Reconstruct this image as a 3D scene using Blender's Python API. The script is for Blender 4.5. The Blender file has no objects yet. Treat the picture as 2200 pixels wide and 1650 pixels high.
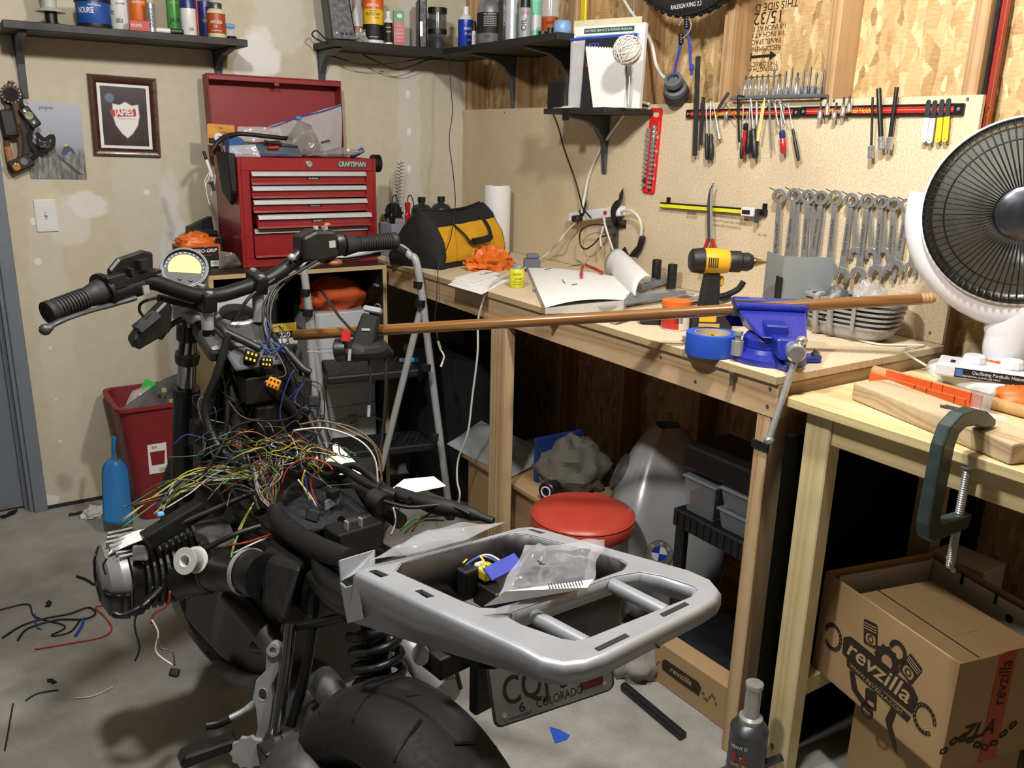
import bpy, math, random
from mathutils import Vector, Matrix, noise
from mathutils.geometry import tessellate_polygon
sc = bpy.context.scene; col = sc.collection
MT = Matrix.Translation; MR = Matrix.Rotation; V = Vector; PI = math.pi; rad = math.radians
rnd = random.Random(11)
# ---------------------------------------------------------------- camera
FPX = 1830.0; YAW, PITCH, ROLL = 0.58620,0.27864,-0.02512
CAM = V((-2.0205,-3.5,1.4128))
FW = V((math.sin(YAW)*math.cos(PITCH), math.cos(YAW)*math.cos(PITCH),-math.sin(PITCH)))
_r = V((math.cos(YAW),-math.sin(YAW),0)); _d = FW.cross(_r)
RT = _r*math.cos(ROLL) + _d*math.sin(ROLL); DN = _d*math.cos(ROLL) - _r*math.sin(ROLL)
cd = bpy.data.cameras.new('camera'); cam = bpy.data.objects.new('camera', cd); col.objects.link(cam)
cd.sensor_fit = 'HORIZONTAL'; cd.sensor_width = 36; cd.lens = FPX/2200*36; cd.clip_start = 0.05
cam.matrix_world = Matrix(((RT.x, -DN.x, -FW.x, CAM.x),(RT.y, -DN.y, -FW.y, CAM.y),(RT.z, -DN.z, -FW.z, CAM.z),(0,0,0,1)))
sc.camera = cam
# ---------------------------------------------------------------- light and exposure
w = bpy.data.worlds.new('World'); sc.world = w; w.use_nodes = True
w.node_tree.nodes['Background'].inputs[0].default_value = (1,0.97,0.93,1)
w.node_tree.nodes['Background'].inputs[1].default_value = 0.10
def lamp(loc, power, size, color=(1,0.975,0.94)):
    L = bpy.data.lights.new('ceiling_bulb', 'POINT'); L.energy = power; L.shadow_soft_size = size; L.color = color
    o = bpy.data.objects.new('ceiling_bulb', L); o.location = loc; col.objects.link(o)
lamp((-1.8,-2.35,2.3),62,0.06)
lamp((-0.95,-2.6,2.3),62,0.06)
sc.view_settings.view_transform = 'Standard'; sc.view_settings.look = 'None'
sc.view_settings.exposure = 0.68; sc.view_settings.gamma = 1; sc.view_settings.use_curve_mapping = False
# ---------------------------------------------------------------- helpers
def at(u, v, x=None, y=None, z=None, d=None):
    r = RT*((u-1100)/FPX) + DN*((v-825)/FPX) + FW
    if x is not None: t = (x-CAM.x)/r.x
    elif y is not None: t = (y-CAM.y)/r.y
    elif z is not None: t = (z-CAM.z)/r.z
    else: t = d
    return CAM + r*t
def lin(h):
    h = h.lstrip('#'); c = [int(h[i:i+2], 16)/255 for i in (0,2,4)]
    return tuple(x/12.92 if x <= 0.04045 else ((x+0.055)/1.055)**2.4 for x in c) + (1,)
MATS = {}
class NT:
    """tiny node helper"""
    def __init__(s, m): s.t = m.node_tree; s.n = s.t.nodes; s.l = s.t.links
    def new(s, k, **p):
        n = s.n.new(k)
        for a, b in p.items(): setattr(n, a, b)
        return n
    def link(s, a, b): s.l.new(a, b)
    def coord(s, scale=(1,1,1), rot=(0,0,0)):
        tc = s.new('ShaderNodeTexCoord'); mp = s.new('ShaderNodeMapping')
        mp.inputs['Scale'].default_value = scale; mp.inputs['Rotation'].default_value = rot
        s.link(tc.outputs['Object'], mp.inputs['Vector']); return mp.outputs['Vector']
    def noise(s, vec, scale, detail=3, rough=0.55):
        n = s.new('ShaderNodeTexNoise'); n.inputs['Scale'].default_value = scale; n.inputs['Detail'].default_value = detail
        n.inputs['Roughness'].default_value = rough
        if vec is not None: s.link(vec, n.inputs['Vector'])
        return n
    def ramp(s, fac, stops, interp='LINEAR'):
        r = s.new('ShaderNodeValToRGB'); r.color_ramp.interpolation = interp; e = r.color_ramp.elements
        while len(e) < len(stops): e.new(0.5)
        for i, (p, c) in enumerate(stops):
            e[i].position = p; e[i].color = lin(c) if isinstance(c, str) else (c, c, c, 1)
        s.link(fac, r.inputs['Fac']); return r.outputs['Color']
    def mix(s, fac, a, b, mode='MIX'):
        m = s.new('ShaderNodeMix', data_type='RGBA', blend_type=mode)
        for sock, val in ((m.inputs[0], fac),(m.inputs[6], a),(m.inputs[7], b)):
            if isinstance(val, (int, float)): sock.default_value = val
            elif isinstance(val, tuple): sock.default_value = val
            else: s.link(val, sock)
        return m.outputs[2]
    def math(s, op, a, b=None):
        m = s.new('ShaderNodeMath', operation=op)
        for i, val in enumerate((a, b)):
            if val is None: continue
            if isinstance(val, (int, float)): m.inputs[i].default_value = val
            else: s.link(val, m.inputs[i])
        return m.outputs[0]
    def bump(s, h, strength, dist=0.001):
        b = s.new('ShaderNodeBump'); b.inputs['Strength'].default_value = strength; b.inputs['Distance'].default_value = dist
        s.link(h, b.inputs['Height']); s.link(b.outputs['Normal'], s.n['Principled BSDF'].inputs['Normal'])
def newmat(name):
    m = bpy.data.materials.new(name); m.use_nodes = True; MATS[name] = m
    return m, NT(m), m.node_tree.nodes['Principled BSDF']
def mat(name, color=None, rough=0.5, metal=0.0, var=0.12, scale=30, bump=0.0, bscale=None, spec=0.5, alpha=1.0, trans=0.0, emit=None, coat=0.0, wear=None):
    """a plain coloured material with a little procedural mottling (and grime)"""
    if name in MATS: return MATS[name]
    m, t, b = newmat(name)
    c = t.coord(); n = t.noise(c, scale, 4)
    dark = tuple(x*(1-var*1.6) for x in lin(color)[:3])+(1,); lite = tuple(min(1, x*(1+var)) for x in lin(color)[:3])+(1,)
    out = t.mix(n.outputs['Fac'], dark, lite)
    if wear:
        n2 = t.noise(c, wear[1], 6,0.7); f = t.ramp(n2.outputs['Fac'], [(wear[2], 0.0),(wear[2]+0.12,1.0)])
        out = t.mix(f, out, lin(wear[0]))
    t.link(out, b.inputs['Base Color'])
    r = t.ramp(n.outputs['Fac'], [(0.3, max(0.02, rough-0.07)),(0.7, min(1, rough+0.07))]); t.link(r, b.inputs['Roughness'])
    b.inputs['Metallic'].default_value = metal; b.inputs['Specular IOR Level'].default_value = spec
    b.inputs['Alpha'].default_value = alpha; b.inputs['Transmission Weight'].default_value = trans
    b.inputs['Coat Weight'].default_value = coat
    if emit: b.inputs['Emission Color'].default_value = lin(color); b.inputs['Emission Strength'].default_value = emit
    if bump:
        n3 = t.noise(c, bscale or scale*4,3); t.bump(n3.outputs['Fac'], bump)
    return m
def cat(pts, k=5, closed=False):
    pts = [V(p) for p in pts]; n = len(pts)
    if n < 3: return pts
    out = []
    rng = range(n if closed else n-1)
    for i in rng:
        g = (lambda j: pts[j % n]) if closed else (lambda j: pts[min(max(j, 0), n-1)])
        p0, p1, p2, p3 = g(i-1), g(i), g(i+1), g(i+2)
        for q in range(k):
            s = q/k
            out.append(0.5*((2*p1)+(p2-p0)*s+(2*p0-5*p1+4*p2-p3)*s*s+(3*p1-p0-3*p2+p3)*s**3))
    if not closed: out.append(pts[-1])
    return out
def frame(p, x=None, y=None, z=None):
    """matrix with origin p; two of the axes given, the first one exact"""
    if z is not None and x is not None: z = V(z).normalized(); y = z.cross(V(x)).normalized(); x = y.cross(z)
    elif z is not None and y is not None: z = V(z).normalized(); x = V(y).cross(z).normalized(); y = z.cross(x)
    elif z is not None:
        z = V(z).normalized(); a = V((0,0,1)) if abs(z.z) < 0.9 else V((1,0,0)); x = a.cross(z).normalized(); y = z.cross(x)
    else:
        x = V(x).normalized(); z = x.cross(V(y)).normalized(); y = z.cross(x)
    p = V(p)
    return Matrix(((x.x, y.x, z.x, p.x),(x.y, y.y, z.y, p.y),(x.z, y.z, z.z, p.z),(0,0,0,1)))
def TR(x=0, y=0, z=0, rx=0, ry=0, rz=0):
    return MT((x, y, z)) @ MR(rad(rz),4, 'Z') @ MR(rad(ry),4, 'Y') @ MR(rad(rx),4, 'X')
WR = Matrix(((0,0,-1,0),(-1,0,0,0),(0,1,0,0),(0,0,0,1)))    # right wall: X runs along the wall, Y up, Z out
WB = Matrix(((1,0,0,0),(0,0,-1,0),(0,1,0,0),(0,0,0,1)))     # back wall
def wr(u, v, off=0.0, rot=0): return MT(at(u, v, x=-off)) @ WR @ MR(rad(rot),4, 'Z')
def wb(u, v, off=0.0, rot=0): return MT(at(u, v, y=-off)) @ WB @ MR(rad(rot),4, 'Z')
def seg(u0, v0, u1, v1, off=0.012, wall='r', off1=None):
    """frame at p0 on a wall with Z running to p1 and Y out of the wall, and the length"""
    off1 = off if off1 is None else off1
    if wall == 'r': a, b, o = at(u0, v0, x=-off), at(u1, v1, x=-off1),(-1,0,0)
    else: a, b, o = at(u0, v0, y=-off), at(u1, v1, y=-off1),(0,-1,0)
    return frame(a, z=b-a, y=o),(b-a).length
class MB:
    def __init__(s, T=None): s.v = []; s.f = []; s.mi = []; s.m = 0; s.T = T or Matrix.Identity(4)
    def add(s, vs, fs, M=None):
        n = len(s.v); T = s.T @ M if M is not None else s.T
        s.v += [T @ V(v) for v in vs]; s.f += [tuple(n+i for i in f) for f in fs]; s.mi += [s.m]*len(fs); return s
    def box(s, a, b, M=None):
        (x0, y0, z0),(x1, y1, z1) = a, b
        return s.add([(x0, y0, z0),(x1, y0, z0),(x1, y1, z0),(x0, y1, z0),(x0, y0, z1),(x1, y0, z1),(x1, y1, z1),(x0, y1, z1)],
                     [(0,3,2,1),(4,5,6,7),(0,1,5,4),(1,2,6,5),(2,3,7,6),(3,0,4,7)], M)
    def cbox(s, c, z, M=None):
        return s.box([c[i]-z[i]/2 for i in range(3)], [c[i]+z[i]/2 for i in range(3)], M)
    def hexa(s, p):
        """eight corners: bottom ring 0-3, top ring 4-7"""
        return s.add(p, [(0,3,2,1),(4,5,6,7),(0,1,5,4),(1,2,6,5),(2,3,7,6),(3,0,4,7)])
    def lathe(s, prof, n=20, M=None):
        vs = []; fs = []; k = len(prof)
        for i in range(n):
            a = 2*PI*i/n; c, q = math.cos(a), math.sin(a)
            vs += [(r*c, r*q, z) for r, z in prof]
        for i in range(n):
            j = (i+1) % n
            for q in range(k-1):
                if prof[q][0] < 1e-6 and prof[q+1][0] < 1e-6: continue
                fs.append((i*k+q, j*k+q, j*k+q+1, i*k+q+1))
        if abs(prof[0][0]-prof[-1][0]) < 1e-4 and max(r for r, _ in prof) > prof[0][0]+1e-4 and k > 3:      # a closed ring
            fs += [(i*k+k-1,(i+1) % n*k+k-1,(i+1) % n*k, i*k) for i in range(n)]; return s.add(vs, fs, M)
        if prof[0][0] > 1e-6: fs.append(tuple(i*k for i in range(n))[::-1])
        if prof[-1][0] > 1e-6: fs.append(tuple(i*k+k-1 for i in range(n)))
        return s.add(vs, fs, M)
    def ring(s, r0, r1, z0, z1, n=24, M=None):
        vs = []; fs = []
        for i in range(n):
            a = 2*PI*i/n; c, q = math.cos(a), math.sin(a)
            vs += [(r0*c, r0*q, z0),(r1*c, r1*q, z0),(r1*c, r1*q, z1),(r0*c, r0*q, z1)]
        for i in range(n):
            j = (i+1) % n
            for a in range(4): b = (a+1) % 4; fs.append((i*4+a, j*4+a, j*4+b, i*4+b))
        return s.add(vs, fs, M)
    def cyl(s, p0, p1, r0, r1=None, n=14):
        p0, p1 = V(p0), V(p1); L = (p1-p0).length; r1 = r0 if r1 is None else r1
        return s.lathe([(r0,0),(r1, L)], n, frame(p0, z=p1-p0))
    def prism(s, poly, z0, z1, M=None, holes=()):
        if not holes:
            n = len(poly)
            return s.add([(x, y, z0) for x, y in poly]+[(x, y, z1) for x, y in poly],
                         [tuple(range(n))[::-1], tuple(range(n, 2*n))]+[(i, (i+1) % n, n+(i+1) % n, n+i) for i in range(n)], M)
        loops = [list(poly)]+[list(h) for h in holes]; flat = [q for l in loops for q in l]; n = len(flat)
        tri = tessellate_polygon([[V((x, y, 0)) for x, y in l] for l in loops])
        fs = [tuple(t)[::-1] for t in tri]+[tuple(i+n for i in t) for t in tri]; b = 0
        for l in loops:
            k = len(l); fs += [(b+i, b+(i+1) % k, n+b+(i+1) % k, n+b+i) for i in range(k)]; b += k
        return s.add([(x, y, z0) for x, y in flat]+[(x, y, z1) for x, y in flat], fs, M)
    def tube(s, pts, r, n=7, closed=False, flat=1.0):
        pts = [V(p) for p in pts]; k = len(pts); rr = r if isinstance(r, (list, tuple)) else [r]*k
        vs = []; fs = []; up = None
        for i, p in enumerate(pts):
            a = pts[i-1] if (i or closed) else p; b = pts[(i+1) % k] if (i < k-1 or closed) else p
            t = (b-a)
            if t.length < 1e-9: t = V((0,0,1))
            t.normalize()
            if up is None:
                up = V((0,0,1)) if abs(t.z) < 0.9 else V((1,0,0))
            x = up - t*up.dot(t)
            if x.length < 1e-6: x = V((1,0,0)) - t*t.x
            x.normalize(); y = t.cross(x); up = x
            for j in range(n):
                q = 2*PI*j/n; vs.append(p + x*(math.cos(q)*rr[i]*flat) + y*(math.sin(q)*rr[i]))
        for i in range(k if closed else k-1):
            i2 = (i+1) % k
            for j in range(n): j2 = (j+1) % n; fs.append((i*n+j, i*n+j2, i2*n+j2, i2*n+j))
        if not closed: fs += [tuple(range(n))[::-1], tuple((k-1)*n+j for j in range(n))]
        return s.add(vs, fs)
    def ball(s, c, r, nu=16, nv=10, M=None):
        r = (r, r, r) if isinstance(r, (int, float)) else r
        vs = [(c[0], c[1], c[2]-r[2])]; fs = []
        for i in range(1, nv):
            a = PI*i/nv-PI/2
            for j in range(nu):
                b = 2*PI*j/nu; vs.append((c[0]+r[0]*math.cos(a)*math.cos(b), c[1]+r[1]*math.cos(a)*math.sin(b), c[2]+r[2]*math.sin(a)))
        vs.append((c[0], c[1], c[2]+r[2])); e = len(vs)-1
        for j in range(nu):
            j2 = (j+1) % nu; fs.append((0,1+j2,1+j)); fs.append((e, e-nu+j, e-nu+j2))
            for i in range(nv-2): a = 1+i*nu; fs.append((a+j, a+j2, a+nu+j2, a+nu+j))
        return s.add(vs, fs, M)
    def grid(s, fn, nu, nv, M=None, wrapu=False):
        vs = [fn(i/(nu if wrapu else nu-1), j/(nv-1)) for j in range(nv) for i in range(nu)]
        fs = [(j*nu+i, j*nu+(i+1) % nu, (j+1)*nu+(i+1) % nu, (j+1)*nu+i) for j in range(nv-1) for i in range(nu if wrapu else nu-1)]
        return s.add(vs, fs, M)
    def wob(s, amp, freq, seed=0):
        """push the vertices about with smooth noise"""
        o = V((seed*7.3, seed*3.1, seed*1.7))
        s.v = [p + noise.noise_vector(p*freq+o)*amp for p in s.v]; return s
    def b(s, name, material, parent=None, sm=30, bv=0, solid=0, sub=0, seg=1):
        me = bpy.data.meshes.new(name); me.from_pydata([tuple(p) for p in s.v], [], s.f)
        ms = material if isinstance(material, (list, tuple)) else [material]
        for m in ms: me.materials.append(m)
        if len(ms) > 1: me.polygons.foreach_set('material_index', s.mi)
        me.update()
        if sm:
            me.shade_smooth()
            if sm < 180: me.set_sharp_from_angle(angle=rad(sm))
        return link(name, me, parent, bv, solid, sub, seg)
def link(name, me, parent=None, bv=0, solid=0, sub=0, seg=1):
    o = bpy.data.objects.new(name, me); col.objects.link(o)
    if parent is not None: o.parent = parent
    if solid: q = o.modifiers.new('thickness', 'SOLIDIFY'); q.thickness = solid; q.offset = 0
    if bv:
        q = o.modifiers.new('edge', 'BEVEL'); q.width = bv; q.segments = seg; q.limit_method = 'ANGLE'; q.angle_limit = rad(40)
    if sub: q = o.modifiers.new('round', 'SUBSURF'); q.levels = sub; q.render_levels = sub
    return o
def tag(o, label=None, cat=None, group=None, kind=None):
    for k, x in (('label', label),('category', cat),('group', group),('kind', kind)):
        if x: o[k] = x
    return o
def thing(name, label, cat, M=None, group=None):
    e = bpy.data.objects.new(name, None); col.objects.link(e); e.empty_display_size = 0.05
    if M is not None:
        if not isinstance(M, Matrix): M = MT(M)
        e.matrix_basis = M
    return tag(e, label, cat, group)
def clone(o, M=None, label=None, parent=None):
    c = o.copy(); col.objects.link(c)
    if parent is not None: c.parent = parent
    if M is not None: c.matrix_basis = M
    if label: c['label'] = label
    for ch in o.children: clone(ch, parent=c)
    return c
ORD = 'first second third fourth fifth sixth seventh eighth ninth tenth eleventh twelfth thirteenth fourteenth'.split()
_txt = {}
def text_mesh(body, size, bold=0.0, shear=0.0, space=1.0):
    k = (body, size, bold, shear, space)
    if k not in _txt:
        cu = bpy.data.curves.new('lettering', 'FONT'); cu.body = body; cu.size = size; cu.align_x = 'CENTER'; cu.align_y = 'CENTER'
        cu.resolution_u = 3; cu.offset = bold*size; cu.shear = shear; cu.space_character = space
        t = bpy.data.objects.new('lettering', cu); me = bpy.data.meshes.new_from_object(t)
        bpy.data.objects.remove(t); _txt[k] = me
    return _txt[k]
def text(body, size, M, material, parent=None, bold=0.0, shear=0.0, width=None, bend=None, name='lettering', space=1.0):
    """flat print: local X reads along, Y up, Z towards the reader; bend wraps it round a vertical cylinder of that radius"""
    me = text_mesh(body, size, bold, shear, space).copy()
    xs = [v.co.x for v in me.vertices] or [0]; k = (width/(max(xs)-min(xs))) if width else 1
    for v in me.vertices:
        x, y = v.co.x*k, v.co.y; z = 0.0
        if bend: a = x/bend; x, z = bend*math.sin(a), bend*(math.cos(a)-1)
        v.co = M @ V((x, y, z))
    me.materials.clear(); me.materials.append(material)
    return link(name, me, parent)
def rrect(w, h, r, k=4, cx=0, cy=0):
    p = []
    for sx, sy, a0 in ((1,1,0),(-1,1,90),(-1,-1,180),(1,-1,270)):
        for i in range(k+1):
            a = rad(a0+90*i/k); p.append((cx+sx*(w/2-r)+r*math.cos(a), cy+sy*(h/2-r)+r*math.sin(a)))
    return p
def circ(r, n=20, cx=0, cy=0): return [(cx+r*math.cos(2*PI*i/n), cy+r*math.sin(2*PI*i/n)) for i in range(n)]
def bag_mesh(p00, p10, p11, p01, thick, seed, amp=0.006, freq=30, n=18, up=None):
    """closed crumpled pillow between four corners"""
    p = [V(q) for q in (p00, p10, p11, p01)]; nrm = ((p[1]-p[0]).cross(p[3]-p[0])).normalized() if up is None else V(up)
    mb = MB(); o = V((seed*5.1, seed*2.3,0))
    for side in (1,-1):
        def fn(u, v, side=side):
            q = p[0]*(1-u)*(1-v)+p[1]*u*(1-v)+p[2]*u*v+p[3]*(1-u)*v
            b = min(1,6*u*(1-u))*min(1,6*v*(1-v))
            nz = noise.noise(q*freq+o+V((0,0, side*3)))
            rdg = 1-abs(noise.noise(q*freq*0.7+o*2+V((side, 0,0))))*2
            return q + nrm*(side*thick*0.5*b*(0.75+0.5*nz)+amp*(nz+0.8*rdg)*b) + noise.noise_vector(q*freq*0.5+o)*amp*0.7
        mb.grid(fn, n, n)
    return mb
def cloth_mesh(c, size, seed, amp=0.4, freq=3.0, nu=28, nv=18, M=None, ridge=0.5, flat=True):
    """crumpled lump sitting on its base"""
    mb = MB(); mb.ball((0,0,0),1, nu, nv); o = V((seed*3.7, seed*1.9, seed))
    out = []
    for p in mb.v:
        n1 = noise.noise(p*freq+o); n2 = 1-abs(noise.noise(p*freq*1.7+o*1.3))*2.2
        q = p*(1+amp*n1+amp*ridge*n2)
        q = V((q.x*size[0], q.y*size[1], q.z*size[2]))
        if flat and q.z < -size[2]*0.45: q.z = -size[2]*0.45
        q.z += size[2]*0.45 if flat else 0
        q = V(c) + ((M.to_3x3() @ q) if M is not None else q); out.append(q)
    mb.v = out; return mb
# ================================================================ surface materials
def m_osb():
    m, t, b = newmat('osb')
    def layer(rot, sx, sy):
        c = t.coord((1, sx, sy),(rad(rot),0,0)); n = t.noise(t.coord(),9,2)
        add = t.new('ShaderNodeVectorMath', operation='MULTIPLY_ADD'); t.link(n.outputs['Color'], add.inputs[0]); add.inputs[1].default_value = (0.5,0.5,0.5); t.link(c, add.inputs[2])
        v = t.new('ShaderNodeTexVoronoi'); v.inputs['Scale'].default_value = 1; t.link(add.outputs[0], v.inputs['Vector'])
        s = t.new('ShaderNodeSeparateColor'); t.link(v.outputs['Color'], s.inputs[0]); return s
    A, B, C, D = layer(15,30,12), layer(75,40,15), layer(-40,44,17), layer(50,60,26)
    st = [(0.0, '#93713f'),(0.06, '#b48c55'),(0.4, '#c4a06b'),(0.75, '#cfae7a'),(1.0, '#dfc698')]
    ca = t.ramp(A.outputs[0], st); cb = t.ramp(B.outputs[0], st); cc = t.ramp(C.outputs[0], st)
    cdk = t.ramp(D.outputs[0], [(0, '#8a673a'),(0.3, '#b9935c'),(1, '#e6d0a8')])
    f1 = t.ramp(B.outputs[1], [(0.5,0.0),(0.52,1.0)]); f2 = t.ramp(C.outputs[1], [(0.64,0.0),(0.66,1.0)]); f3 = t.ramp(D.outputs[1], [(0.8,0.0),(0.82,1.0)])
    o = t.mix(f3, t.mix(f2, t.mix(f1, ca, cb), cc), cdk)
    g = t.noise(t.coord((1,8,60),(rad(20),0,0)),6,4)
    o = t.mix(0.25, o, t.ramp(g.outputs['Fac'], [(0.3, '#7d5c33'),(0.7, '#e0c79c')]))
    t.link(o, b.inputs['Base Color']); b.inputs['Roughness'].default_value = 0.6
    t.bump(A.outputs[0], 0.25,0.002); return m
def m_pine(name, axis, c1, c2, c3, rings=9.0, stretch=0.06):
    m, t, b = newmat(name); sc_ = [1.0,1.0,1.0]; sc_[axis] = stretch
    c = t.coord(tuple(sc_)); n = t.noise(c, 5,3)
    mul = t.new('ShaderNodeVectorMath', operation='MULTIPLY_ADD'); t.link(n.outputs['Color'], mul.inputs[0]); mul.inputs[1].default_value = (0.12,)*3; t.link(c, mul.inputs[2])
    wv = t.new('ShaderNodeTexWave', wave_type='RINGS', rings_direction='XYZ'[axis]); wv.inputs['Scale'].default_value = rings; wv.inputs['Distortion'].default_value = 5; wv.inputs['Detail'].default_value = 2; wv.inputs['Detail Scale'].default_value = 1.2
    t.link(mul.outputs[0], wv.inputs['Vector'])
    g = t.noise(c, 160,3); base = t.ramp(wv.outputs['Fac'], [(0, c1),(0.55, c2),(0.9, c3),(1, c2)])
    o = t.mix(0.18, base, t.ramp(g.outputs['Fac'], [(0.35, c3),(0.65, c1)])); d = t.noise(t.coord(),7,4)
    o = t.mix(t.ramp(d.outputs['Fac'], [(0.45,0.0),(0.8,0.25)]), o, lin('#6f5136'))
    t.link(o, b.inputs['Base Color']); b.inputs['Roughness'].default_value = 0.55; t.bump(g.outputs['Fac'], 0.12,0.0006); return m
def m_particle(name='particle', c=('#bfa988', '#d2bf9f', '#dfd0b4'), dark='#86704f', edge=False):
    m, t, b = newmat(name); c0 = t.coord()
    n = t.noise(c0,170 if not edge else 420,2,0.6); big = t.noise(c0,3.5,4)
    o = t.ramp(n.outputs['Fac'], [(0.25, c[0]),(0.5, c[1]),(0.75, c[2])])
    v = t.new('ShaderNodeTexVoronoi'); v.inputs['Scale'].default_value = 95 if not edge else 260; t.link(c0, v.inputs['Vector'])
    sp = t.ramp(v.outputs['Distance'], [(0.07,1.0),(0.13,0.0)]); pick = t.ramp(v.outputs['Color'], [(0.55,0.0),(0.6,1.0)])
    o = t.mix(t.math('MULTIPLY', sp, t.math('MULTIPLY', pick, 0.6 if not edge else 0.9)), o, lin(dark))
    o = t.mix(t.ramp(big.outputs['Fac'], [(0.5,0.0),(0.75,0.22)]), o, lin('#8d7250'))
    t.link(o, b.inputs['Base Color']); b.inputs['Roughness'].default_value = 0.65
    t.bump(n.outputs['Fac'], 0.15 if not edge else 0.8,0.0008); return m
def m_concrete():
    m, t, b = newmat('concrete'); c = t.coord()
    n1 = t.noise(c, 1.3,6,0.6); n2 = t.noise(c, 9,6,0.65); n3 = t.noise(c, 220,2)
    o = t.ramp(n1.outputs['Fac'], [(0.3, '#827f78'),(0.5, '#98958e'),(0.7, '#adaaa2')])
    o = t.mix(0.45, o, t.ramp(n2.outputs['Fac'], [(0.32, '#74716b'),(0.5, '#96938c'),(0.66, '#adaaa2')]))
    o = t.mix(0.12, o, t.ramp(n3.outputs['Fac'], [(0.3, '#3d3b38'),(0.7, '#c4c1b9')]))
    st = t.noise(c, 2.6,3,0.5); o = t.mix(t.ramp(st.outputs['Fac'], [(0.62,0.0),(0.7,0.45)]), o, lin('#57544f'))
    t.link(o, b.inputs['Base Color']); t.link(t.ramp(n2.outputs['Fac'], [(0.3,0.42),(0.7,0.68)]), b.inputs['Roughness'])
    t.bump(n3.outputs['Fac'], 0.15,0.0006); return m
def m_drywall():
    m, t, b = newmat('drywall'); c = t.coord()
    big = t.noise(c, 1.6,4); fine = t.noise(c, 25,4)
    o = t.mix(big.outputs['Fac'], lin('#bcb197'), lin('#cec5ae')); o = t.mix(0.2, o, t.ramp(fine.outputs['Fac'], [(0.3, '#b0a58b'),(0.7, '#d8d0bb')]))
    sx = t.new('ShaderNodeSeparateXYZ'); t.link(c, sx.inputs[0]); wob = t.noise(c, 14,4); wb_ = t.math('MULTIPLY', t.math('SUBTRACT', wob.outputs['Fac'], 0.5),1.1)
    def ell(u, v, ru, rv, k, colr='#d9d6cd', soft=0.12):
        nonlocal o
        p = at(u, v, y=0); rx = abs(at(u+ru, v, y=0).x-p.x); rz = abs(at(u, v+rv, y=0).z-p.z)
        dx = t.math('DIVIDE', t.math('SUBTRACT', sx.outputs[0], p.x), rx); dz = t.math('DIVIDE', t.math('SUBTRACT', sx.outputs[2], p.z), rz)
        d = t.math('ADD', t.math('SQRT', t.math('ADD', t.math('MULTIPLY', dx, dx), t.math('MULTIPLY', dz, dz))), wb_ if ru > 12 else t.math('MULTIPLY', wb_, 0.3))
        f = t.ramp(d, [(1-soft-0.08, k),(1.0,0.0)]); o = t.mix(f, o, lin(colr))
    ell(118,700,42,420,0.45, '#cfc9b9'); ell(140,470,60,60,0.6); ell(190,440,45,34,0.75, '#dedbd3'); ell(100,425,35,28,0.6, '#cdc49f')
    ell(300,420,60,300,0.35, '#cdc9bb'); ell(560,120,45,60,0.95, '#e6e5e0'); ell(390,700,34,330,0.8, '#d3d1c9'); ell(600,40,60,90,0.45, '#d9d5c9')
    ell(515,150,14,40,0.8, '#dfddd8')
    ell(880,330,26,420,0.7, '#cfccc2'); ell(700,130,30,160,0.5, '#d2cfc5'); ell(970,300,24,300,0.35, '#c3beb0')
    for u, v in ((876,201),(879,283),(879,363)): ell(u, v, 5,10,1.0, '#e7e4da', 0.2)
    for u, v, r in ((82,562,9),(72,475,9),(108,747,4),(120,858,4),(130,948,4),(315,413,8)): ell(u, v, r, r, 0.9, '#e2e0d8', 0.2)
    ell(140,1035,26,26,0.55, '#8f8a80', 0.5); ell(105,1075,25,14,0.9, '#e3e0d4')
    t.link(o, b.inputs['Base Color']); b.inputs['Roughness'].default_value = 0.75; t.bump(fine.outputs['Fac'], 0.06,0.001); return m
OSB = m_osb(); CONC = m_concrete(); DRY = m_drywall(); PB = m_particle(); PBE = m_particle('particle_edge', ('#9a8560', '#b39a6f', '#cbb58b'), '#5f4a2f', True)
STUDZ = m_pine('stud_pine', 2, '#bb9a72', '#ae8b63', '#92704b'); BEAMY = m_pine('beam_pine_y', 1, '#d0b491', '#c5a67f', '#ab885f', 7,0.09)
BEAMX = m_pine('beam_pine_x', 0, '#b89a76', '#ab8b65', '#90704b', 7); POSTZ = m_pine('post_pine', 2, '#ccb08a', '#c0a179', '#a28057', 12,0.05)
TABY = m_pine('table_pine_y', 1, '#dccb9d', '#d5c291', '#c7b07b', 5,0.03); TABZ = m_pine('table_pine_z', 2, '#dccb9d', '#d5c291', '#c7b07b', 5,0.03)
PAINT = mat('gray_trim_paint', '#747a84', 0.45, var=0.06, scale=20, wear=('#8e9298', 40,0.68)); DOORP = mat('gray_door_paint', '#6f7681', 0.5, var=0.05, scale=8)
CEIL = mat('ceiling_paint', '#6a655c', 0.9, var=0.03, scale=6); BLACKP = mat('black_plastic', '#161616', 0.42, var=0.2, scale=60)
BLACKM = mat('matte_black', '#0e0e0f', 0.65, var=0.2, scale=50); SHELFB = mat('black_wood_shelf', '#242321', 0.55, var=0.2, scale=12, bump=0.1)
STEELD = mat('grey_painted_steel', '#54565a', 0.45,0.3, var=0.1); CHROME = mat('chrome', '#cbcbc9', 0.24,0.78, var=0.1, scale=80)
STEEL = mat('brushed_steel', '#b4b4b1', 0.34,0.5, var=0.12, scale=120); DSTEEL = mat('dark_steel', '#5a5b5f', 0.4,0.6, var=0.15, scale=60)
WHITEP = mat('white_plastic', '#dedede', 0.35, var=0.03, scale=15); WHITEPAPER = mat('white_paper', '#e8e7e3', 0.75, var=0.03, scale=40)
INK = mat('black_ink', '#131313', 0.6, var=0.05); WINK = mat('white_ink', '#e9e7e2', 0.6, var=0.03); YINK = mat('yellow_ink', '#e3c22c', 0.6, var=0.04)
SCREW = mat('zinc_screw', '#8b8b86', 0.4,0.9)
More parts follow.
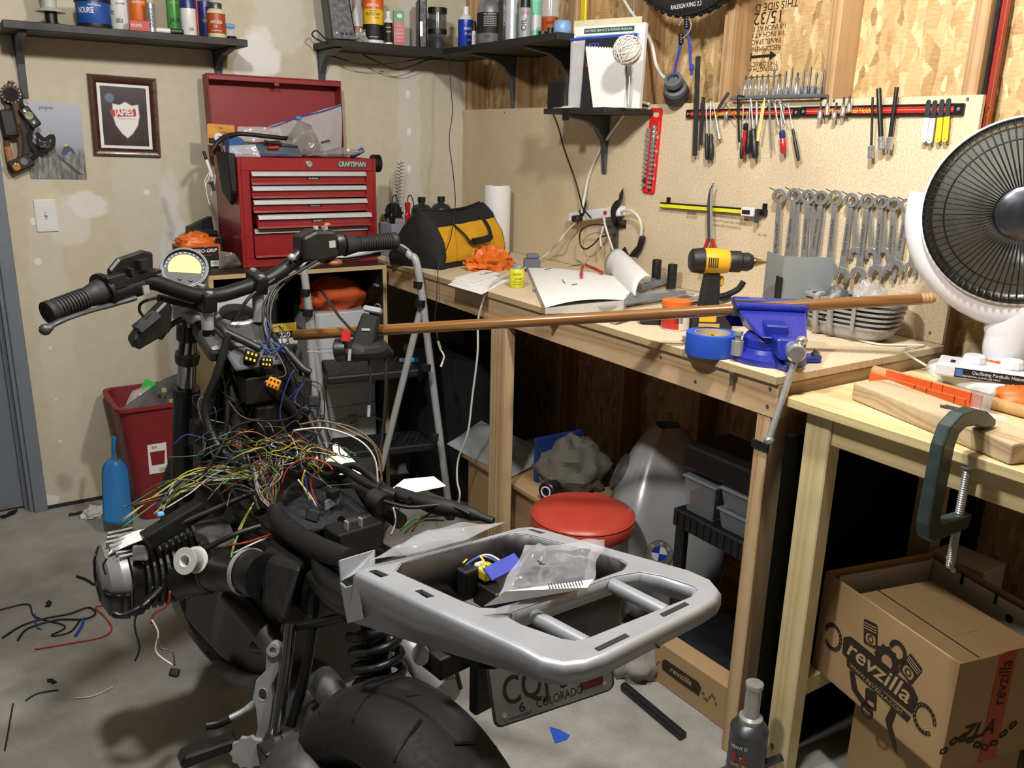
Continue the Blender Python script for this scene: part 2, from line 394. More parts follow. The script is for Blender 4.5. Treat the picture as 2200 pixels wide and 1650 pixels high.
# ================================================================ the room
def struct(o): o['kind'] = 'structure'; return o
struct(MB().box((-5,-6,-0.1),(0.3,0.3,0)).b('floor', CONC, sm=0))
struct(MB().box((-5,-6,2.75),(0.3,0.3,2.85)).b('ceiling', CEIL, sm=0))
struct(MB().box((-5.1,-6,0),(-5,0.3,2.75)).b('wall_left', CEIL, sm=0))
struct(MB().box((-5,-6.1,0),(0.3,-6,2.75)).b('wall_front', CEIL, sm=0))
X0 = at(60,780, y=0).x; OX = 0.10
mb = MB(); mb.box((X0-0.02,0,0.012),(OX, 0.1,2.75)); mb.box((X0-0.98,0,2.06),(X0-0.02,0.1,2.75)); mb.box((-5,0,0),(X0-0.98,0.1,2.75))
WBK = struct(mb.b('wall_back', DRY, sm=0))
struct(MB().box((X0,-0.004,0),(0.0,0.001,0.014)).b('floor_gap_shade', mat('floor_gap', '#2b2925', 0.9), sm=0))  # no baseboard: dark strip colours in the shaded gap under the drywall
struct(MB().box((X0-0.045,-0.016,0),(X0,0.0,2.1)).b('trim_1', PAINT, sm=0, bv=0.002))
struct(MB().box((X0-0.06,-0.002,0),(X0-0.045,0.09,2.06)).b('trim_2', PAINT, sm=0, bv=0.002))
struct(MB().box((X0-0.075,0.03,0),(X0-0.06,0.09,2.06)).b('trim_3', PAINT, sm=0, bv=0.002))
dr = struct(MB().box((X0-0.93,0.045,0.012),(X0-0.075,0.088,2.05)).b('door_1', DOORP, sm=0, bv=0.002))

wrt = struct(MB().box((OX, -6,0),(OX+0.015,0.1,2.75)).b('wall_right', OSB, sm=0))
for i, y in enumerate((0.0,-0.37,-0.765,-1.153,-1.54,-1.915,-2.31,-2.72,-3.12,-3.52)):
    MB().box((0.012, y-0.038,0.04),(OX, y, 2.70)).b('stud', STUDZ, wrt, sm=0, bv=0.002)
MB().box((0.012,-6,0),(OX, 0.0,0.04)).b('bottom_plate', BEAMY, wrt, sm=0, bv=0.002)
BT = 1.539; BZ = 0.953
MB().box((0.0,-2.372, BZ+0.0005),(0.0115,-0.002, BT)).b('particle_board', PB, wrt, sm=0)
for u, v in ((994,244),(1084,242),(2079,213),(1998,715),(1500,226),(1792,216)):
    M = wr(u, v, 0.0); MB(M).lathe([(0.004,0),(0.004,0.0012),(0.0015,0.0012),(0,0.0005)], 10).b('screw', SCREW, wrt)
# stencilled print on the sheathing and on the stud cardboard
for body, u, v, sz in (('THIS SIDE DOWN', 1645,14,0.030),('15/32', 1651,36,0.05),('1/8 INCH AT EDGES', 1639,60,0.020),('1/8 INCH AT ENDS', 1638,74,0.020),('PANEL SPACING', 1636,89,0.020),('RECOMMENDED', 1635,104,0.020),('STRENGTH AXIS', 1632,148,0.019),('THIS DIRECTION', 1630,137,0.019)):
    text(body, sz, wr(u, v, -OX+0.001,180), INK, wrt, width=0.0 or None, name='stencil')
M = wr(1634,121,-OX+0.001); MB(M).prism([(-0.06,0),(-0.035,0.014),(-0.035,0.004),(0.035,0.004),(0.035,0.014),(0.06,0),(0.035,-0.014),(0.035,-0.004),(-0.035,-0.004),(-0.035,-0.014)], 0,0.0004).b('stencil_arrow', INK, wrt, sm=0)
MB(wr(1640,165,-OX+0.001)).box((-0.07,0,0),(0.07,0.0015,0.0004)).b('stencil_line', INK, wrt, sm=0)
# print on the particle board
for body, u, v, sz, wd in (('MADE FROM 100% PRE-CONSUMER RECYCLED FIBER', 1564,468,0.010,0.16),('COMPLIES WITH ANSI A208.1 GRADE M-2', 1562,477,0.010,0.15),('FORMALDEHYDE EMISSION', 1560,487,0.011,0.12),('0010207', 1486,467,0.012,0.05),('MILL 049', 1637,505,0.010,0.035)):
    text(body, sz, wr(u, v, 0.0006), mat('faded_ink', '#7d6a51', 0.7), wrt, width=wd, name='panel_print')
text('IIIIIIII', 0.014, wr(1486,459,0.0006), INK, wrt, width=0.04, name='panel_print')
# ================================================================ work bench
BX = -0.616; BY = -2.38
bench = thing('workbench', 'long wooden workbench with a particle board top along the wall', 'workbench', (0,0,0))
MB().box((BX, BY, BZ-0.018),(-0.0015,-0.006, BZ)).b('bench_top', [PB], bench, sm=0, bv=0.0015)
MB().box((BX-0.0008, BY-0.0008, BZ-0.0172),(BX+0.002,-0.01, BZ-0.0008)).b('top_edge', PBE, bench, sm=0)
MB().box((BX+0.008, BY+0.0, BZ-0.019-0.075),(BX+0.046,-0.006, BZ-0.0185)).b('front_beam', BEAMY, bench, sm=0, bv=0.002)
MB().box((BX+0.047, BY+0.001, BZ-0.019-0.075),(-0.004, BY+0.039, BZ-0.0185)).b('end_beam', BEAMX, bench, sm=0, bv=0.002)
for y in (-1.24,-0.10):
    MB().box((BX+0.01, y-0.089,0.0005),(BX+0.046, y, BZ-0.095)).b('leg', POSTZ, bench, sm=0, bv=0.002)
MB().box((BX+0.010, BY+0.012,0.0005),(BX+0.098, BY+0.05, BZ-0.095)).b('leg', POSTZ, bench, sm=0, bv=0.002)
for u, v in ((1655,836),(1649,873),(1188,694),(1187,718),(1420,768),(1494,820)):
    P = at(u, v, x=BX+0.008); MB(frame(P, z=(-1,0,0))).lathe([(0.0042,-0.0004),(0.0042,0.0012),(0.002,0.0012),(0,0.0004)], 10).b('screw', SCREW, bench)
P = at(1574,790, x=BX-0.004); mb = MB(); mb.lathe([(0.009,0.006),(0.009,0.011),(0.004,0.011)], 6, MT(P-V((0,0,0.02)))); mb.cyl(P-V((0,0,0.04)), P-V((0,0,0.01)),0.0042); mb.b('carriage_bolt', SCREW, bench)
MB().box((BX+0.006, BY+0.008,0.782),(BX+0.010, BY+0.054,0.80)).b('tape_wrap', BLACKM, bench, sm=0)
# ================================================================ pine side table
TZ = 0.91; TX = -0.592; TY = -2.388
tab = thing('pine_table', 'pale yellow pine table butted against the end of the workbench', 'table', (0,0,0))
MB().box((TX, -3.35, TZ-0.022),(-0.02, TY, TZ)).b('table_top', TABY, tab, sm=0, bv=0.0025)
for x0, y0 in ((TX+0.028, TY-0.036),(TX+0.028,-3.28),(-0.10,-3.28),(-0.10, TY-0.036)):
    MB().box((x0, y0-0.062,0.0005),(x0+0.042, y0, TZ-0.0225)).b('leg', TABZ, tab, sm=0, bv=0.003)
MB().box((TX+0.034,-3.28, TZ-0.085),(TX+0.055, TY-0.0985, TZ-0.0225)).b('apron', TABY, tab, sm=0, bv=0.002)
MB().box((TX+0.071, TY-0.06, TZ-0.085),(-0.101, TY-0.04, TZ-0.0225)).b('apron', m_pine('table_pine_x', 0, '#dccb9d', '#d5c291', '#c7b07b', 5,0.03), tab, sm=0, bv=0.002)
MB().box((TX+0.071, TY-0.085,0.20),(-0.101, TY-0.05,0.245)).b('stretcher', MATS['table_pine_x'], tab, sm=0, bv=0.002)
P = at(1659,1601, x=TX+0.027); MB(frame(P, z=(-1,0,0))).lathe([(0.005,-0.0005),(0.005,0.001),(0.002,0.001),(0,0.0002)], 12).b('screw', SCREW, tab)
# ================================================================ particle board cabinet under the tool chest
cab = thing('open_cabinet', 'open particle board cabinet with a dark top under the red tool chest', 'cabinet', (0,0,0))
CX0, CX1, CY0, CZ = -1.30,-0.640,-0.54,0.948
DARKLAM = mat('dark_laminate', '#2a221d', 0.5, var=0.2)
MB().box((CX0, CY0, CZ-0.016),(CX1,-0.02, CZ-0.001)).b('top_panel', PBE, cab, sm=0)
MB().box((CX0+0.0, CY0+0.001, CZ-0.001),(CX1,-0.02, CZ)).b('top_laminate', DARKLAM, cab, sm=0)
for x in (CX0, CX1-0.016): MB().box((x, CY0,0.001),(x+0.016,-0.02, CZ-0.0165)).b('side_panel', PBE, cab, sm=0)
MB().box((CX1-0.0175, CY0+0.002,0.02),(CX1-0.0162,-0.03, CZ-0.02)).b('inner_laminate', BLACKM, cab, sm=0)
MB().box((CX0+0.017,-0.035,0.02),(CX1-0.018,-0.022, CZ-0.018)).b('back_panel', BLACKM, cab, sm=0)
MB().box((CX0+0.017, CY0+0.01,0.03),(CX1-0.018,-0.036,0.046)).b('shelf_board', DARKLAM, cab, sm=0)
for z in (0.86,0.86-0.15,0.5,0.32): MB().box((CX1-0.03, CY0+0.03, z),(CX1-0.018, CY0+0.06, z+0.008)).b('hinge_plate', STEEL, cab, sm=0, bv=0.001)
# ================================================================ shelves and brackets
def bracket(parent, M, arm, drop, material=None, w=0.024):
    """folded steel bracket: M at the wall under the board, X out of wall, Y across, Z up"""
    mb = MB(M); t = 0.004
    mb.prism([(0,-drop),(0.006,-drop),(0.02,-drop*0.45),(0.055,-0.045),(arm*0.5,-0.022),(arm, -0.008),(arm, 0),(0,0)], -w/2, w/2, Matrix(((1,0,0,0),(0,0,1,0),(0,1,0,0),(0,0,0,1))))
    mb.prism([(-w*0.75,0),(-w*0.28,-drop),(w*0.28,-drop),(w*0.75,0)], 0.0, t, Matrix(((0,0,1,0),(1,0,0,0),(0,1,0,0),(0,0,0,1))))
    return mb.b('bracket', material or STEELD, parent, sm=0, bv=0.002)
def bw(x, z): return Matrix(((0,1,0, x),(-1,0,0,-0.0005),(0,0,1, z),(0,0,0,1)))      # bracket frame on the back wall
def rw(y, z, x=-0.0005): return Matrix(((-1,0,0, x),(0,-1,0, y),(0,0,1, z),(0,0,0,1)))     # on the right wall
SZ = 1.735; SD = 0.25
sh = thing('wall_shelf', 'black wooden shelf on two brackets above the framed print', 'shelf', (0,0,0))
xl = at(5,44, y=-SD).x; xr = at(532,88, y=-SD).x
MB().box((xl, -SD, SZ-0.024),(xr, -0.001, SZ)).b('shelf_board', SHELFB, sh, sm=0, bv=0.0015)
bracket(sh, bw(xl+0.055, SZ-0.0245),0.22,0.20); bracket(sh, bw(xr-0.045, SZ-0.0245),0.22,0.16)
CZ2 = 1.765; CD = 0.225
cs = thing('corner_shelf', 'black L shaped corner shelf on steel brackets holding bottles', 'shelf', (0,0,0))
cl = at(718,88, y=-CD).x
MB().box((cl, -CD, CZ2-0.024),(-0.0015,-0.001, CZ2)).b('shelf_board', SHELFB, cs, sm=0, bv=0.0015)
MB().box((-CD, -1.02, CZ2-0.024),(0.09,-CD-0.0005, CZ2)).b('shelf_board', SHELFB, cs, sm=0, bv=0.0015)
bracket(cs, bw(cl+0.03, CZ2-0.0245),0.2,0.2)
for y in (-0.40,-0.78): bracket(cs, rw(y, CZ2-0.0245,0.0115),0.2,0.2)
# ---------------------------------------------------------------- bottles and cans
def P_(name, c, rough=0.35, metal=0.0, **k): return mat(name, c, rough, metal, **k)
def facing(p):
    a = CAM-p; return math.atan2(a.y, a.x)-PI/2*0
def stand(u, z, y=None, x=None, v=None):
    """a point on a shelf seen in pixel column u: search along the row y=const or x=const"""
    lo, hi = -200.0,900.0
    for _ in range(40):
        mid = (lo+hi)/2; p = at(u, mid, y=y) if y is not None else at(u, mid, x=x)
        if p.z > z: lo = mid
        else: hi = mid
    return p
def can(name, label, p, r, h, parts, prints=(), group=None, n=22, cat_='can', turn=0):
    """upright round container: parts = (name, material, profile); prints = (text,size,height,material,width,azimuth offset)"""
    a = CAM-p; ang = math.atan2(a.y, a.x)+PI/2+rad(turn)
    e = thing(name, label, cat_, MT(p) @ MR(ang, 4, 'Z'), group)
    for nm, m, prof in parts: MB().lathe(prof, n).b(nm, m, e, sm=40)
    for q in prints:
        body, size, z, m, wd = q[:5]; az = q[5] if len(q) > 5 else 0; rr = (q[6] if len(q) > 6 else r)+0.0006; rot = q[7] if len(q) > 7 else 0
        Mx = MR(rad(az),4, 'Z') @ Matrix(((1,0,0,0),(0,0,-1,-rr),(0,1,0, z),(0,0,0,1))) @ MR(rad(rot),4, 'Z')
        text(body, size, Mx, m, e, width=wd, bend=None if rot else rr, bold=0.01)
    return e
def aerosol(r, h, body, cap, dome=None, capw=0.8, caph=0.045):
    return [('body', body, [(r*0.96,0),(r, 0.003),(r, h-0.02),(r*0.98, h-0.014)]),('shoulder', dome or CHROME, [(r*0.98, h-0.014),(r*0.85, h-0.004),(r*0.6, h)]),
            ('cap', cap, [(r*capw, h-0.008),(r*capw, h-0.008+caph),(r*capw*0.92, h+caph-0.005),(0, h+caph-0.005)])]
TAGC = ('#e6e6e6', '#ded9cf')
z = SZ+0.0005
WHITE2 = P_('white_can', '#d9d9d6', 0.3); BLUE1 = P_('blue_label', '#20509b', 0.35); ORNG = P_('orange_label', '#d46a22', 0.4); GRN1 = P_('green_label', '#4f9a4b', 0.35)
NAVY = P_('navy_label', '#252c6e', 0.35); YEL = P_('yellow_plastic', '#dcb917', 0.4); RUST = P_('rust_label', '#a8481f', 0.45); REDL = P_('red_label', '#b42a22', 0.4)
CREAM = P_('cream_paper', '#d8cda8', 0.6); SILV = P_('silver_print', '#a8aaae', 0.3,0.6); CLEAR = P_('clear_plastic', '#cfd4d8', 0.12, alpha=0.3, var=0.03)
CLEARD = P_('smoky_plastic', '#4b4c50', 0.15, alpha=0.55, var=0.05); MILK = P_('milky_plastic', '#c9cac4', 0.35, alpha=0.75, var=0.03)
p = stand(112, z, y=-0.13); can('funnel', 'translucent white funnel standing upside down with a black stub', p, 0.04,0.2, [('bowl', MILK, [(0.045,0.045),(0.02,0.06),(0.032,0.2),(0.05,0.30)]),('spout_cap', BLACKP, [(0.019,0),(0.019,0.046),(0,0.046)])], cat_='funnel')
p = stand(204, z, y=-0.19); can('grease_tub', 'blue grease tub with a black screw lid on the shelf', p, 0.053,0.1, [('tub', BLUE1, [(0.05,0),(0.053,0.004),(0.053,0.078)]),('lid', BLACKP, [(0.056,0.078),(0.056,0.102),(0.05,0.106),(0,0.106)]),('base_ring', BLACKP, [(0.0535,0),(0.0542,0.003),(0.0542,0.012),(0.0535,0.012)])], [('NOURSE', 0.026,0.05, WINK, 0.05,-25),('wheel bearing', 0.009,0.068, WINK, 0.04,5)], cat_='tub')
MB(MT(p) @ MR(math.atan2((CAM-p).y, (CAM-p).x)+PI/2,4, 'Z')).prism([(0.004,0.018),(0.05,0.018),(0.05,0.04),(0.004,0.04)], 0.0,0.0003, Matrix(((1,0,0,0),(0,0,-1,-0.0525),(0,1,0,0),(0,0,0,1)))) if False else None
p = stand(262, z, y=-0.12); can('paint_can', 'white aerosol can with a barcode and purple band', p, 0.033,0.17, aerosol(0.033,0.17, WHITE2, WHITEP), [('IIIIII', 0.02,0.035, INK, 0.022,-8),('DANGER', 0.008,0.09, INK, 0.03,5),('PURPLE', 0.02,0.06, NAVY, 0.02,-48)])
p = stand(301, z, y=-0.16); can('hand_cleaner_can', 'orange aerosol can printed with a heavy duty label', p, 0.03,0.19, aerosol(0.03,0.19, ORNG, BLACKP), [('HEAVY DUTY', 0.011,0.095, WINK, 0.042,5),('duty', 0.02,0.118, WINK, 0.03,5)])
p = stand(327, z, y=-0.215); can('putty_tube', 'thin silver epoxy putty tube standing on end', p, 0.0145,0.092, [('tube', SILV, [(0.0145,0),(0.0145,0.09),(0.012,0.092),(0,0.092)])], [('QuikSteel', 0.017,0.045, INK, 0.06,0,0.0145,90)], cat_='tube')
p = stand(303, z, y=-0.2); mb = MB(MT(p) @ MR(rad(-14),4, 'Z')); mb.box((-0.034,-0.02,0),(0.036,0.02,0.036)); o = mb.b('parts_box', REDL, sm=0, bv=0.002); tag(o, 'small red and white parts box lying beside the silver tube', 'box')
text('mini', 0.02, MT(p) @ MR(rad(-14),4, 'Z') @ Matrix(((1,0,0,-0.012),(0,0,-1,-0.0206),(0,1,0,0.02),(0,0,0,1))), WINK, o)
p = stand(365, z, y=-0.215); e = thing('marker_pen', 'black and white marker pen lying along the shelf', 'pen', MT(p+V((0,0,0.0095))) @ MR(rad(90),4, 'Y') @ MR(rad(8),4, 'X'))
MB().lathe([(0.009,-0.05),(0.009,0.0),(0.0085,0.002)], 12).b('barrel', WHITE2, e); MB().lathe([(0.0095,0.002),(0.0095,0.04),(0.006,0.045),(0,0.045)], 12).b('cap', BLACKP, e)
p = stand(379, z, y=-0.13); can('silicone_can', 'green aerosol can with a red diamond mark', p, 0.0265,0.17, aerosol(0.0265,0.17, GRN1, GRN1), [('ZONE', 0.026,0.128, WINK, 0.036,-8),('JAX', 0.022,0.052, INK, 0.036,0),('silicone spray', 0.008,0.11, YINK, 0.03,0)])
p = stand(408, z, y=-0.20); can('lubricant_can', 'white and navy aerosol lubricant can with a shield mark', p, 0.0265,0.17, [('body', WHITE2, [(0.0255,0),(0.0265,0.003),(0.0265,0.088)]),('upper_label', NAVY, [(0.0266,0.088),(0.0266,0.152),(0.02,0.165),(0,0.166)]),('cap', REDL, [(0.016,0.166),(0.016,0.2),(0,0.2)])], [('WD-40', 0.012,0.122, YINK, 0.024,6),('IIIII', 0.014,0.02, INK, 0.016,14)])
p = stand(444, z, y=-0.13); can('contact_cleaner_can', 'navy aerosol can with a yellow cap and yellow stripes', p, 0.0245,0.15, aerosol(0.0245,0.14, NAVY, YEL, capw=0.9, caph=0.06), [('CLEANER', 0.014,0.06, YINK, 0.03,10)])
p = stand(427, z, y=-0.222); can('straw_tube', 'thin red straw standing by the yellow capped can', p, 0.003,0.12, [('straw', REDL, [(0.003,0),(0.003,0.13),(0,0.13)])], cat_='straw')
p = stand(467, z, y=-0.205); can('anti_seize_jar', 'rust orange labelled jar with a dark metal lid', p, 0.031,0.11, [('jar', CREAM, [(0.029,0),(0.031,0.003),(0.031,0.085),(0.024,0.095),(0.021,0.096)]),('paper_label', RUST, [(0.0312,0.014),(0.0316,0.015),(0.0316,0.078),(0.0312,0.08)]),('lid', DSTEEL, [(0.022,0.096),(0.0225,0.112),(0.021,0.115),(0,0.115)])], [('ANTI-SEIZE', 0.014,0.05, WINK, 0.042,0,0.032),('13', 0.012,0.036, WINK, None, -8,0.032),('COMPOUND', 0.006,0.022, WINK, 0.035,0,0.032)], cat_='jar')
p = stand(493, z, y=-0.16); e = thing('pill_box', 'small clear box with a pale blue lid', 'box', p); MB().box((-0.018,-0.015,0),(0.018,0.015,0.042)).b('box_body', CLEAR, e, sm=0, bv=0.003); MB().box((-0.019,-0.016,0.042),(0.019,0.016,0.056)).b('lid', P_('pale_blue', '#5f9bd0', 0.4), e, sm=0, bv=0.003)
p = at(498,82, y=-0.2); p.z = z; o = MB(MT(p) @ MR(rad(20),4, 'Z')).box((-0.014,-0.012,0),(0.014,0.012,0.012)).b('eraser_block', BLACKP, sm=0, bv=0.003); tag(o, 'tiny black rubber block at the shelf end', 'block')
# ---------------------------------------------------------------- framed print
fu = [at(u, v, y=-0.0) for u, v in ((182,160),(331,167),(347,333),(205,338))]
fc = sum(fu, V())/4; fw_ = ((fu[1]-fu[0]).length+(fu[2]-fu[3]).length)/2; fh = ((fu[0]-fu[3]).length+(fu[1]-fu[2]).length)/2
FR = mat('walnut_frame', '#4b2a1c', 0.3, var=0.3, scale=60, coat=0.3); DKP = P_('maroon_print', '#2a1518', 0.35, var=0.35, scale=9)
e = thing('framed_print', 'brown wooden picture frame holding a dark print with a white shield', 'picture', MT(fc-V((0,0.0008,0))) @ WB @ MR(rad(-1.2),4, 'Z'))
for i, (a, b) in enumerate((((-fw_/2, fh/2),(fw_/2, fh/2)),((fw_/2, fh/2),(fw_/2,-fh/2)),((fw_/2,-fh/2),(-fw_/2,-fh/2)),((-fw_/2,-fh/2),(-fw_/2, fh/2)))):
    A = V((a[0], a[1], 0)); B = V((b[0], b[1], 0)); t_ = (B-A).normalized(); nn = V((t_.y, -t_.x, 0)); fwid = 0.027; ring = []
    for k, (o1, hz) in enumerate(((0,0.0),(0,0.012),(0.006,0.02),(0.014,0.019),(0.022,0.013),(fwid, 0.009),(fwid, 0.0))):
        ring.append((A+nn*o1+t_*o1+V((0,0, hz)), B+nn*o1-t_*o1+V((0,0, hz))))
    k = len(ring); MB().add([q for r in ring for q in r], [(2*j, 2*j+1,2*((j+1) % k)+1,2*((j+1) % k)) for j in range(k)]+[tuple(2*j for j in range(k))[::-1], tuple(2*j+1 for j in range(k))]).b('frame_rail', FR, e, sm=40)
MB().box((-fw_/2+0.02,-fh/2+0.02,0.001),(fw_/2-0.02, fh/2-0.02,0.006)).b('mat_board', WHITEPAPER, e, sm=0)
pw, ph = fw_/2-0.038, fh/2-0.037
pr = MB().box((-pw, -ph, 0.006),(pw, ph, 0.0064)).b('print', DKP, e, sm=0)
sp = [(-0.042,0.05),(-0.02,0.046),(0,0.058),(0.02,0.046),(0.042,0.05),(0.044,0.01),(0.036,-0.022),(0.018,-0.05),(0,-0.066),(-0.018,-0.05),(-0.036,-0.022),(-0.044,0.01)]
MB(TR(0.004,-0.008,0.0065)).prism([(x*1.06, y*1.05) for x, y in sp], 0,0.0003).b('shield_border', P_('shield_edge', '#b98e80', 0.5), pr, sm=0)
MB(TR(0.004,-0.008,0.0069)).prism(sp, 0,0.0003).b('shield', WHITEPAPER, pr, sm=0)
MB(TR(0.0,0.012,0.0073, rz=4)).prism([(-0.044,-0.012),(0.038,-0.012),(0.038,0.015),(-0.05,0.012)], 0,0.0003).b('banner', REDL, pr, sm=0)
text('JAMES', 0.030, TR(-0.002,0.0135,0.0078, rz=4), WINK, pr, bold=0.03, width=0.066)
text('THE JAMES CYCLE CO', 0.008, TR(0.004,-0.008,0.0074), P_('pink_ink', '#b77a72', 0.6), pr, width=0.06)
MB(TR(-0.048,0.062,0.0066)).prism(circ(0.016,20),0,0.0003).b('blue_roundel', P_('slate_blue', '#5b6d8c', 0.4, var=0.4, scale=90), pr, sm=0)
# ---------------------------------------------------------------- poster
def m_poster():
    m, t, b = newmat('poster_print'); c = t.coord(); s = t.new('ShaderNodeSeparateXYZ'); t.link(c, s.inputs[0])
    g = t.noise(t.coord((6,1.2,1),(0,0, rad(-40))),14,5,0.7)
    sky = t.ramp(t.math('ADD', t.math('MULTIPLY', s.outputs[1], 3.0),0.5), [(0.1, '#8d9098'),(0.7, '#a9adb8'),(1.0, '#b4b7c2')])
    gnd = t.ramp(g.outputs['Fac'], [(0.35, '#4f4e4f'),(0.5, '#7d7b7a'),(0.65, '#a4a2a0')])
    hz = t.math('SUBTRACT', s.outputs[1], t.math('MULTIPLY', s.outputs[0], -0.12)); f = t.ramp(hz, [(0.0,0.0),(0.012,1.0)])
    m2 = t.new('ShaderNodeMapping') if False else None
    f = t.ramp(t.math('ADD', t.math('MULTIPLY', hz, 4),0.58), [(0.45,0.0),(0.55,1.0)])
    t.link(t.mix(f, gnd, sky), b.inputs['Base Color']); b.inputs['Roughness'].default_value = 0.35; return m
q = [at(u, v, y=-0.001) for u, v in ((62,218),(172,224),(187,385),(52,383))]
pc = sum(q, V())/4; pW = ((q[1]-q[0]).length+(q[2]-q[3]).length)/2; pH = ((q[0]-q[3]).length+(q[1]-q[2]).length)/2
e = thing('magazine_cover', 'grey magazine cover with a climber on a slope pinned to the wall', 'poster', MT(pc-V((0,0.001,0))) @ WB @ MR(rad(-1),4, 'Z'))
MB().box((-pW/2,-pH/2,0),(pW/2, pH/2,0.0012)).b('sheet', m_poster(), e, sm=0)
text('patagonia', 0.017, TR(-0.02, pH/2-0.018,0.0016), INK, e, width=0.042)
CLB = P_('climber_blue', '#3f4a66', 0.6)
MB(TR(0.035,-0.03,0.0014)).prism([(-0.022,-0.014),(-0.012,0.01),(0.002,0.016),(0.016,0.008),(0.024,-0.012),(0.018,-0.014),(0.012,-0.002),(0.002,-0.006),(-0.008,-0.018)], 0,0.0003).b('climber', CLB, e, sm=0)
MB(TR(0.031,-0.012,0.0015)).prism(circ(0.005,12),0,0.0003).b('climber_hat', YINK, e, sm=0)
MB(TR(0.03,-0.075,0.0014)).prism([(-0.035,0.03),(-0.03,0.03),(0.05,-0.04),(0.03,-0.04)], 0,0.0002).b('track', P_('track_dark', '#4a4949', 0.6), e, sm=0)
# ---------------------------------------------------------------- switch plate
e = thing('light_switch', 'white toggle light switch plate on the wall by the door', 'light switch', wb(99,463,0.0004))
MB().box((-0.035,-0.057,0),(0.035,0.057,0.006)).b('plate', WHITEP, e, sm=0, bv=0.003, seg=2)
MB().box((-0.005,-0.012,0.006),(0.005,0.012,0.0075)).b('slot', P_('switch_grey', '#b9b9b6', 0.4), e, sm=0); MB(TR(0,0.0,0.006, rx=-25)).box((-0.0035,-0.004,0),(0.0035,0.004,0.014)).b('toggle', WHITEP, e, sm=0, bv=0.001)
for y in (0.03,-0.03): MB(TR(0, y, 0.006)).lathe([(0.003,0),(0.003,0.001),(0,0.0012)], 8).b('screw', WHITEP, e)
# ---------------------------------------------------------------- headlamps hanging from the bracket
STRAP = mat('webbing', '#232323', 0.85, var=0.3, scale=200); STRAPB = mat('brown_leather', '#5d4636', 0.7, var=0.25, scale=40); TANL = mat('tan_leather', '#a9764d', 0.7, var=0.2, scale=40)
def strap(pts, w, material, parent, name='strap', n=4, th=0.0012):
    """ribbon along pixel points (u, v, off) on the back wall"""
    P = cat([at(u, v, y=-o) for u, v, o in pts], n); mb = MB(); k = len(P); vs = []
    for i in range(k):
        t_ = (P[min(i+1, k-1)]-P[max(i-1,0)]).normalized(); s = t_.cross(V((0,-1,0)))
        s = s.normalized() if s.length > 0.05 else V((1,0,0)); vs += [P[i]-s*w/2, P[i]+s*w/2]
    mb.add(vs, [(2*i, 2*i+1,2*i+3,2*i+2) for i in range(k-1)]); return mb.b(name, material, parent, sm=180, solid=th)
h1 = thing('headlamp', 'brown strapped headlamp with a round dial hanging from the shelf bracket', 'headlamp', (0,0,0))
strap([(24,175,0.03),(20,200,0.03),(14,260,0.03),(16,320,0.02),(28,368,0.03),(45,330,0.04),(40,270,0.05),(30,205,0.05)], 0.02, STRAPB, h1)
strap([(30,185,0.035),(46,225,0.05),(70,262,0.06),(62,300,0.05),(78,330,0.05),(60,345,0.03),(48,320,0.03)], 0.016, STRAP, h1)
strap([(16,315,0.03),(24,350,0.03),(28,362,0.02)], 0.022, TANL, h1)
Mh = wb(22,200,0.035,0); MB(Mh @ TR(rx=10)).lathe([(0.026,0),(0.03,0.006),(0.03,0.02),(0.024,0.024),(0,0.024)], 20).b('dial_housing', STRAPB, h1); MB(Mh @ TR(rx=10)).lathe([(0.022,0.0245),(0.022,0.026),(0,0.026)], 16).b('dial', BLACKP, h1)
for k in range(16):
    a = 2*PI*k/16; MB(Mh @ TR(rx=10) @ TR(0.028*math.cos(a),0.028*math.sin(a),0.02)).ball((0,0,0),0.003,6,4).b('stud_bead', CHROME, h1)
h2 = thing('headlamp', 'black headlamp with three round lenses hanging over the magazine cover', 'headlamp', (0,0,0))
Mh = wb(64,252,0.06,-58); MB(Mh).box((-0.036,-0.018,-0.008),(0.036,0.018,0.012)).b('lamp_body', BLACKP, h2, sm=0, bv=0.006, seg=2)
for x, r in ((-0.026,0.005),(-0.006,0.011),(0.018,0.005)): MB(Mh @ TR(x, 0,0.012)).lathe([(r*1.2,0),(r*1.2,0.002),(r, 0.003),(0,0.002)], 14).b('lens', P_('lens', '#c9c8a8', 0.1,0.5), h2)
strap([(78,285,0.05),(95,300,0.05),(113,292,0.05),(112,315,0.05),(92,325,0.045),(70,310,0.03),(45,290,0.02),(30,250,0.02),(34,215,0.03),(52,235,0.05)], 0.014, STRAP, h2)
strap([(80,290,0.05),(84,315,0.05),(100,318,0.05)], 0.008, STRAP, h2)
Mh = wb(20,265,0.045,5); MB(Mh).box((-0.026,-0.045,-0.014),(0.022,0.045,0.014)).b('battery_pack', BLACKP, h2, sm=0, bv=0.008, seg=2)
h3 = thing('headlamp', 'scuffed headlamp with an amber lens at the bottom of the strap bundle', 'headlamp', (0,0,0))
Mh = wb(45,352,0.04,25); MB(Mh).box((-0.038,-0.022,-0.012),(0.038,0.022,0.014)).b('lamp_body', BLACKP, h3, sm=0, bv=0.006, seg=2)
MB(Mh @ TR(-0.018,-0.002,0.014)).lathe([(0.012,0),(0.012,0.003),(0.008,0.004),(0,0.003)], 14).b('lens', P_('amber', '#c98242', 0.2), h3); MB(Mh @ TR(0.012,0.004,0.014)).lathe([(0.012,0),(0.012,0.003),(0,0.003)], 14).b('lens', CLEAR, h3)
strap([(55,340,0.045),(56,300,0.05),(44,262,0.05),(36,222,0.045),(44,205,0.03),(30,190,0.02)], 0.022, mat('grey_webbing', '#3c3b3a', 0.85, var=0.3, scale=200), h3)
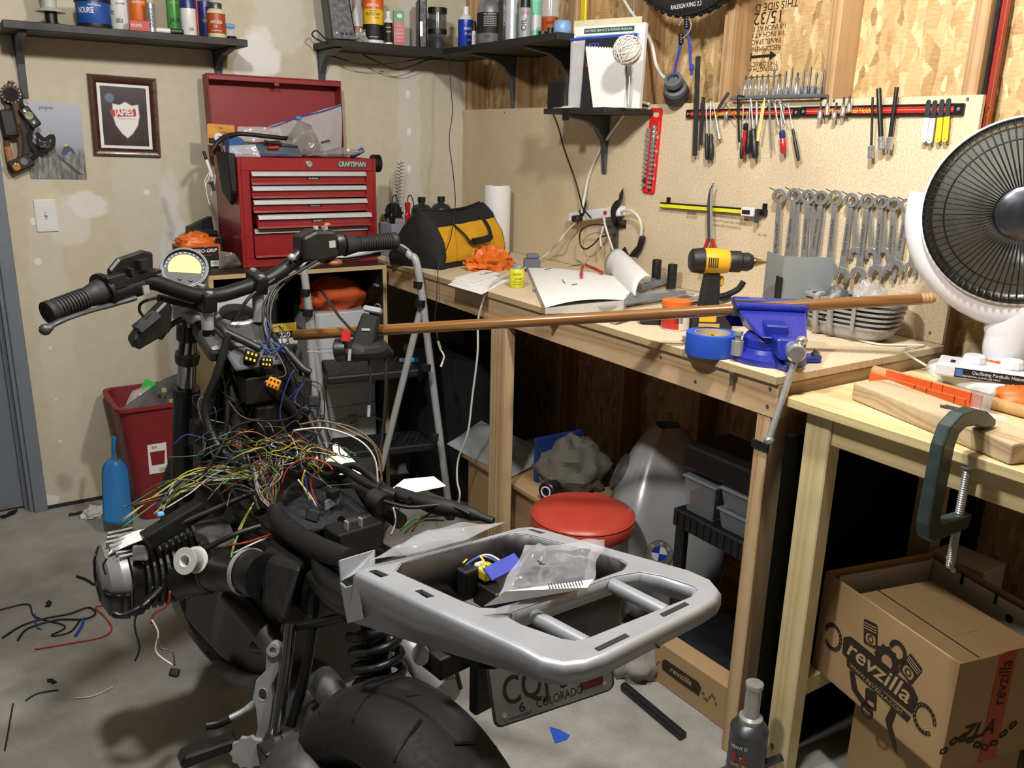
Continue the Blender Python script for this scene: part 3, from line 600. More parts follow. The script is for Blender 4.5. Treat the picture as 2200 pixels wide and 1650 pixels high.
MB(cat and Matrix.Identity(4)).tube(cat([at(24,172, y=-0.03), at(40,185, y=-0.03), at(56,215, y=-0.02), at(60,222, y=-0.006)], 4),0.0008,5).b('hanging_cord', STRAP, h3)
# ================================================================ red tool chest
REDP = mat('red_enamel', '#8f2225', 0.3, var=0.1, scale=8, coat=0.2); REDI = mat('red_enamel_inside', '#8b2628', 0.5, var=0.1, scale=8); ALU = mat('aluminium_trim', '#c2c2c2', 0.35,0.3, var=0.03, scale=100)
TBX0, TBX1, TBY, TBZ, TBH = -1.148,-0.626,-0.43, CZ+0.0006,1.333
ch = thing('tool_chest', 'red steel tool chest with five drawers and its lid open', 'tool chest', (0,0, TBZ))
def L(x, y, z): return (x, y, z-TBZ)
def lb(mb, a, b): return mb.box(L(*a), L(*b))
x0, x1, yf, yb, z0, z1 = TBX0, TBX1, TBY, -0.13, TBZ, TBH
mb = MB()
lb(mb, (x0, yf, z0),(x0+0.012, yb, z1)); lb(mb, (x1-0.012, yf, z0),(x1, yb, z1)); lb(mb, (x0+0.012, yb-0.004, z0),(x1-0.012, yb, z1)); lb(mb, (x0+0.012, yf+0.002, z0),(x1-0.012, yb-0.004, z0+0.012))
lb(mb, (x0+0.012, yf+0.03, z1-0.10),(x1-0.012, yb-0.004, z1-0.095))
lb(mb, (x0+0.012, yf, z1-0.045),(x1-0.012, yf+0.01, z1)); lb(mb, (x0+0.012, yf, z0),(x1-0.012, yf+0.01, z0+0.032))
lb(mb, (x0+0.012, yf, z0+0.032),(x0+0.042, yf+0.01, z1-0.045)); lb(mb, (x1-0.042, yf, z0+0.032),(x1-0.012, yf+0.01, z1-0.045))
mb.b('body', REDP, ch, sm=0, bv=0.002)
dz = [(1.288,1.240,0.0),(1.238,1.193,0.0),(1.190,1.143,0.006),(1.140,1.090,0.030),(1.089,0.984,0.0)]
LBL = {0: 'PLIERS', 2: 'WRENCHES', 3: 'SOCKETS'}
for i, (a, b, pull) in enumerate(dz):
    dx0, dx1 = x0+0.044, x1-0.046; yy = yf-0.004-pull
    if i == 3: dx0 += 0.006; dx1 += 0.006
    d = MB(); lb(d, (dx0, yy, b+0.003),(dx1, yy+0.006, a-0.002)); lb(d, (dx0+0.004, yy+0.006, b+0.008),(dx1-0.004, yb-0.03, a-0.008)); dr_ = d.b('drawer', REDP, ch, sm=0, bv=0.0012)
    # curved bottom lip and the aluminium pull along the top
    lipz = b+0.004; t_ = MB(); t_.prism([(0,0),(-0.009,0.004),(-0.011,-0.003),(0,-0.004)], dx0, dx1, Matrix(((0,0,1,0),(1,0,0, yy),(0,1,0, lipz-TBZ),(0,0,0,1)))); t_.b('drawer_lip', REDP, dr_, sm=0)
    t_ = MB(); t_.prism([(0,0),(-0.008,-0.003),(-0.014,-0.016),(-0.012,-0.016),(-0.004,-0.006),(0,-0.005)], dx0+0.001, dx1-0.001, Matrix(((0,0,1,0),(1,0,0, yy),(0,1,0, a-0.0015-TBZ),(0,0,0,1)))); t_.b('pull_trim', ALU, dr_, sm=0)
    if i in LBL:
        q = MB(); lb(q, (-0.902, yy-0.001, b+0.017),(-0.852, yy, b+0.027)); lab_ = q.b('label_tape', INK, dr_, sm=0)
        text(LBL[i], 0.008, MT((-0.877, yy-0.0015, b+0.022-TBZ)) @ WB, WINK, dr_, width=0.036)
LIDH = 1.628
lid = MB(); Mlid = MT((0, yb+0.002, z1-0.004-TBZ)) @ MR(rad(-3),4, 'X'); lh = LIDH-z1
lid.box((x0,0.062,0),(x1,0.066, lh), Mlid); lid.box((x0,0.0,0),(x0+0.005,0.062, lh), Mlid); lid.box((x1-0.005,0,0),(x1,0.062, lh), Mlid); lid.box((x0+0.005,0, lh-0.005),(x1-0.005,0.062, lh), Mlid); lid.box((x0+0.005,0, lh-0.022),(x1-0.005,0.003, lh-0.005), Mlid)
lid.box(((x0+x1)/2-0.012,-0.004, lh-0.034),((x0+x1)/2+0.008,0.002, lh-0.018), Mlid)
lid.b('lid', REDI, ch, sm=0, bv=0.0015)
MB(MT((-0.890, yf-0.0005,1.312-TBZ)) @ WB).lathe([(0.012,0),(0.012,0.006),(0.009,0.008),(0.004,0.008),(0.004,0.003),(0,0.003)], 18).b('lock', CHROME, ch)
bd = MB(MT((-0.723, yf-0.0005,1.312-TBZ)) @ WB).prism([(-0.056,-0.011),(0.056,-0.011),(0.056,0.011),(-0.056,0.011)], 0,0.002).b('badge', P_('badge_grey', '#4a4747', 0.4), ch, sm=0)
text('CRAFTSMAN', 0.024, MT((-0.723, yf-0.0031,1.312-TBZ)) @ WB, P_('badge_silver', '#d6d3cc', 0.3,0.4), bd, bold=0.012, width=0.106)
# ---------------------------------------------------------------- things in the open top
ZIPB = mat('zip_bag_film', '#dcdadb', 0.08, var=0.12, scale=50, alpha=0.42, spec=1.0, bump=1.0, bscale=70); ZIPD = mat('dark_film', '#8f8b88', 0.12, var=0.2, scale=30, alpha=0.55, spec=1.0, bump=0.5, bscale=60)
BLUEZ = mat('blue_zip', '#2a4fb8', 0.35, alpha=0.92)
def bag(name, label, pts, thick, seed, material=None, cat_='plastic bag', amp=0.006, freq=26, n=18, group=None):
    """pts: four world points"""
    o = bag_mesh(*pts, thick, seed, amp, freq, n).b(name, material or ZIPB, sm=60); return tag(o, label, cat_, group)
A = lambda u, v, y: at(u, v, y=y)
b1 = thing('zip_bag', 'large clear zip bag with a blue slider seal in the open lid', 'plastic bag', (0,0,0))
bag_mesh(A(620,330,-0.24), A(735,335,-0.17), A(733,224,-0.13), A(575,272,-0.13),0.02,3,0.007).b('pouch', ZIPB, b1, sm=60)
MB().tube(cat([A(573,276,-0.135), A(600,268,-0.14), A(640,252,-0.14),(A(690,240,-0.14)), A(734,225,-0.135)], 4),0.0045,6, flat=0.5).b('zip_seal', BLUEZ, b1); MB(wb(641,253,0.15)).box((-0.01,-0.006,-0.006),(0.01,0.006,0.006)).b('slider', P_('sky_blue', '#3f93d6', 0.4), b1, sm=0, bv=0.002)
bag('zip_bag', 'grey cloudy plastic bag bulging in the middle of the chest top', [A(600,332,-0.34), A(700,334,-0.33), A(668,268,-0.3), A(640,254,-0.30)], 0.03,5, ZIPD, amp=0.008)
bag('zip_bag', 'clear bag stretched behind the black tube in the chest', [A(510,310,-0.22), A(610,300,-0.22), A(600,275,-0.2), A(512,270,-0.2)], 0.012,7)
bag('zip_bag', 'crumpled clear bag drooping over the front corner of the chest', [A(655,336,-0.4), A(745,337,-0.40), A(788,325,-0.41), A(735,315,-0.38)], 0.02,9, ZIPD)
bag('zip_bag', 'small clear pouch tucked at the front of the chest tray', [A(484,336,-0.38), A(560,337,-0.40), A(548,310,-0.39), A(478,312,-0.36)], 0.01,12)
o = bag_mesh(A(515,335,-0.35), A(650,336,-0.36), A(640,316,-0.34), A(520,308,-0.33),0.015,21,0.004).b('grey_pouch', mat('slate_cloth', '#4c5663', 0.6, var=0.1), sm=60); tag(o, 'slate grey flat pouch lying across the chest tray', 'pouch')
e = thing('blister_card', 'orange and black blister card standing in the chest', 'packaging', MT(A(475,290,-0.2)) @ WB @ MR(rad(-2),4, 'Z'))
hp = [(-0.008,0.022),(0.008,0.022),(0.008,0.026),(-0.008,0.026)]
MB().prism(rrect(0.098,0.075,0.006),-0.001,0.001, None, [hp]).b('card', P_('orange_card', '#d99a3a', 0.35, var=0.3, scale=25), e, sm=0); MB(TR(0,-0.02,0.0012)).box((-0.045,-0.012,0),(0.045,0.008,0.0006)).b('card_band', INK, e, sm=0); text('PIERCE', 0.012, TR(0.018,0.008,0.0014), INK, e)
MB(TR(-0.012,-0.01,0.001)).lathe([(0.016,0),(0.016,0.012),(0.007,0.013),(0.006,0.006),(0,0.006)], 18).b('white_roll', WHITEP, e)
o = MB().tube(cat([A(455,325,-0.33), A(475,298,-0.32), A(510,288,-0.3), A(545,290,-0.3), A(600,296,-0.3), A(625,298,-0.28)], 5),0.008,9).b('black_hose', mat('rubber', '#1a1a1a', 0.5, var=0.2), sm=60); tag(o, 'black rubber hose arching over the chest tray', 'hose')
o = MB(frame(A(505,318,-0.31), z=(-0.25,-0.9,0.35))).lathe([(0.042,0),(0.042,0.004),(0.008,0.004),(0.008,0.0045),(0,0.0045)], 28).b('sanding_disc', P_('blue_abrasive', '#27508c', 0.7, bump=0.3, scale=200)); tag(o, 'blue round sanding disc leaning in the chest', 'disc')
e = thing('pliers', 'black handled pliers with red trim lying in the chest', 'pliers', (0,0,0)); MB().tube(cat([A(568,306,-0.35), A(585,308,-0.35), A(605,310,-0.35)], 3), [0.009,0.0075,0.007,0.0065,0.006,0.006,0.006], 8).b('handle', BLACKP, e); MB().tube([A(575,318,-0.36), A(598,317,-0.36)], 0.006,8).b('handle', REDL, e); MB().tube([A(603,311,-0.35), A(640,314,-0.35)], [0.007,0.003], 6).b('jaw', DSTEEL, e)
o = MB().tube([A(690,307,-0.30), A(708,302,-0.30)], [0.004,0.0045], 6).b('hex_key', DSTEEL); tag(o, 'dark steel key poking out of the bags', 'hex key')
o = MB().tube([A(755,337,-0.37), A(779,322,-0.36)], [0.009,0.011], 9).b('screwdriver_grip', BLUE1); tag(o, 'blue screwdriver grip at the corner of the chest tray', 'screwdriver')
o = MB(frame(at(798,351, y=-0.30), z=(1,0,0))).lathe([(0.014,0.0)]+[q for k in range(5) for q in ((0.034,0.004+k*0.006),(0.034,0.008+k*0.006),(0.032,0.009+k*0.006))]+[(0.014,0.036),(0,0.036)], 28).b('chest_knob', BLACKP, ch)
o.matrix_parent_inverse = MT((0,0,-TBZ))
e = thing('pen_pouch', 'black felt pouch of pens clipped to the side of the chest', 'pouch', (0,0,0))
mb = MB(); px_ = x0-0.002
mb.add([(px_, -0.425,1.345),(px_, -0.30,1.345),(px_, -0.30,1.21),(px_, -0.37,1.165),(px_, -0.425,1.215),(px_-0.03,-0.425,1.35),(px_-0.036,-0.30,1.35),(px_-0.022,-0.30,1.21),(px_-0.012,-0.37,1.165),(px_-0.022,-0.425,1.215)], [(0,1,2,3,4),(5,9,8,7,6),(0,5,6,1),(1,6,7,2),(2,7,8,3),(3,8,9,4),(4,9,5,0)]); mb.b('felt_pouch', BLACKM, e, sm=0, bv=0.004)
for k, (yy, zz, c, ln) in enumerate(((-0.41,1.40, NAVY, 0.1),(-0.385,1.385, P_('wood_pencil', '#7c4b30', 0.6),0.09),(-0.35,1.39, BLACKP, 0.09),(-0.32,1.38, P_('pen_grey', '#6d6f73', 0.4),0.08))):
    w_ = thing('pen', ['blue pen in the pouch on the chest side', 'brown pencil in the pouch on the chest side', 'black pen in the pouch on the chest side', 'grey pen in the pouch on the chest side'][k], 'pen', frame((px_-0.018, yy, zz), z=(0.06*(k-1),0.08,-1)))
    MB().lathe([(0,0),(0.0035,0.001),(0.0042,0.01),(0.0042, ln)], 9).b('barrel', c, w_); MB().cbox((0.005,0,0.02),(0.002,0.003,0.03)).b('clip', WHITE2 if k == 0 else BLACKP, w_, sm=0)
e = thing('marker_pen', 'white marker with a black cap tied to the chest with string', 'pen', frame(at(437,324, y=-0.42), z=at(453,372, y=-0.43)-at(437,324, y=-0.42)))
MB().lathe([(0,0),(0.005,0.001),(0.0055,0.03)], 10).b('cap', BLACKP, e); MB().lathe([(0.005,0.03),(0.005,0.085),(0.003,0.09),(0,0.09)], 10).b('barrel', WHITEP, e)
e = thing('key_string', 'white string and keys hanging from the marker on the chest', 'string', (0,0,0))
for pts in (((452,366),(448,385),(442,395),(444,415),(450,440)),((454,368),(456,392),(453,420)),((450,370),(440,388),(443,402))): MB().tube(cat([at(u, v, y=-0.429) for u, v in pts], 4),0.0013,5).b('string', WHITEPAPER, e)
MB(wb(455,398,0.437,20)).prism([(-0.006,-0.02),(0.006,-0.02),(0.008,0.0),(0.01,0.012),(-0.01,0.012),(-0.004,0)], 0,0.002).b('key', BLACKP, e, sm=0); MB(wb(461,385,0.437,-10)).box((-0.003,-0.015,0),(0.003,0.015,0.002)).b('key', STEEL, e, sm=0)
# ---------------------------------------------------------------- beside the chest on the cabinet
zc = CZ+0.0006
def on(u, v, z): return at(u, v, z=z)
p = on(425,578, zc); e = thing('glove_box', 'black and orange glove carton with orange gloves spilling out', 'box', MT((p.x, p.y, zc)) @ MR(rad(6),4, 'Z'))
gw, gh, gd = 0.135,0.082,0.10
MB().box((-0.05,0,0),(-0.05+gw, gd, gh)).b('carton', INK, e, sm=0, bv=0.001); MB().box((-0.0505,-0.0006, gh-0.006),(-0.0495+gw, gd+0.0006, gh+0.0005)).b('orange_rim', P_('carton_orange', '#d8591e', 0.5), e, sm=0); MB().box((-0.05+gw-0.007,-0.0008,0),(-0.0494+gw, 0, gh-0.006)).b('orange_edge', MATS['carton_orange'], e, sm=0)
text('ASTRO-GRIP', 0.017, TR(0.022,-0.0012,0.062) @ WB, WINK, e, bold=0.015, shear=0.25, width=0.1); text('NITRILE GLOVES', 0.006, TR(0.022,-0.0012,0.046) @ WB, MATS['carton_orange'], e, width=0.06)
q = MB().box((0.047,-0.0012,0.006),(0.076,-0.0004,0.026)).b('barcode', WHITEPAPER, e, sm=0); text('IIIIIIII', 0.017, TR(0.0615,-0.0016,0.016) @ WB, INK, q, width=0.024)
GLV = mat('orange_nitrile', '#dd6f22', 0.45, var=0.15, scale=20); cloth_mesh((0.018, gd/2, gh-0.008),(0.06,0.045,0.032),4,0.35,2.6).b('gloves', GLV, e, sm=60)
p = on(352,560, zc); p = V((-1.235,-0.21, zc)); e = thing('battery_charger', 'black ribbed battery charger standing behind the gauge', 'charger', MT(p) @ MR(rad(8),4, 'Z'))
MB().box((-0.055,-0.05,0),(0.07,0.06,0.10)).b('charger_body', BLACKP, e, sm=0, bv=0.012, seg=2); MB().box((-0.035,-0.045,0.10),(0.05,0.04,0.116)).b('dock', BLACKM, e, sm=0, bv=0.004)
for k in range(7): MB().box((-0.03+k*0.013,-0.054,0.045),(-0.025+k*0.013,-0.049,0.085)).b('vent_rib', BLACKM, e, sm=0)
bag('plastic_sleeve', 'crumpled grey plastic sleeve between the glove carton and the chest', [on(470,578, zc+0.002), on(522,572, zc+0.002), A(505,545,-0.45)+V((0,0,0.0)), A(470,540,-0.43)], 0.035,14, ZIPD)
p = V((-1.205,-0.09, zc)); o = MB(MT(p) @ TR(rz=15)).hexa([(-0.06,-0.03,0),(0.05,-0.03,0),(0.05,0.04,0),(-0.06,0.04,0),(-0.05,-0.02,0.12),(0.045,-0.01,0.155),(0.045,0.02,0.155),(-0.05,0.02,0.12)]).b('folded_card', mat('dark_card', '#2b2a2a', 0.5), sm=0, bv=0.002); tag(o, 'dark folded packaging card behind the glove carton', 'packaging')
# ================================================================ things on the corner shelf
z = CZ2+0.0005
SKIN = 0
BLK = BLACKP; ORG2 = P_('bright_orange', '#e0661f', 0.4); YEL2 = P_('label_yellow', '#e6bd2a', 0.4); GRN2 = P_('box_green', '#1f8a45', 0.45); BLU2 = P_('deep_blue', '#1f3fae', 0.3)
SILB = P_('silver_bottle', '#8e9094', 0.3,0.5); PALE = P_('pale_grey_can', '#b9bdc4', 0.28,0.2); GREYC = P_('mid_grey_can', '#9fa1a4', 0.4,0.1); MINT = P_('mint_label', '#7fd9b4', 0.45); SKYL = P_('sky_lid', '#84a9d4', 0.35, alpha=0.9)
# router
p = stand(735, z, y=-0.14); e = thing('router', 'black upright router with a small blue light on the corner shelf', 'router', MT(p) @ MR(rad(-12),4, 'Z'))
MB().hexa([(-0.05,-0.07,0),(0.045,-0.07,0),(0.045,0.08,0),(-0.05,0.08,0),(-0.075,-0.06,0.26),(0.005,-0.06,0.26),(0.005,0.08,0.26),(-0.075,0.08,0.26)]).b('case', BLACKP, e, sm=0, bv=0.006, seg=2)
MB(TR(-0.032,-0.0722,0.026)).ball((0,0,0),0.0028,8,6).b('status_light', mat('blue_led', '#4a52ff', 0.4, emit=6), e)
for k in range(3): MB(TR(-0.012+k*0.017,-0.0716,0.024)).box((-0.005,-0.001,-0.003),(0.005,0.001,0.004)).b('port', BLACKM, e, sm=0)
p = stand(772, z, y=-0.05); e = can('spray_bottle', 'white trigger spray bottle with an orange label behind the wipes tub', p, 0.035,0.2, [('bottle', WHITEP, [(0.034,0),(0.036,0.004),(0.036,0.09),(0.028,0.12),(0.013,0.15),(0.013,0.18)]),('paper_label', ORG2, [(0.0362,0.01),(0.0366,0.011),(0.0366,0.07),(0.0362,0.072)]),('trigger_head', REDL, [(0.014,0.18),(0.014,0.22),(0,0.22)])], cat_='bottle')
p = stand(803, z, y=-0.165); can('wipes_tub', 'yellow and black wipes tub with an orange top label', p, 0.041,0.19, [('base_ring', WHITEP, [(0.042,0),(0.0425,0.004),(0.0425,0.013),(0.041,0.013)]),('lower_label', INK, [(0.041,0.013),(0.041,0.07)]),('label', YEL2, [(0.0411,0.07),(0.0411,0.125)]),('upper_label', ORG2, [(0.0412,0.125),(0.0412,0.165),(0.041,0.168)]),('lid', WHITEP, [(0.042,0.168),(0.042,0.19),(0.03,0.2),(0,0.2)])], [('ARMORALL', 0.015,0.138, WINK, 0.05),('ORIGINAL', 0.006,0.118, INK, 0.03),('PROTECTANT', 0.014,0.106, INK, 0.058),('WIPES', 0.007,0.093, INK, 0.02,20),('armor wipes', 0.008,0.024, WINK, 0.035)], cat_='tub')
p = stand(835, z, y=-0.212); can('polish_bottle', 'small white bottle with a black label between wipes and wax', p, 0.0165,0.13, [('bottle', WHITEP, [(0.0165,0),(0.0165,0.085),(0.009,0.095),(0.009,0.12),(0,0.12)]),('paper_label', INK, [(0.0167,0.006),(0.0168,0.006),(0.0168,0.078),(0.0167,0.078)])], [('PLASTIC', 0.007,0.06, WINK, 0.022,0,0.0168),('CLEAN', 0.007,0.045, WINK, 0.02,0,0.0168)], cat_='bottle')
p = stand(857, z, y=-0.19); e = thing('wax_box', 'green and red wax carton standing on the corner shelf', 'box', MT(p) @ MR(rad(-22),4, 'Z')); MB().box((-0.021,-0.019,0),(0.021,0.019,0.085)).b('lower_carton', REDL, e, sm=0); MB().box((-0.021,-0.019,0.085),(0.021,0.019,0.128)).b('upper_carton', GRN2, e, sm=0)
MB(TR(0.003,-0.0194,0.109) @ WB).prism([(0.011*math.cos(a*PI/8),0.008*math.sin(a*PI/8)) for a in range(16)], 0,0.0003).b('oval_mark', WINK, e, sm=0); text('ICE', 0.008, TR(0.003,-0.02,0.109) @ WB, REDL, e)
for k in range(5): text('MINERAL OIL', 0.005, TR(0.003,-0.0195,0.016+k*0.014) @ WB, WINK, e, width=0.028)
p = stand(775, z, y=-0.205); o = cloth_mesh(tuple(p),(0.022,0.014,0.026),8,0.6,3.2,16,10, ridge=1.0).b('foil_ball', STEEL, sm=20); tag(o, 'crumpled foil scrap in front of the router', 'foil')
p = stand(905, z, y=-0.13); e = thing('black_case', 'thin black case standing against the wall on the corner shelf', 'case', MT(p) @ MR(rad(-20),4, 'Z')); MB().box((-0.016,-0.06,0),(0.016,0.05,0.19)).b('case_body', BLACKP, e, sm=0, bv=0.005); MB().box((-0.012,-0.061,0.045),(-0.002,-0.0602,0.10)).b('sticker', PALE, e, sm=0)
p = stand(940, z, y=-0.165); can('screw_caddy', 'smoky screw top jars stacked on the corner shelf', p, 0.037,0.2, [('lower_jar', CLEARD, [(0.034,0),(0.036,0.003),(0.036,0.062)]),('middle_lid', BLACKP, [(0.039,0.062),(0.039,0.078),(0.036,0.079)]),('upper_jar', CLEARD, [(0.036,0.079),(0.036,0.14)]),('top_lid', BLACKP, [(0.039,0.14),(0.039,0.16),(0,0.161)]),('screws', DSTEEL, [(0.028,0.004),(0.03,0.03),(0.018,0.05),(0,0.055)])], [('6', 0.016,0.118, INK, None, 18)], cat_='jar')
p = stand(1000, z, x=-0.15); can('brake_fluid_bottle', 'deep blue fluid bottle with a white neck', p, 0.031,0.16, [('bottle', BLU2, [(0.03,0.004),(0.031,0.006),(0.031,0.11)]),('neck', WHITEP, [(0.031,0.11),(0.024,0.123),(0.013,0.13),(0.013,0.16),(0,0.16)]),('base_ring', WHITEP, [(0.03,0),(0.0313,0.001),(0.0313,0.006),(0.031,0.006)])], [('BRAKE', 0.014,0.075, WINK, 0.036,22),('FLUID', 0.014,0.055, WINK, 0.03,22),('DOT 4', 0.009,0.032, YINK, 0.018,30)], cat_='bottle')
p = stand(1018, z, x=-0.19); can('paint_pen', 'white paint marker with a black cap on the shelf edge', p, 0.008,0.09, [('barrel', WHITEP, [(0.0085,0),(0.0085,0.055)]),('cap', BLACKP, [(0.0095,0.055),(0.0095,0.075),(0.006,0.09),(0,0.09)])], [('ACRYLIC', 0.007,0.028, INK, 0.03,0,0.0085,90)], cat_='pen')
p = stand(1052, z, x=-0.165); can('oil_bottle', 'rounded silver oil bottle with a black back label', p, 0.05,0.17, [('bottle', SILB, [(0.045,0),(0.05,0.007),(0.05,0.13),(0.041,0.15),(0.024,0.16),(0.02,0.18),(0,0.18)]),('back_label', INK, [(0.0501,0.038),(0.0505,0.038),(0.0505,0.112),(0.0501,0.112)])], [('FULL SYNTHETIC', 0.006,0.105, WINK, 0.05,0,0.0506)]+[('engine oil for motorcycles and', 0.0052,0.097-k*0.0065, WINK, 0.05,0,0.0506) for k in range(6)]+[('IIIIIIIII', 0.016,0.026, INK, 0.024,-10)], cat_='bottle')
p = stand(1083, z, x=-0.14); can('chain_lube_can', 'dark mottled lube can behind the silver bottle', p, 0.024,0.19, aerosol(0.024,0.18, P_('camo_label', '#4b463f', 0.4, var=0.6, scale=60), BLACKP), [('CHAIN LUBE', 0.012,0.1, WINK, 0.07,0,0.024,90)])
p = stand(1099, z, x=-0.185); can('plain_tall_can', 'tall plain pale grey tube can on the shelf', p, 0.0245,0.24, [('body', PALE, [(0.0245,0),(0.0245,0.24),(0,0.24)])])
p = stand(1127, z, x=-0.185); can('filter_oil_can', 'pale grey filter oil can with a black cap', p, 0.0235,0.13, [('body', GREYC, [(0.023,0),(0.0235,0.003),(0.0235,0.098),(0.022,0.102)]),('cap', BLACKP, [(0.018,0.102),(0.018,0.14),(0,0.14)])], [('UNI', 0.016,0.083, REDL, 0.028,-5),('OIL', 0.026,0.045, INK, 0.042,-8,0.0235,90)])
p = stand(1150, z, x=-0.12); can('cleaner_bottle', 'mint green and white bottle beside the filter oil', p, 0.022,0.2, [('lower_label', MINT, [(0.022,0),(0.022,0.035)]),('middle_label', WHITEP, [(0.0221,0.035),(0.0221,0.085)]),('upper_label', MINT, [(0.022,0.085),(0.022,0.15),(0.01,0.17),(0,0.17)])], cat_='bottle')
p = stand(1180, z, x=-0.15); can('mixing_cup', 'clear plastic mixing cups with an orange label stuck inside', p, 0.03,0.14, [('cup', CLEAR, [(0.025,0),(0.027,0.06),(0.033,0.065),(0.035,0.15)]),('orange_sticker', ORG2, [(0.0262,0.02),(0.0285,0.066),(0.0262,0.02)])], [('ORIENT', 0.012,0.045, INK, 0.03,0,0.03)], cat_='cup')
p = stand(1208, z, x=-0.17); can('wide_lid_tub', 'small tub with a sky blue lid at the end of the corner shelf', p, 0.03,0.05, [('tub', SKYL, [(0.029,0),(0.031,0.004),(0.031,0.034),(0.026,0.042),(0,0.042)])], cat_='tub')
p = stand(1166, z, x=-0.205); tag(MB(MT(p)).lathe([(0.016,0),(0.016,0.011),(0,0.011)], 16).b('flat_stopper', BLACKP), 'flat black screw top on the shelf edge', 'stopper'); tag(MB(MT(p+V((0.012,-0.028,0)))).lathe([(0.011,0),(0.011,0.022),(0,0.022)], 16).b('tall_stopper', BLACKP), 'tall black screw top on the shelf edge', 'stopper')
# stack behind the manuals on the sill of the studs
p = stand(1300,1.70, x=0.055); can('paint_spray_can', 'blue spray paint can with a drippy white top between the studs', p, 0.036,0.16, [('body', BLU2, [(0.036,0),(0.036,0.10),(0.035,0.105)]),('drip_top', P_('icy_white', '#cfd8e6', 0.4), [(0.0362,0.10),(0.034,0.112),(0.027,0.124),(0,0.126)])], cat_='can')
sill = tag(MB().box((0.016,-1.15,1.68),(OX-0.001,-0.806,1.6995)).b('stud_ledge', STUDZ, sm=0, bv=0.002), 'pine ledge nailed between two studs behind the manuals', 'ledge')
o = MB().box((0.02,-0.845,1.70),(0.03,-0.815,1.95)).b('spirit_level', P_('level_yellow', '#e8d426', 0.4), sm=0, bv=0.002); tag(o, 'bright yellow level strip standing behind the manuals', 'level')
# ================================================================ small shelf with manuals
ms = thing('manual_shelf', 'small black shelf on a grey bracket holding manuals', 'shelf', (0,0,0)); mz = at(1290,228, x=-0.2).z; mz = 1.522
MB().box((-0.21,-1.27, mz-0.018),(-0.0015,-0.93, mz)).b('shelf_board', SHELFB, ms, sm=0, bv=0.0015)
bracket(ms, rw(-1.03, mz-0.0185),0.19,0.20); MB().box((-0.212,-1.08, mz-0.04),(-0.208,-1.045, mz-0.002)).b('tape_tab', BLACKM, ms, sm=0)
G_ = MT((-0.135,-1.155,0)) @ MR(rad(20),4, 'Z') @ MT((0.135,0.95,0)); GV = lambda x, y, zz: G_ @ V((x, y, zz))
def upright(name, label, x, y0, y1, h, t_, material, lean=3, cat_='manual', z=mz+0.0006):
    e = thing(name, label, cat_, G_ @ MT((x, 0, z)) @ MR(rad(lean),4, 'Y')); MB().box((0, y1,0),(t_, y0, h)).b('cover', material, e, sm=0, bv=0.001); return e
upright('folder', 'cream cardboard folder standing behind the manuals', -0.10,-0.80,-1.06,0.285,0.004, CREAM, 2, 'folder')
e = upright('repair_manual', 'white paperback repair manual with a green title strip', -0.125,-0.82,-1.09,0.262,0.018, WHITEPAPER, 2)
MB().box((-0.0006,-1.05,0.238),(0,-0.86,0.254)).b('title_strip', P_('manual_green', '#1f4a3d', 0.5), e, sm=0); text('HAYNES SERVICE & REPAIR MANUAL', 0.011, MT((-0.001,-0.955,0.246)) @ WR, WINK, e, width=0.18); MB().box((-0.0006,-1.07,0.212),(0,-0.83,0.232)).b('title_band', P_('manual_blue', '#9ab4cf', 0.5), e, sm=0)
e = thing('zip_bag', 'clear zip bag with a blue seal hanging in front of the manuals', 'plastic bag', (0,0,0))
bag_mesh(GV(-0.165,-0.84, mz+0.002), GV(-0.165,-1.07, mz+0.004), GV(-0.15,-1.08, mz+0.225), GV(-0.15,-0.83, mz+0.222),0.012,31,0.003,24).b('pouch', ZIPB, e, sm=60); MB().tube([GV(-0.152,-0.83, mz+0.218), GV(-0.152,-0.95, mz+0.22), GV(-0.152,-1.08, mz+0.222)], 0.005,6).b('zip_seal', BLUEZ, e)
e = upright('brochure', 'black brochure with a red band among the manuals', -0.178,-0.895,-1.06,0.215,0.003, P_('brochure_black', '#232326', 0.4),4, 'brochure'); MB().box((-0.0006,-0.97,0.13),(0,-0.905,0.142)).b('red_band', REDL, e, sm=0); text('Access', 0.014, MT((-0.0008,-0.95,0.075)) @ WR, WINK, e); text('POD', 0.02, MT((-0.0008,-0.93,0.195)) @ WR, P_('brochure_blue', '#5a62c0', 0.5), e)
e = thing('note_paper', 'torn white spiral notebook sheets leaning on the manual shelf', 'paper', G_ @ MT((-0.192,0, mz+0.0006)) @ MR(rad(5),4, 'Y')); edge = [(-0.905+(-0.15)*k/30,0.192-0.012*k/30+(0.003 if k % 2 else -0.003)) for k in range(31)]
MB().prism([(0.955,0.0)]+[(-y, h) for y, h in edge]+[(1.08,0.0)], 0,0.002, Matrix(((0,0,1,0),(-1,0,0,0),(0,1,0,0),(0,0,0,1)))).b('sheet', WHITEPAPER, e, sm=0)
tag(MB().box((-0.205,-1.03, mz+0.0006),(-0.195,-0.945, mz+0.086)).b('black_booklet', BLACKM, sm=0), 'black booklet standing at the end of the manual shelf', 'booklet')
o = bag_mesh(V((-0.207,-0.97, mz+0.001)), V((-0.21,-1.09, mz+0.001)), V((-0.16,-1.09, mz+0.006)), V((-0.17,-0.97, mz+0.006)),0.006,41,0.002).b('leaflet', WHITEPAPER, sm=60); tag(o, 'thin white leaflet lying at the front of the manual shelf', 'leaflet')
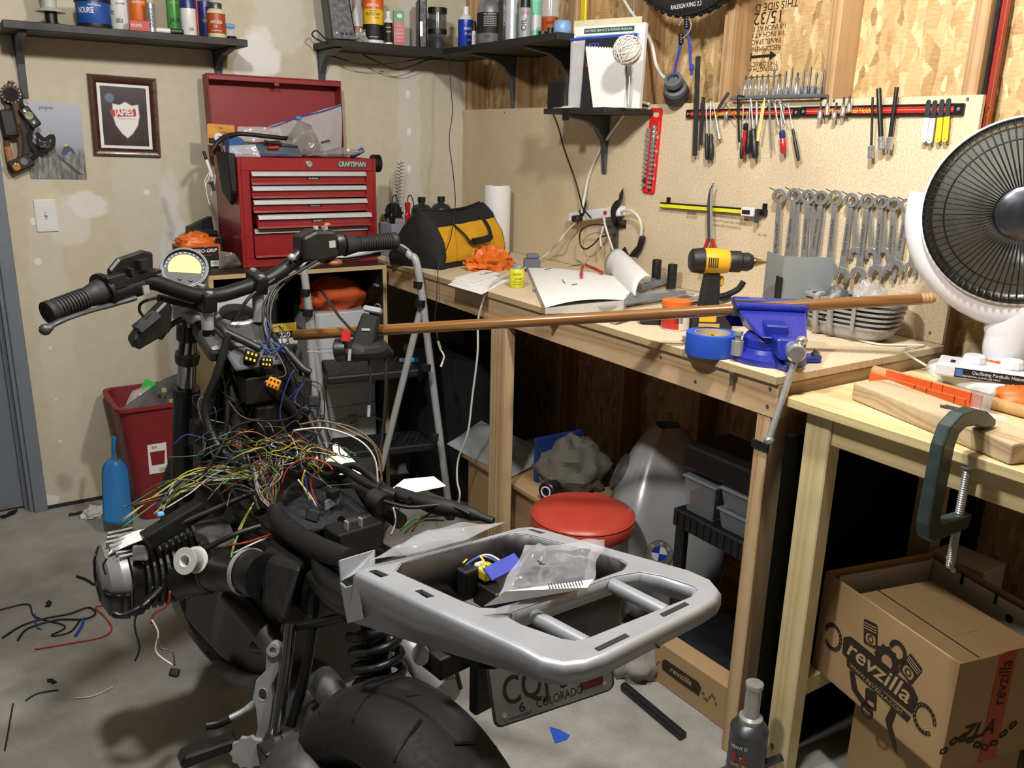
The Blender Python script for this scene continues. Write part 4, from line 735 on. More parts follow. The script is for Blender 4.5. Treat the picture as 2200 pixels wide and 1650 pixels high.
# ball of string
c = at(1348,108, x=-0.225); e = thing('string_ball', 'ball of white cotton string hanging in front of the stud', 'string', (0,0,0)); STRG = mat('cotton_string', '#d8d4c8', 0.8, var=0.1, scale=90)
MB().ball(c, (0.036,0.042,0.038),18,12).b('core', STRG, e, sm=180)
for k in range(22):
    ax = V((rnd.uniform(-1,1), rnd.uniform(-1,1), rnd.uniform(-1,1)*0.8)).normalized(); M = frame(c, z=ax); r = rnd.uniform(0.039,0.044); h = rnd.uniform(-0.012,0.012)
    MB(M).tube([(r*math.cos(a*PI/9), r*math.sin(a*PI/9), h) for a in range(18)], 0.0016,4, closed=True).b('strand', STRG, e, sm=180)
MB().tube(cat([c+V((0,-0.02,0.03)), at(1362,60, x=-0.05), at(1362,20, x=0.005), at(1364,-20, x=0.005)], 4),0.0016,5).b('strand', STRG, e); MB().tube(cat([c+V((0,-0.03,-0.02)), at(1360,130, x=-0.17), at(1354,147, x=-0.17), at(1350,225, x=-0.2)], 4),0.0016,5).b('strand', STRG, e)
# ================================================================ bicycle wheel hanging above
wy, wz = at(1487,36, x=-0.04).y, 0; Rw = 0.335; wz = at(1487,37, x=-0.04).z+Rw
Mw = MT((-0.045, wy, wz)) @ WR; e = thing('bicycle_wheel', 'knobby bicycle tyre and wheel hanging on the studs', 'wheel', Mw)
RUB = mat('tyre_rubber', '#181818', 0.7, var=0.2, scale=80, bump=0.2); mb = MB(); n = 72; prof = [(Rw-0.028+0.026*math.cos(a),0.024*math.sin(a)) for a in [2*PI*k/14 for k in range(14)]]
vs = [(r*math.cos(2*PI*i/n), r*math.sin(2*PI*i/n), h) for i in range(n) for r, h in prof]; mb.add(vs, [(i*14+j, ((i+1) % n)*14+j, ((i+1) % n)*14+(j+1) % 14, i*14+(j+1) % 14) for i in range(n) for j in range(14)]); tyre = mb.b('tyre', RUB, e, sm=180)
kn = MB()
for i in range(120):
    a = 2*PI*i/120
    for hh, rr in ((0.017, Rw-0.008),(-0.017, Rw-0.008),(0.006 if i % 2 else -0.006, Rw-0.001)):
        kn.cbox((rr, 0, hh),(0.007,0.010,0.008), MR(a, 4, 'Z'))
tag(kn.b('knobs', RUB, tyre, sm=0), kind='stuff')
MB().ring(Rw-0.075, Rw-0.052,-0.012,0.012,60).b('rim', BLACKP, e, sm=40)
for k in range(16): a = 2*PI*k/16; MB().cyl((0.02*math.cos(a+0.4),0.02*math.sin(a+0.4),0.02 if k % 2 else -0.02),((Rw-0.074)*math.cos(a),(Rw-0.074)*math.sin(a),0),0.001, n=5).b('spoke', STEEL, e)
MB().lathe([(0.02,-0.04),(0.026,-0.03),(0.014,-0.02),(0.014,0.02),(0.026,0.03),(0.02,0.04)], 16).b('hub', BLACKP, e)
text('RALEIGH KING 2.2', 0.018, TR(0,-Rw+0.03,0.0245), WINK, tyre, width=0.13)
# ================================================================ bungee cord and rubber cup
BNG = mat('blue_bungee', '#2b3d9c', 0.7, var=0.25, scale=150); e = thing('bungee_cord', 'blue bungee cord with wire hooks hanging from the wheel', 'bungee cord', (0,0,0))
def wl(pts, off, k=5): return cat([at(u, v, x=-(q[2] if len(q) > 2 else off)) for q in pts for u, v in [q[:2]]], k)
MB().tube(wl([(1475,55),(1482,100),(1483,135),(1486,150),(1485,162)], 0.05),0.0042,8).b('cord', BNG, e); MB().tube(wl([(1464,85),(1459,110),(1452,140),(1448,162)], 0.05),0.0042,8).b('cord', BNG, e)
MB(frame(at(1486,146, x=-0.05), z=(0,0,1))).ball((0,0,0),(0.008,0.008,0.012),10,8).b('knot', BNG, e)
MB().tube(wl([(1481,3),(1478,20),(1475,45)], 0.055),0.0022,6).b('wire_hook', DSTEEL, e); MB().tube(wl([(1459,55),(1466,44),(1480,42),(1485,55),(1478,72),(1464,84)], 0.056),0.002,6).b('wire_hook', STEEL, e)
for u, v in ((1475,51),(1463,84)):
    MB(frame(at(u, v, x=-0.055), z=at(u, v-10, x=-0.055)-at(u, v, x=-0.055))).lathe([(0.006,-0.014)]+[q for k in range(4) for q in ((0.0085,-0.012+k*0.007),(0.0085,-0.008+k*0.007),(0.0068,-0.007+k*0.007))]+[(0.005,0.018)], 12).b('plastic_coil', BLACKP, e)
c = at(1446,170, x=-0.06); ax = V((-0.55,-0.35,0.45)); M = frame(c, z=-ax)
e = thing('rubber_boot', 'dark rubber bellows boot hung on the blue bungee', 'rubber boot', M); DRB = mat('dark_rubber', '#232427', 0.45, var=0.2, scale=30); GRB = mat('grey_rubber', '#5b5e63', 0.5, var=0.15, scale=30)
MB().lathe([(0.018,0.012),(0.019,-0.002),(0.028,-0.002),(0.029,0.006),(0.029,0.016),(0.022,0.018)], 26).b('mouth_ring', GRB, e); MB().lathe([(0.022,0.016),(0.024,0.022),(0.022,0.032),(0.03,0.034)], 26).b('neck', DRB, e)
MB().lathe([(0.028,0.033),(0.036,0.036),(0.038,0.05),(0.036,0.056)], 26).b('middle_band', GRB, e); MB().lathe([(0.036,0.055),(0.041,0.062),(0.041,0.085),(0.034,0.09),(0,0.09)], 26).b('body', DRB, e)
# ================================================================ magnetic tool bars
MAGR = mat('magnet_red', '#b3242a', 0.35, var=0.08); MAGB = mat('magnet_black', '#141414', 0.35, var=0.1)
def magbar(label, M, L, prints, h=0.026):
    e = thing('magnetic_bar', label, 'tool holder', M); MB().box((0,-h/2,0),(L, h/2,0.010)).b('rail', MAGB, e, sm=0, bv=0.002); MB().box((0.022,-h/2+0.005,0.010),(L-0.022, h/2-0.006,0.0125)).b('red_strip', MAGR, e, sm=0, bv=0.001)
    MB().box((0.022,-0.0008,0.0125),(L-0.022,0.0008,0.0128)).b('gold_line', P_('gold_line', '#d59a55', 0.4), e, sm=0)
    for x in prints: text('Magnetic Tool Holder', 0.017, TR(x, -0.0005,0.0130), YINK, e, bold=0.01, width=0.135)
    for x in (0.011, L-0.011): MB(TR(x, 0,0.010)).lathe([(0.0042,0),(0.0042,0.0015),(0,0.002)], 10).b('screw', CHROME, e)
    return e
a, b, c_ = at(1478,245, x=0), at(1724,240, x=0), at(2074,237, x=0)
magbar('red magnetic tool bar carrying screwdrivers and picks', MT(a+V((-0.0004,0,0))) @ WR, (b-a).length-0.002, [0.185]); magbar('red magnetic tool bar carrying bits and scrapers', MT(b+V((-0.0004,0,0))) @ WR, (c_-b).length, [0.165])
ys = -2.349; M = MT((0.055, ys-0.0004,1.27)) @ Matrix(((0,1,0,0),(0,0,-1,0),(-1,0,0,0),(0,0,0,1)))
M = MT((0.052, ys-0.0005,1.78)) @ Matrix(((0,1,0,0),(0,0,-1,0),(-1,0,0,0),(0,0,0,1))); magbar('red magnetic tool bar mounted upright on the side of a stud', M, 0.46, [0.33], 0.044)
M = wr(1424,437,0.0004); q0, q1 = at(1424,440, x=0), at(1650,457, x=0); e = thing('magnetic_bar', 'yellow striped magnetic bar on the particle board', 'tool holder', frame(q0, x=q1-q0, y=(0,0,1))); L = (q1-q0).length
MB().box((0,-0.009,0.0004),(L, 0.009,0.014)).b('rail', MAGB, e, sm=0, bv=0.001); MB().box((0.001,-0.007,0.014),(L-0.045,0.004,0.0145)).b('yellow_strip', P_('strip_yellow', '#e6e02c', 0.4), e, sm=0)
for x in (0.028, L-0.012): MB().box((x-0.009,0.006,0.0004),(x+0.009,0.026,0.003)).b('mount_tab', MAGB, e, sm=0, bv=0.001)
q = MB(TR(L-0.055,0,0.0146)).box((-0.024,-0.013,0),(0.024,0.013,0.014)).b('white_case', WHITEP, e, sm=0, bv=0.002); MB(TR(L-0.058,0,0.0288)).box((-0.015,-0.007,0),(0.015,0.005,0.001)).b('case_window', INK, q, sm=0)
MB(TR(L-0.022,-0.006,0.0146)).box((-0.004,-0.024,0),(0.004,0.016,0.012)).b('steel_clip', DSTEEL, e, sm=0)
# ================================================================ tools on the magnetic bars
HNDL = mat('black_handle', '#191919', 0.45, var=0.15, scale=40); CLRED = P_('clear_red', '#b5252b', 0.2, alpha=0.95); RED3 = P_('tool_red', '#b3201f', 0.35)
def lathe_tool(name, label, u0, v0, u1, v1, parts, off=0.018, cat_='screwdriver', n=12, off1=None):
    """tool hanging on the wall; parts: (name, material, [(radius, fraction of the length)])"""
    M, Ln = seg(u0, v0, u1, v1, off, 'r', off1); e = thing(name, label, cat_, M)
    for nm, m, prof in parts: MB().lathe([(r, f*Ln) for r, f in prof], n).b(nm, m, e, sm=35)
    return e
def driver(label, u0, v0, u1, v1, hf=0.5, rs=0.0022, rh=0.008, hm=None, name='screwdriver', tipw=True, off=0.02, cap=None):
    hm = hm or HNDL
    pr_ = [('shaft', STEEL, [(rs*0.7,0),(rs, 0.03),(rs, hf+0.02)]),('handle', hm, [(rh*0.55, hf),(rh*0.85, hf+0.06),(rh*0.7, hf+0.14),(rh, hf+0.22*(1-hf)*2),(rh, 0.93),(rh*0.75,0.99),(0,1)])]
    if cap: pr_.append(('collar', cap, [(rh*0.5, hf-0.01),(rh*1.02, hf+0.02),(rh*1.02, hf+0.12),(rh*0.8, hf+0.14)]))
    return lathe_tool(name, label, u0, v0, u1, v1, pr_, off)
for k, (u0, v0, u1, v1, wd) in enumerate(((1500,121,1493,335,0.021),(1512,208,1506,312,0.015))):
    M, Ln = seg(u0, v0, u1, v1,0.016+0.004*(1-k)); o = MB(M).box((-wd/2,0,0),(wd/2,0.0012, Ln)).b('steel_rule', mat('blued_steel', '#5a5b60', 0.4,0.8, var=0.08), sm=0); tag(o, ['long plain steel rule held on the magnetic bar', 'shorter steel rule beside the long one on the magnetic bar'][k], 'ruler')
driver('thin black handled screwdriver next to the steel rules', 1517,222,1519,344,0.53,0.0018,0.0065)
driver('stout black handled screwdriver next to the thin one', 1526,217,1528,345,0.55,0.0022,0.009)
lathe_tool('inspection_mirror', 'steel pick with a wire frame mirror on the magnetic bar', 1533,226,1546,300, [('rod', STEEL, [(0.0016,0),(0.002,0.3),(0.004,0.4),(0.004,0.8)]),('wire_end', CHROME, [(0.0045,0.8),(0.0065,0.82),(0.0065,0.98),(0.0045,1)])], cat_='mirror')
lathe_tool('pin_vise', 'grey steel pin vise slanting across the magnetic bar', 1565,199,1539,240, [('body', DSTEEL, [(0.004,0),(0.005,0.1),(0.005,0.75),(0.0025,0.9),(0.001,1)])], 0.026, 'pin vise')
lathe_tool('brass_pick', 'thin brass scribe slanting on the magnetic bar', 1557,222,1584,260, [('rod', P_('brass', '#b59a5b', 0.3,0.9), [(0.0016,0),(0.0016,0.95),(0.0005,1)])], 0.022, 'scribe')
lathe_tool('bit_holder', 'stubby chrome bit holder on the magnetic bar', 1562,240,1558,262, [('body', CHROME, [(0.005,0),(0.0065,0.1),(0.0065,0.6),(0.004,0.65),(0.002,1)])], 0.02, 'bit holder')
e = thing('hex_key', 'large black hex key hung by its short leg on the bar', 'hex key', (0,0,0)); MB().tube(wl([(1602,209),(1587,207),(1586,215),(1588,306)], 0.022,3),0.0035,6).b('shaft', BLACKP, e, sm=0)
lathe_tool('chisel', 'flat blade standing up behind the hex key', 1587,185,1588,240, [('blade', DSTEEL, [(0.002,0),(0.003,0.2),(0.003,1)])], 0.014, 'chisel')
driver('red and black screwdriver on the magnetic bar', 1606,240,1594,340,0.25,0.002,0.0075, RED3, cap=HNDL); driver('slim black screwdriver behind the red one', 1597,226,1593,342,0.6,0.0018,0.0055, off=0.026)
driver('fluted black screwdriver in the middle of the bar', 1611,228,1607,332,0.5,0.002,0.0085); driver('fat round black screwdriver in the middle of the bar', 1613,212,1623,341,0.5,0.0024,0.0105, off=0.024)
lathe_tool('chrome_extension', 'short chrome driver hanging behind the yellow punch', 1626,218,1626,270, [('body', CHROME, [(0.003,0),(0.003,0.5),(0.0045,0.55),(0.0045,1)])], 0.016, 'extension')
lathe_tool('yellow_punch', 'pale yellow hexagonal punch on the magnetic bar', 1643,210,1628,303, [('punch', P_('pale_yellow', '#d8cf82', 0.4), [(0.001,0),(0.0035,0.12),(0.0055,0.2),(0.0055,0.5),(0.004,0.55),(0.0055,0.6),(0.0045,1)])], 0.03, 'punch', 6)
lathe_tool('extension_bar', 'long chrome socket extension bar on the magnetic bar', 1652,215,1659,325, [('bar', CHROME, [(0.005,0),(0.005,0.08),(0.0032,0.12),(0.0032,0.93),(0.0026,0.95),(0.0026,1)])], 0.02, 'extension')
def mini_wrench(label, u0, v0, u1, v1, off=0.02):
    M, Ln = seg(u0, v0, u1, v1, off); e = thing('mini_wrench', label, 'wrench', M @ MR(rad(90),4, 'X') @ TR(rx=180)); return wrench_parts(e, Ln, 0.006,0.005,0.003)
def wrench_parts(e, Ln, rr, ro, w_, th=None, ratchet=True):
    """local: X across, Y runs down the tool (negative), Z out of the wall"""
    th = th or rr*0.55; cx = 0
    out = [(rr*math.cos(a), rr*math.sin(a)) for a in [rad(-60+300*k/16+0) for k in range(17)]]
    MB(TR(0,-rr, 0)).prism(circ(rr, 24),-th/2, th/2, None, [circ(rr*0.62,12)]).b('ring_end', STEEL if not ratchet else CHROME, e, sm=0, bv=rr*0.06)
    MB().prism([(-w_*0.8,-rr*1.85),(w_*0.8,-rr*1.85),(w_, -Ln*0.5),(w_*1.15,-Ln+ro*1.7),(-w_*1.15,-Ln+ro*1.7),(-w_, -Ln*0.5)], -th*0.34, th*0.34).b('shank', CHROME, e, sm=0, bv=w_*0.2)
    jaw = [(-w_*1.1, ro*0.9),(-ro*0.95, ro*0.35),(-ro*1.0,-ro*0.3),(-ro*0.75,-ro*0.95),(-ro*0.35,-ro*0.9),(-ro*0.42,-ro*0.05),(0.0, ro*0.12),(ro*0.42,-ro*0.15),(ro*0.55,-ro*1.1),(ro*0.95,-ro*0.95),(ro*1.05,-ro*0.2),(ro*0.95, ro*0.4),(w_*1.1, ro*0.9)]
    MB(TR(0,-Ln+ro*1.05,0, rz=-12)).prism(jaw, -th*0.42, th*0.42).b('open_end', CHROME, e, sm=0, bv=ro*0.08); return e
mini_wrench('tiny chrome open wrench on the magnetic bar', 1663,214,1671,276); mini_wrench('small bright wrench next to the red handled driver', 1674,216,1686,272,0.024); mini_wrench('thin chrome wrench beside the bright one on the bar', 1685,222,1682,262,0.018)
driver('screwdriver with a clear red handle and blue collar', 1675,214,1684,331,0.57,0.0016,0.0085, CLRED, cap=NAVY); driver('precision screwdriver with a thin black grip', 1693,222,1716,346,0.44,0.0012,0.005)
def bit_socket(label, u0, v0, u1, v1, off=0.02): return lathe_tool('bit_socket', label, u0, v0, u1, v1, [('bit', DSTEEL, [(0.0015,0),(0.003,0.03),(0.003,0.45)]),('socket', CHROME, [(0.004,0.42),(0.0062,0.46),(0.0062,0.68),(0.0068,0.7),(0.0068,0.98),(0.006,1)])], off, 'socket')
for k, q in enumerate(((1764,220,1761,257),(1779,204,1777,248),(1798,220,1791,258),(1814,208,1810,250),(1826,206,1824,242))):
    o = bit_socket(ORD[k]+' chrome bit socket from the joint of the magnetic bars', *q); o['group'] = 'bit sockets on the magnetic bar'
for k, q in enumerate(((1875,209,1871,340),(1888,190,1894,321),(1927,187,1909,322))):
    r = (0.003,0.0062,0.0052)[k]; lathe_tool('long_bit_socket', ['thin long black bit socket on the magnetic bar', 'thick upright long black bit socket on the magnetic bar', 'slanting long black bit socket on the magnetic bar'][k], *q, [('long_bit', BLACKP, [(r*0.9,0),(r, 0.02),(r, 0.8)]),('socket', CHROME, [(0.006,0.79),(0.0085,0.81),(0.0085,0.88),(0.0078,0.885),(0.0085,0.89),(0.0085,0.99),(0.007,1)])], 0.022, 'socket', 14)
WST = P_('white_grip', '#dddcd8', 0.5); YST = P_('yellow_grip', '#e6c52a', 0.5)
for k, (u0, v0, u1, v1, m_) in enumerate(((1996,214,1985,306, WST),(2010,215,1997,308, WST),(2025,213,2015,306, YST),(2039,211,2030,305, YST))):
    M, Ln = seg(u0, v0, u1, v1,0.0155+0.001*(k % 2)); e = thing('plastic_scraper', ['white grip scraper farther from the yellow grip ones', 'white grip scraper next to the yellow grip ones', 'yellow grip scraper next to the white grip ones', 'yellow grip scraper next to the black bar end'][k], 'scraper', M, 'white grip scrapers' if k < 2 else 'yellow grip scrapers')
    w_ = 0.0062; rr_ = [(w_*math.cos(a), w_*math.sin(a)) for a in [PI+PI*q/8 for q in range(9)]]
    Mz = Matrix(((1,0,0,0),(0,0,1,0),(0,1,0,0),(0,0,0,1)))
    MB().prism(rr_+[(w_, Ln*0.45),(-w_, Ln*0.45)], 0,0.0012, Mz @ TR(0, w_, 0)).b('blade', MATS['blued_steel'], e, sm=0)
    h = [(-w_*1.12, Ln*0.42),(w_*1.12, Ln*0.42)]+[(w_*1.12*math.cos(a), Ln-w_+w_*math.sin(a)) for a in [PI*q/8 for q in range(9)]]
    MB().prism(h, -0.0005,0.0022, Mz, [circ(0.0017,8,0, Ln-w_)]).b('grip', m_, e, sm=0)
# ================================================================ socket rail above the bar
q0, q1 = at(1570,212, x=-0.02), at(1763,206, x=-0.02); Lr = (q1-q0).length; e = thing('bit_rail', 'grey tray rail holding a row of driver bits', 'tool rack', frame(q0+V((0.019,0,0.0)), x=q1-q0, y=(0,0,1)))
MB().box((0,-0.004,-0.012),(Lr, 0.006,0.024)).b('tray', GRB, e, sm=0, bv=0.002)
for k in range(14):
    bx_ = 0.038+k*(Lr-0.05)/13; tall = k % 2 == 0 or k > 8
    w_ = thing('driver_bit', ORD[k]+' tall bit in the grey rail counted from the hex key', 'driver bit', e.matrix_basis @ TR(bx_, 0.0066,0.004), 'driver bits in the grey rail'); Mv = Matrix(((1,0,0,0),(0,0,1,0),(0,-1,0,0),(0,0,0,1)))
    if k < 5 or k in (6,9): MB(Mv).lathe([(0.0068,0),(0.0068,0.02),(0.0055,0.026),(0.0055,0.036),(0.0062,0.038),(0.0062,0.044),(0,0.044)], 12).b('socket', CHROME, w_); MB(Mv).lathe([(0.0028,0.044),(0.0028,0.056),(0.001,0.058)], 6).b('tip', DSTEEL, w_)
    else: MB(Mv).lathe([(0.0048,0),(0.0048,0.016),(0.003,0.02),(0.003,0.05+0.008*(k % 3)),(0.001,0.056+0.008*(k % 3))], 8).b('tip', DSTEEL, w_)
for k in range(13):
    bx_ = 0.046+k*(Lr-0.056)/12; o = MB(e.matrix_basis @ TR(bx_, 0.0066,0.016) @ Matrix(((1,0,0,0),(0,0,1,0),(0,-1,0,0),(0,0,0,1)))).lathe([(0.0055,0),(0.0055,0.014),(0.0045,0.015),(0.0045,0.02),(0,0.02)], 10).b('short_bit', CHROME); tag(o, ORD[k]+' short front bit in the grey rail counted from the hex key', 'driver bit', 'short bits in the grey rail')
# ================================================================ red socket holder
REDH = mat('holder_red', '#cf2620', 0.4, var=0.06); qa, qb = at(1412,232, x=0), at(1394,416, x=0); Ln = (qb-qa).length; M = frame(qa+V((-0.001,0,0)), y=(qa-qb), z=(-1,0,0))
e = thing('socket_holder', 'red plastic socket holder with a carry handle on the wall', 'tool rack', M); hw = 0.03
op = rrect(0.032,0.018,0.008,4,0.002,-0.02); fl = [(-0.022,0.0),(0.024,0.0),(hw, -0.008),(hw+0.001,-Ln+0.006),(hw-0.006,-Ln),(-hw+0.006,-Ln),(-hw, -Ln+0.006),(-hw+0.004,-0.06),(-hw+0.004,-0.04),(-hw, -0.03),(-hw, -0.008)]
MB().prism(fl[::-1], 0,0.004, None, [op]).b('back_plate', REDH, e, sm=0, bv=0.001); MB().box((-0.008,-Ln+0.004,0.004),(0.004,-0.05,0.014)).b('spine', REDH, e, sm=0, bv=0.003); MB().box((hw-0.004,-Ln+0.004,0.004),(hw, -0.04,0.014)).b('side_wall', REDH, e, sm=0, bv=0.002)
for k in range(14):
    yy = -0.062-k*(Ln-0.085)/13
    MB().box((0.004, yy-0.0085,0.004),(hw-0.004, yy-0.0065,0.011)).b('divider', REDH, e, sm=0)
    rr_ = 0.0085-k*0.00025
    o = MB(M @ TR(0.006, yy, 0.012, ry=90)).lathe([(rr_*0.8,0),(rr_, 0.001),(rr_, 0.009),(rr_*0.72,0.012),(rr_*0.72,0.017+0.004*(k % 3))], 12).b('socket', CHROME, sm=35); tag(o, ORD[k]+' chrome socket below the handle in the walled row of the red holder', 'socket', 'sockets on the red holder rail')
    if k > 0: o = MB(M @ TR(-0.0095, yy+0.004,0.012, ry=-90)).lathe([(rr_, 0),(rr_, 0.012),(rr_*0.7,0.013),(rr_*0.6,0.008),(0,0.008)], 12).b('socket', DSTEEL if k == 12 else STEEL, sm=35); tag(o, ORD[k-1]+' short steel socket below the handle on the open side of the red holder', 'socket', 'sockets on the red holder spine')
MB(frame(at(1392,236, x=0), z=(-1,0.5,0.3))).cyl((0,0,0),(0,0,0.05),0.0012, n=6).b('nail', DSTEEL, e).matrix_parent_inverse = M.inverted()
# ================================================================ combination wrenches on nails
W = [(1676,405,1662,620,0.017),(1709,404,1688,590,0.0165),(1738,407,1724,590,0.0165),(1768,409,1740,585,0.016),(1797,408,1779,590,0.0155),(1832,414,1806,606,0.0155),(1866,416,1842,605,0.015),(1895,418,1880,600,0.0145),(1922,423,1908,600,0.014),(1952,426,1924,588,0.0135),(1974,424,1955,590,0.012),(2007,440,1987,585,0.0115),
     (1716,408,1706,580,0.015),(1773,414,1752,580,0.015),(1838,420,1838,560,0.014),(1870,422,1872,560,0.013),(1900,425,1899,560,0.013),(1925,430,1918,575,0.012),(1980,436,1975,527,0.009),(1748,412,1746,585,0.015)]
WL = ['longest combination wrench at the start of the hanging row', 'second combination wrench from the longest in the hanging row', 'third combination wrench from the longest in the hanging row', 'tilted wrench crossing its neighbour behind the grey bracket plate', 'fifth combination wrench from the longest in the hanging row', 'tilted polished wrench just past the grey bracket plate', 'second tilted polished wrench past the grey bracket plate', 'third tilted polished wrench past the grey bracket plate', 'fourth tilted polished wrench past the grey bracket plate', 'slim tilted wrench before the smallest ones', 'small wrench with a bright ring near the heater', 'smallest wrench at the end of the row by the heater']
for k, (u0, v0, u1, v1, rr) in enumerate(W):
    back = k >= 12; off = 0.0095 if back else 0.021; a, b = at(u0, v0, x=-off), at(u1, v1, x=-off); Ln = (a-b).length
    rr *= 1.22; e = thing('combination_wrench', WL[k] if not back else ORD[k-12]+' wrench of the rear layer hidden behind the front row', 'wrench', frame(a, y=a-b, z=(-1,-0.32 if not back else 0,0)), 'hanging combination wrenches' if not back else 'second layer of hanging wrenches'); wrench_parts(e, Ln, rr, rr*1.12, rr*0.42, rr*0.6)
    if not back:
        text('CHROME VANADIUM', rr*0.45, TR(0,-Ln*0.52, rr*0.6*0.36+0.0003, rz=90), INK, e, width=Ln*0.35)
        nn = at(u0, v0+9, x=0); o = MB(frame(nn, z=(-1,0.15,0.35))).cyl((0,0,-0.002),(0,0,0.042),0.0013, n=6).b('nail', DSTEEL); o.parent = wrt
# long nose pliers on the yellow bar
e = thing('long_reach_pliers', 'long reach pliers with red handles stuck to the yellow bar', 'pliers', (0,0,0))
MB().tube(wl([(1534,393,0.03),(1527,408,0.03),(1524,430,0.03),(1526,462,0.03),(1528,518,0.03)], 0.03), [0.0015,0.002,0.0025,0.003,0.0035,0.0045,0.005,0.005,0.005,0.005]+[0.0052]*20,8).b('jaw', DSTEEL, e) if False else MB().tube(wl([(1534,393),(1527,408),(1523,430),(1522,470),(1523,520)], 0.03,4), [0.0012]+[0.003]*3+[0.0042]*13,8).b('jaw', DSTEEL, e)
MB().tube(wl([(1534,395),(1529,410),(1528,430),(1528,470),(1530,520)], 0.03,4), [0.0012]+[0.003]*3+[0.0042]*13,8).b('jaw', STEEL, e)
MB().tube(wl([(1522,514),(1516,530),(1511,545),(1508,575)], 0.03,3),0.006,8).b('handle', RED3, e); MB().tube(wl([(1530,514),(1534,530),(1537,548),(1540,575)], 0.03,3),0.006,8).b('handle', RED3, e)
# ================================================================ power strip and cords on the board
PWR = thing('power_strip', 'white power strip taped to the board with black tape', 'power strip', (0,0,0))
Mp = frame(at(1236,470, x=-0.001), x=at(1345,455, x=-0.001)-at(1236,470, x=-0.001), y=(0,0,1)); Ls = (at(1345,455, x=0)-at(1236,470, x=0)).length
MB(Mp).box((0,-0.014,0),(Ls, 0.022,0.035)).b('strip_body', WHITEP, PWR, sm=0, bv=0.005, seg=2); MB(Mp @ TR(Ls-0.07,0.004,0.035)).box((-0.008,-0.006,0),(0.008,0.006,0.004)).b('rocker_switch', RED3, PWR, sm=0, bv=0.001)
for (pts, wd) in (([(1258,435,0.01),(1253,450,0.035),(1246,462,0.036),(1238,475,0.008)], 0.03),([(1335,410,0.003),(1332,430,0.03),(1318,450,0.04),(1318,475,0.03),(1312,480,0.01)], 0.028),([(1322,480,0.02),(1345,482,0.003)], 0.028),([(1338,535,0.003),(1346,552,0.003)], 0.03)):
    P = cat([at(u, v, x=-o_) for u, v, o_ in pts], 4); vs = []
    for i in range(len(P)):
        t_ = (P[min(i+1, len(P)-1)]-P[max(i-1,0)]).normalized(); s = t_.cross(V((-1,0,0))); s = s.normalized() if s.length > 0.05 else V((0,1,0)); vs += [P[i]-s*wd/2, P[i]+s*wd/2]
    MB().add(vs, [(2*i, 2*i+1,2*i+3,2*i+2) for i in range(len(P)-1)]).b('tape', BLACKM, PWR, sm=180, solid=0.001)
MB(Mp @ TR(0.03,-0.005,0.034)).ball((0,0,0),(0.02,0.013,0.02),12,8).b('white_plug', WHITEP, PWR); MB(Mp @ TR(0.075,-0.004,0.034)).box((-0.02,-0.012,0),(0.02,0.012,0.03)).b('black_plug', BLACKP, PWR, sm=0, bv=0.005); MB(Mp @ TR(Ls-0.06,-0.045,0.0)).box((-0.025,-0.03,0),(0.02,0.025,0.04)).b('adapter', CLEARD, PWR, sm=0, bv=0.006)
def cord(label, pts, r, material, name='electric_cable', cat_='cable', n=7, k=6, flat=1.0, parent=None):
    """pts already world points"""
    o = MB().tube(cat(pts, k), r, n, flat=flat).b(name, material, parent, sm=180); return tag(o, label, cat_) if parent is None else o
WC = mat('white_cord', '#d5d2c8', 0.45, var=0.06); BC = mat('black_cord', '#1b1a19', 0.5, var=0.15)
X = lambda u, v, o_=0.006: at(u, v, x=-o_)
cord('white cable looping out of the power strip into a black sleeve', [X(1335,455,0.03), X(1352,452,0.035), X(1368,462,0.03), X(1378,485,0.025), X(1376,513,0.02)], 0.0052, WC, parent=PWR); cord('', [X(1381,508,0.02), X(1374,530,0.02), X(1362,545,0.02), X(1350,562,0.02)], 0.011, BLACKM, 'cable_sleeve', parent=PWR)
cord('', [X(1312,488,0.04), X(1290,483,0.05), X(1265,485,0.05), X(1247,498,0.05), X(1247,525,0.05), X(1258,535,0.05), X(1275,525,0.05), X(1290,510,0.04), X(1312,505,0.02)], 0.003, BC, 'charger_lead', parent=PWR)
cord('', [X(1300,470,0.03), X(1296,490,0.05), X(1290,510,0.05), X(1292,530,0.05)], 0.004, WC, 'charger_lead', parent=PWR); cord('', [X(1296,465,0.04), X(1302,490,0.06), X(1308,510,0.06), X(1318,540,0.05)], 0.004, WC, 'charger_lead', parent=PWR)
MB(wr(1322,520,0.001)).box((-0.012,-0.035,0),(0.02,0.035,0.012)).b('wall_box', CLEARD, PWR, sm=0, bv=0.003)
cord('thick pale cable running from the studs down behind the red holder', [X(1395,224,0.004), X(1375,221,0.006), X(1355,230,0.008), X(1325,268,0.008), X(1290,320,0.01), X(1266,375,0.01), X(1256,420,0.02), X(1250,458,0.04)], 0.0055, WC)
cord('thick pale cable hanging in a curve across the studs', [X(1335,-10,-0.01), X(1356,25,-0.005), X(1382,60,0.0), X(1400,95,0.002), X(1410,140,0.004), X(1422,162,0.03), X(1440,175,0.05)], 0.006, WC)
cord('black cord dropping from the manual shelf to the power strip', [X(1183,232,0.02), X(1200,275,0.012), X(1212,320,0.012), X(1235,385,0.012), X(1246,425,0.02), X(1253,448,0.045), X(1270,468,0.05)], 0.003, BC)
Yb = lambda u, v, o_=0.01: at(u, v, y=-o_)
cord('thin black cord hanging from the corner shelf to the bag', [at(962,112, x=-CD-0.004), at(966,140, d=3.4), at(968,180, d=3.4), at(972,240, d=3.4), at(965,300, d=3.4), at(972,360, d=3.38), at(978,420, d=3.3), at(976,460, d=3.2), at(968,510, d=3.0), at(955,545, d=2.95), at(942,575, d=2.93), at(938,640, d=2.93), at(934,690, d=2.93)], 0.0018, BC, 'audio_cable')
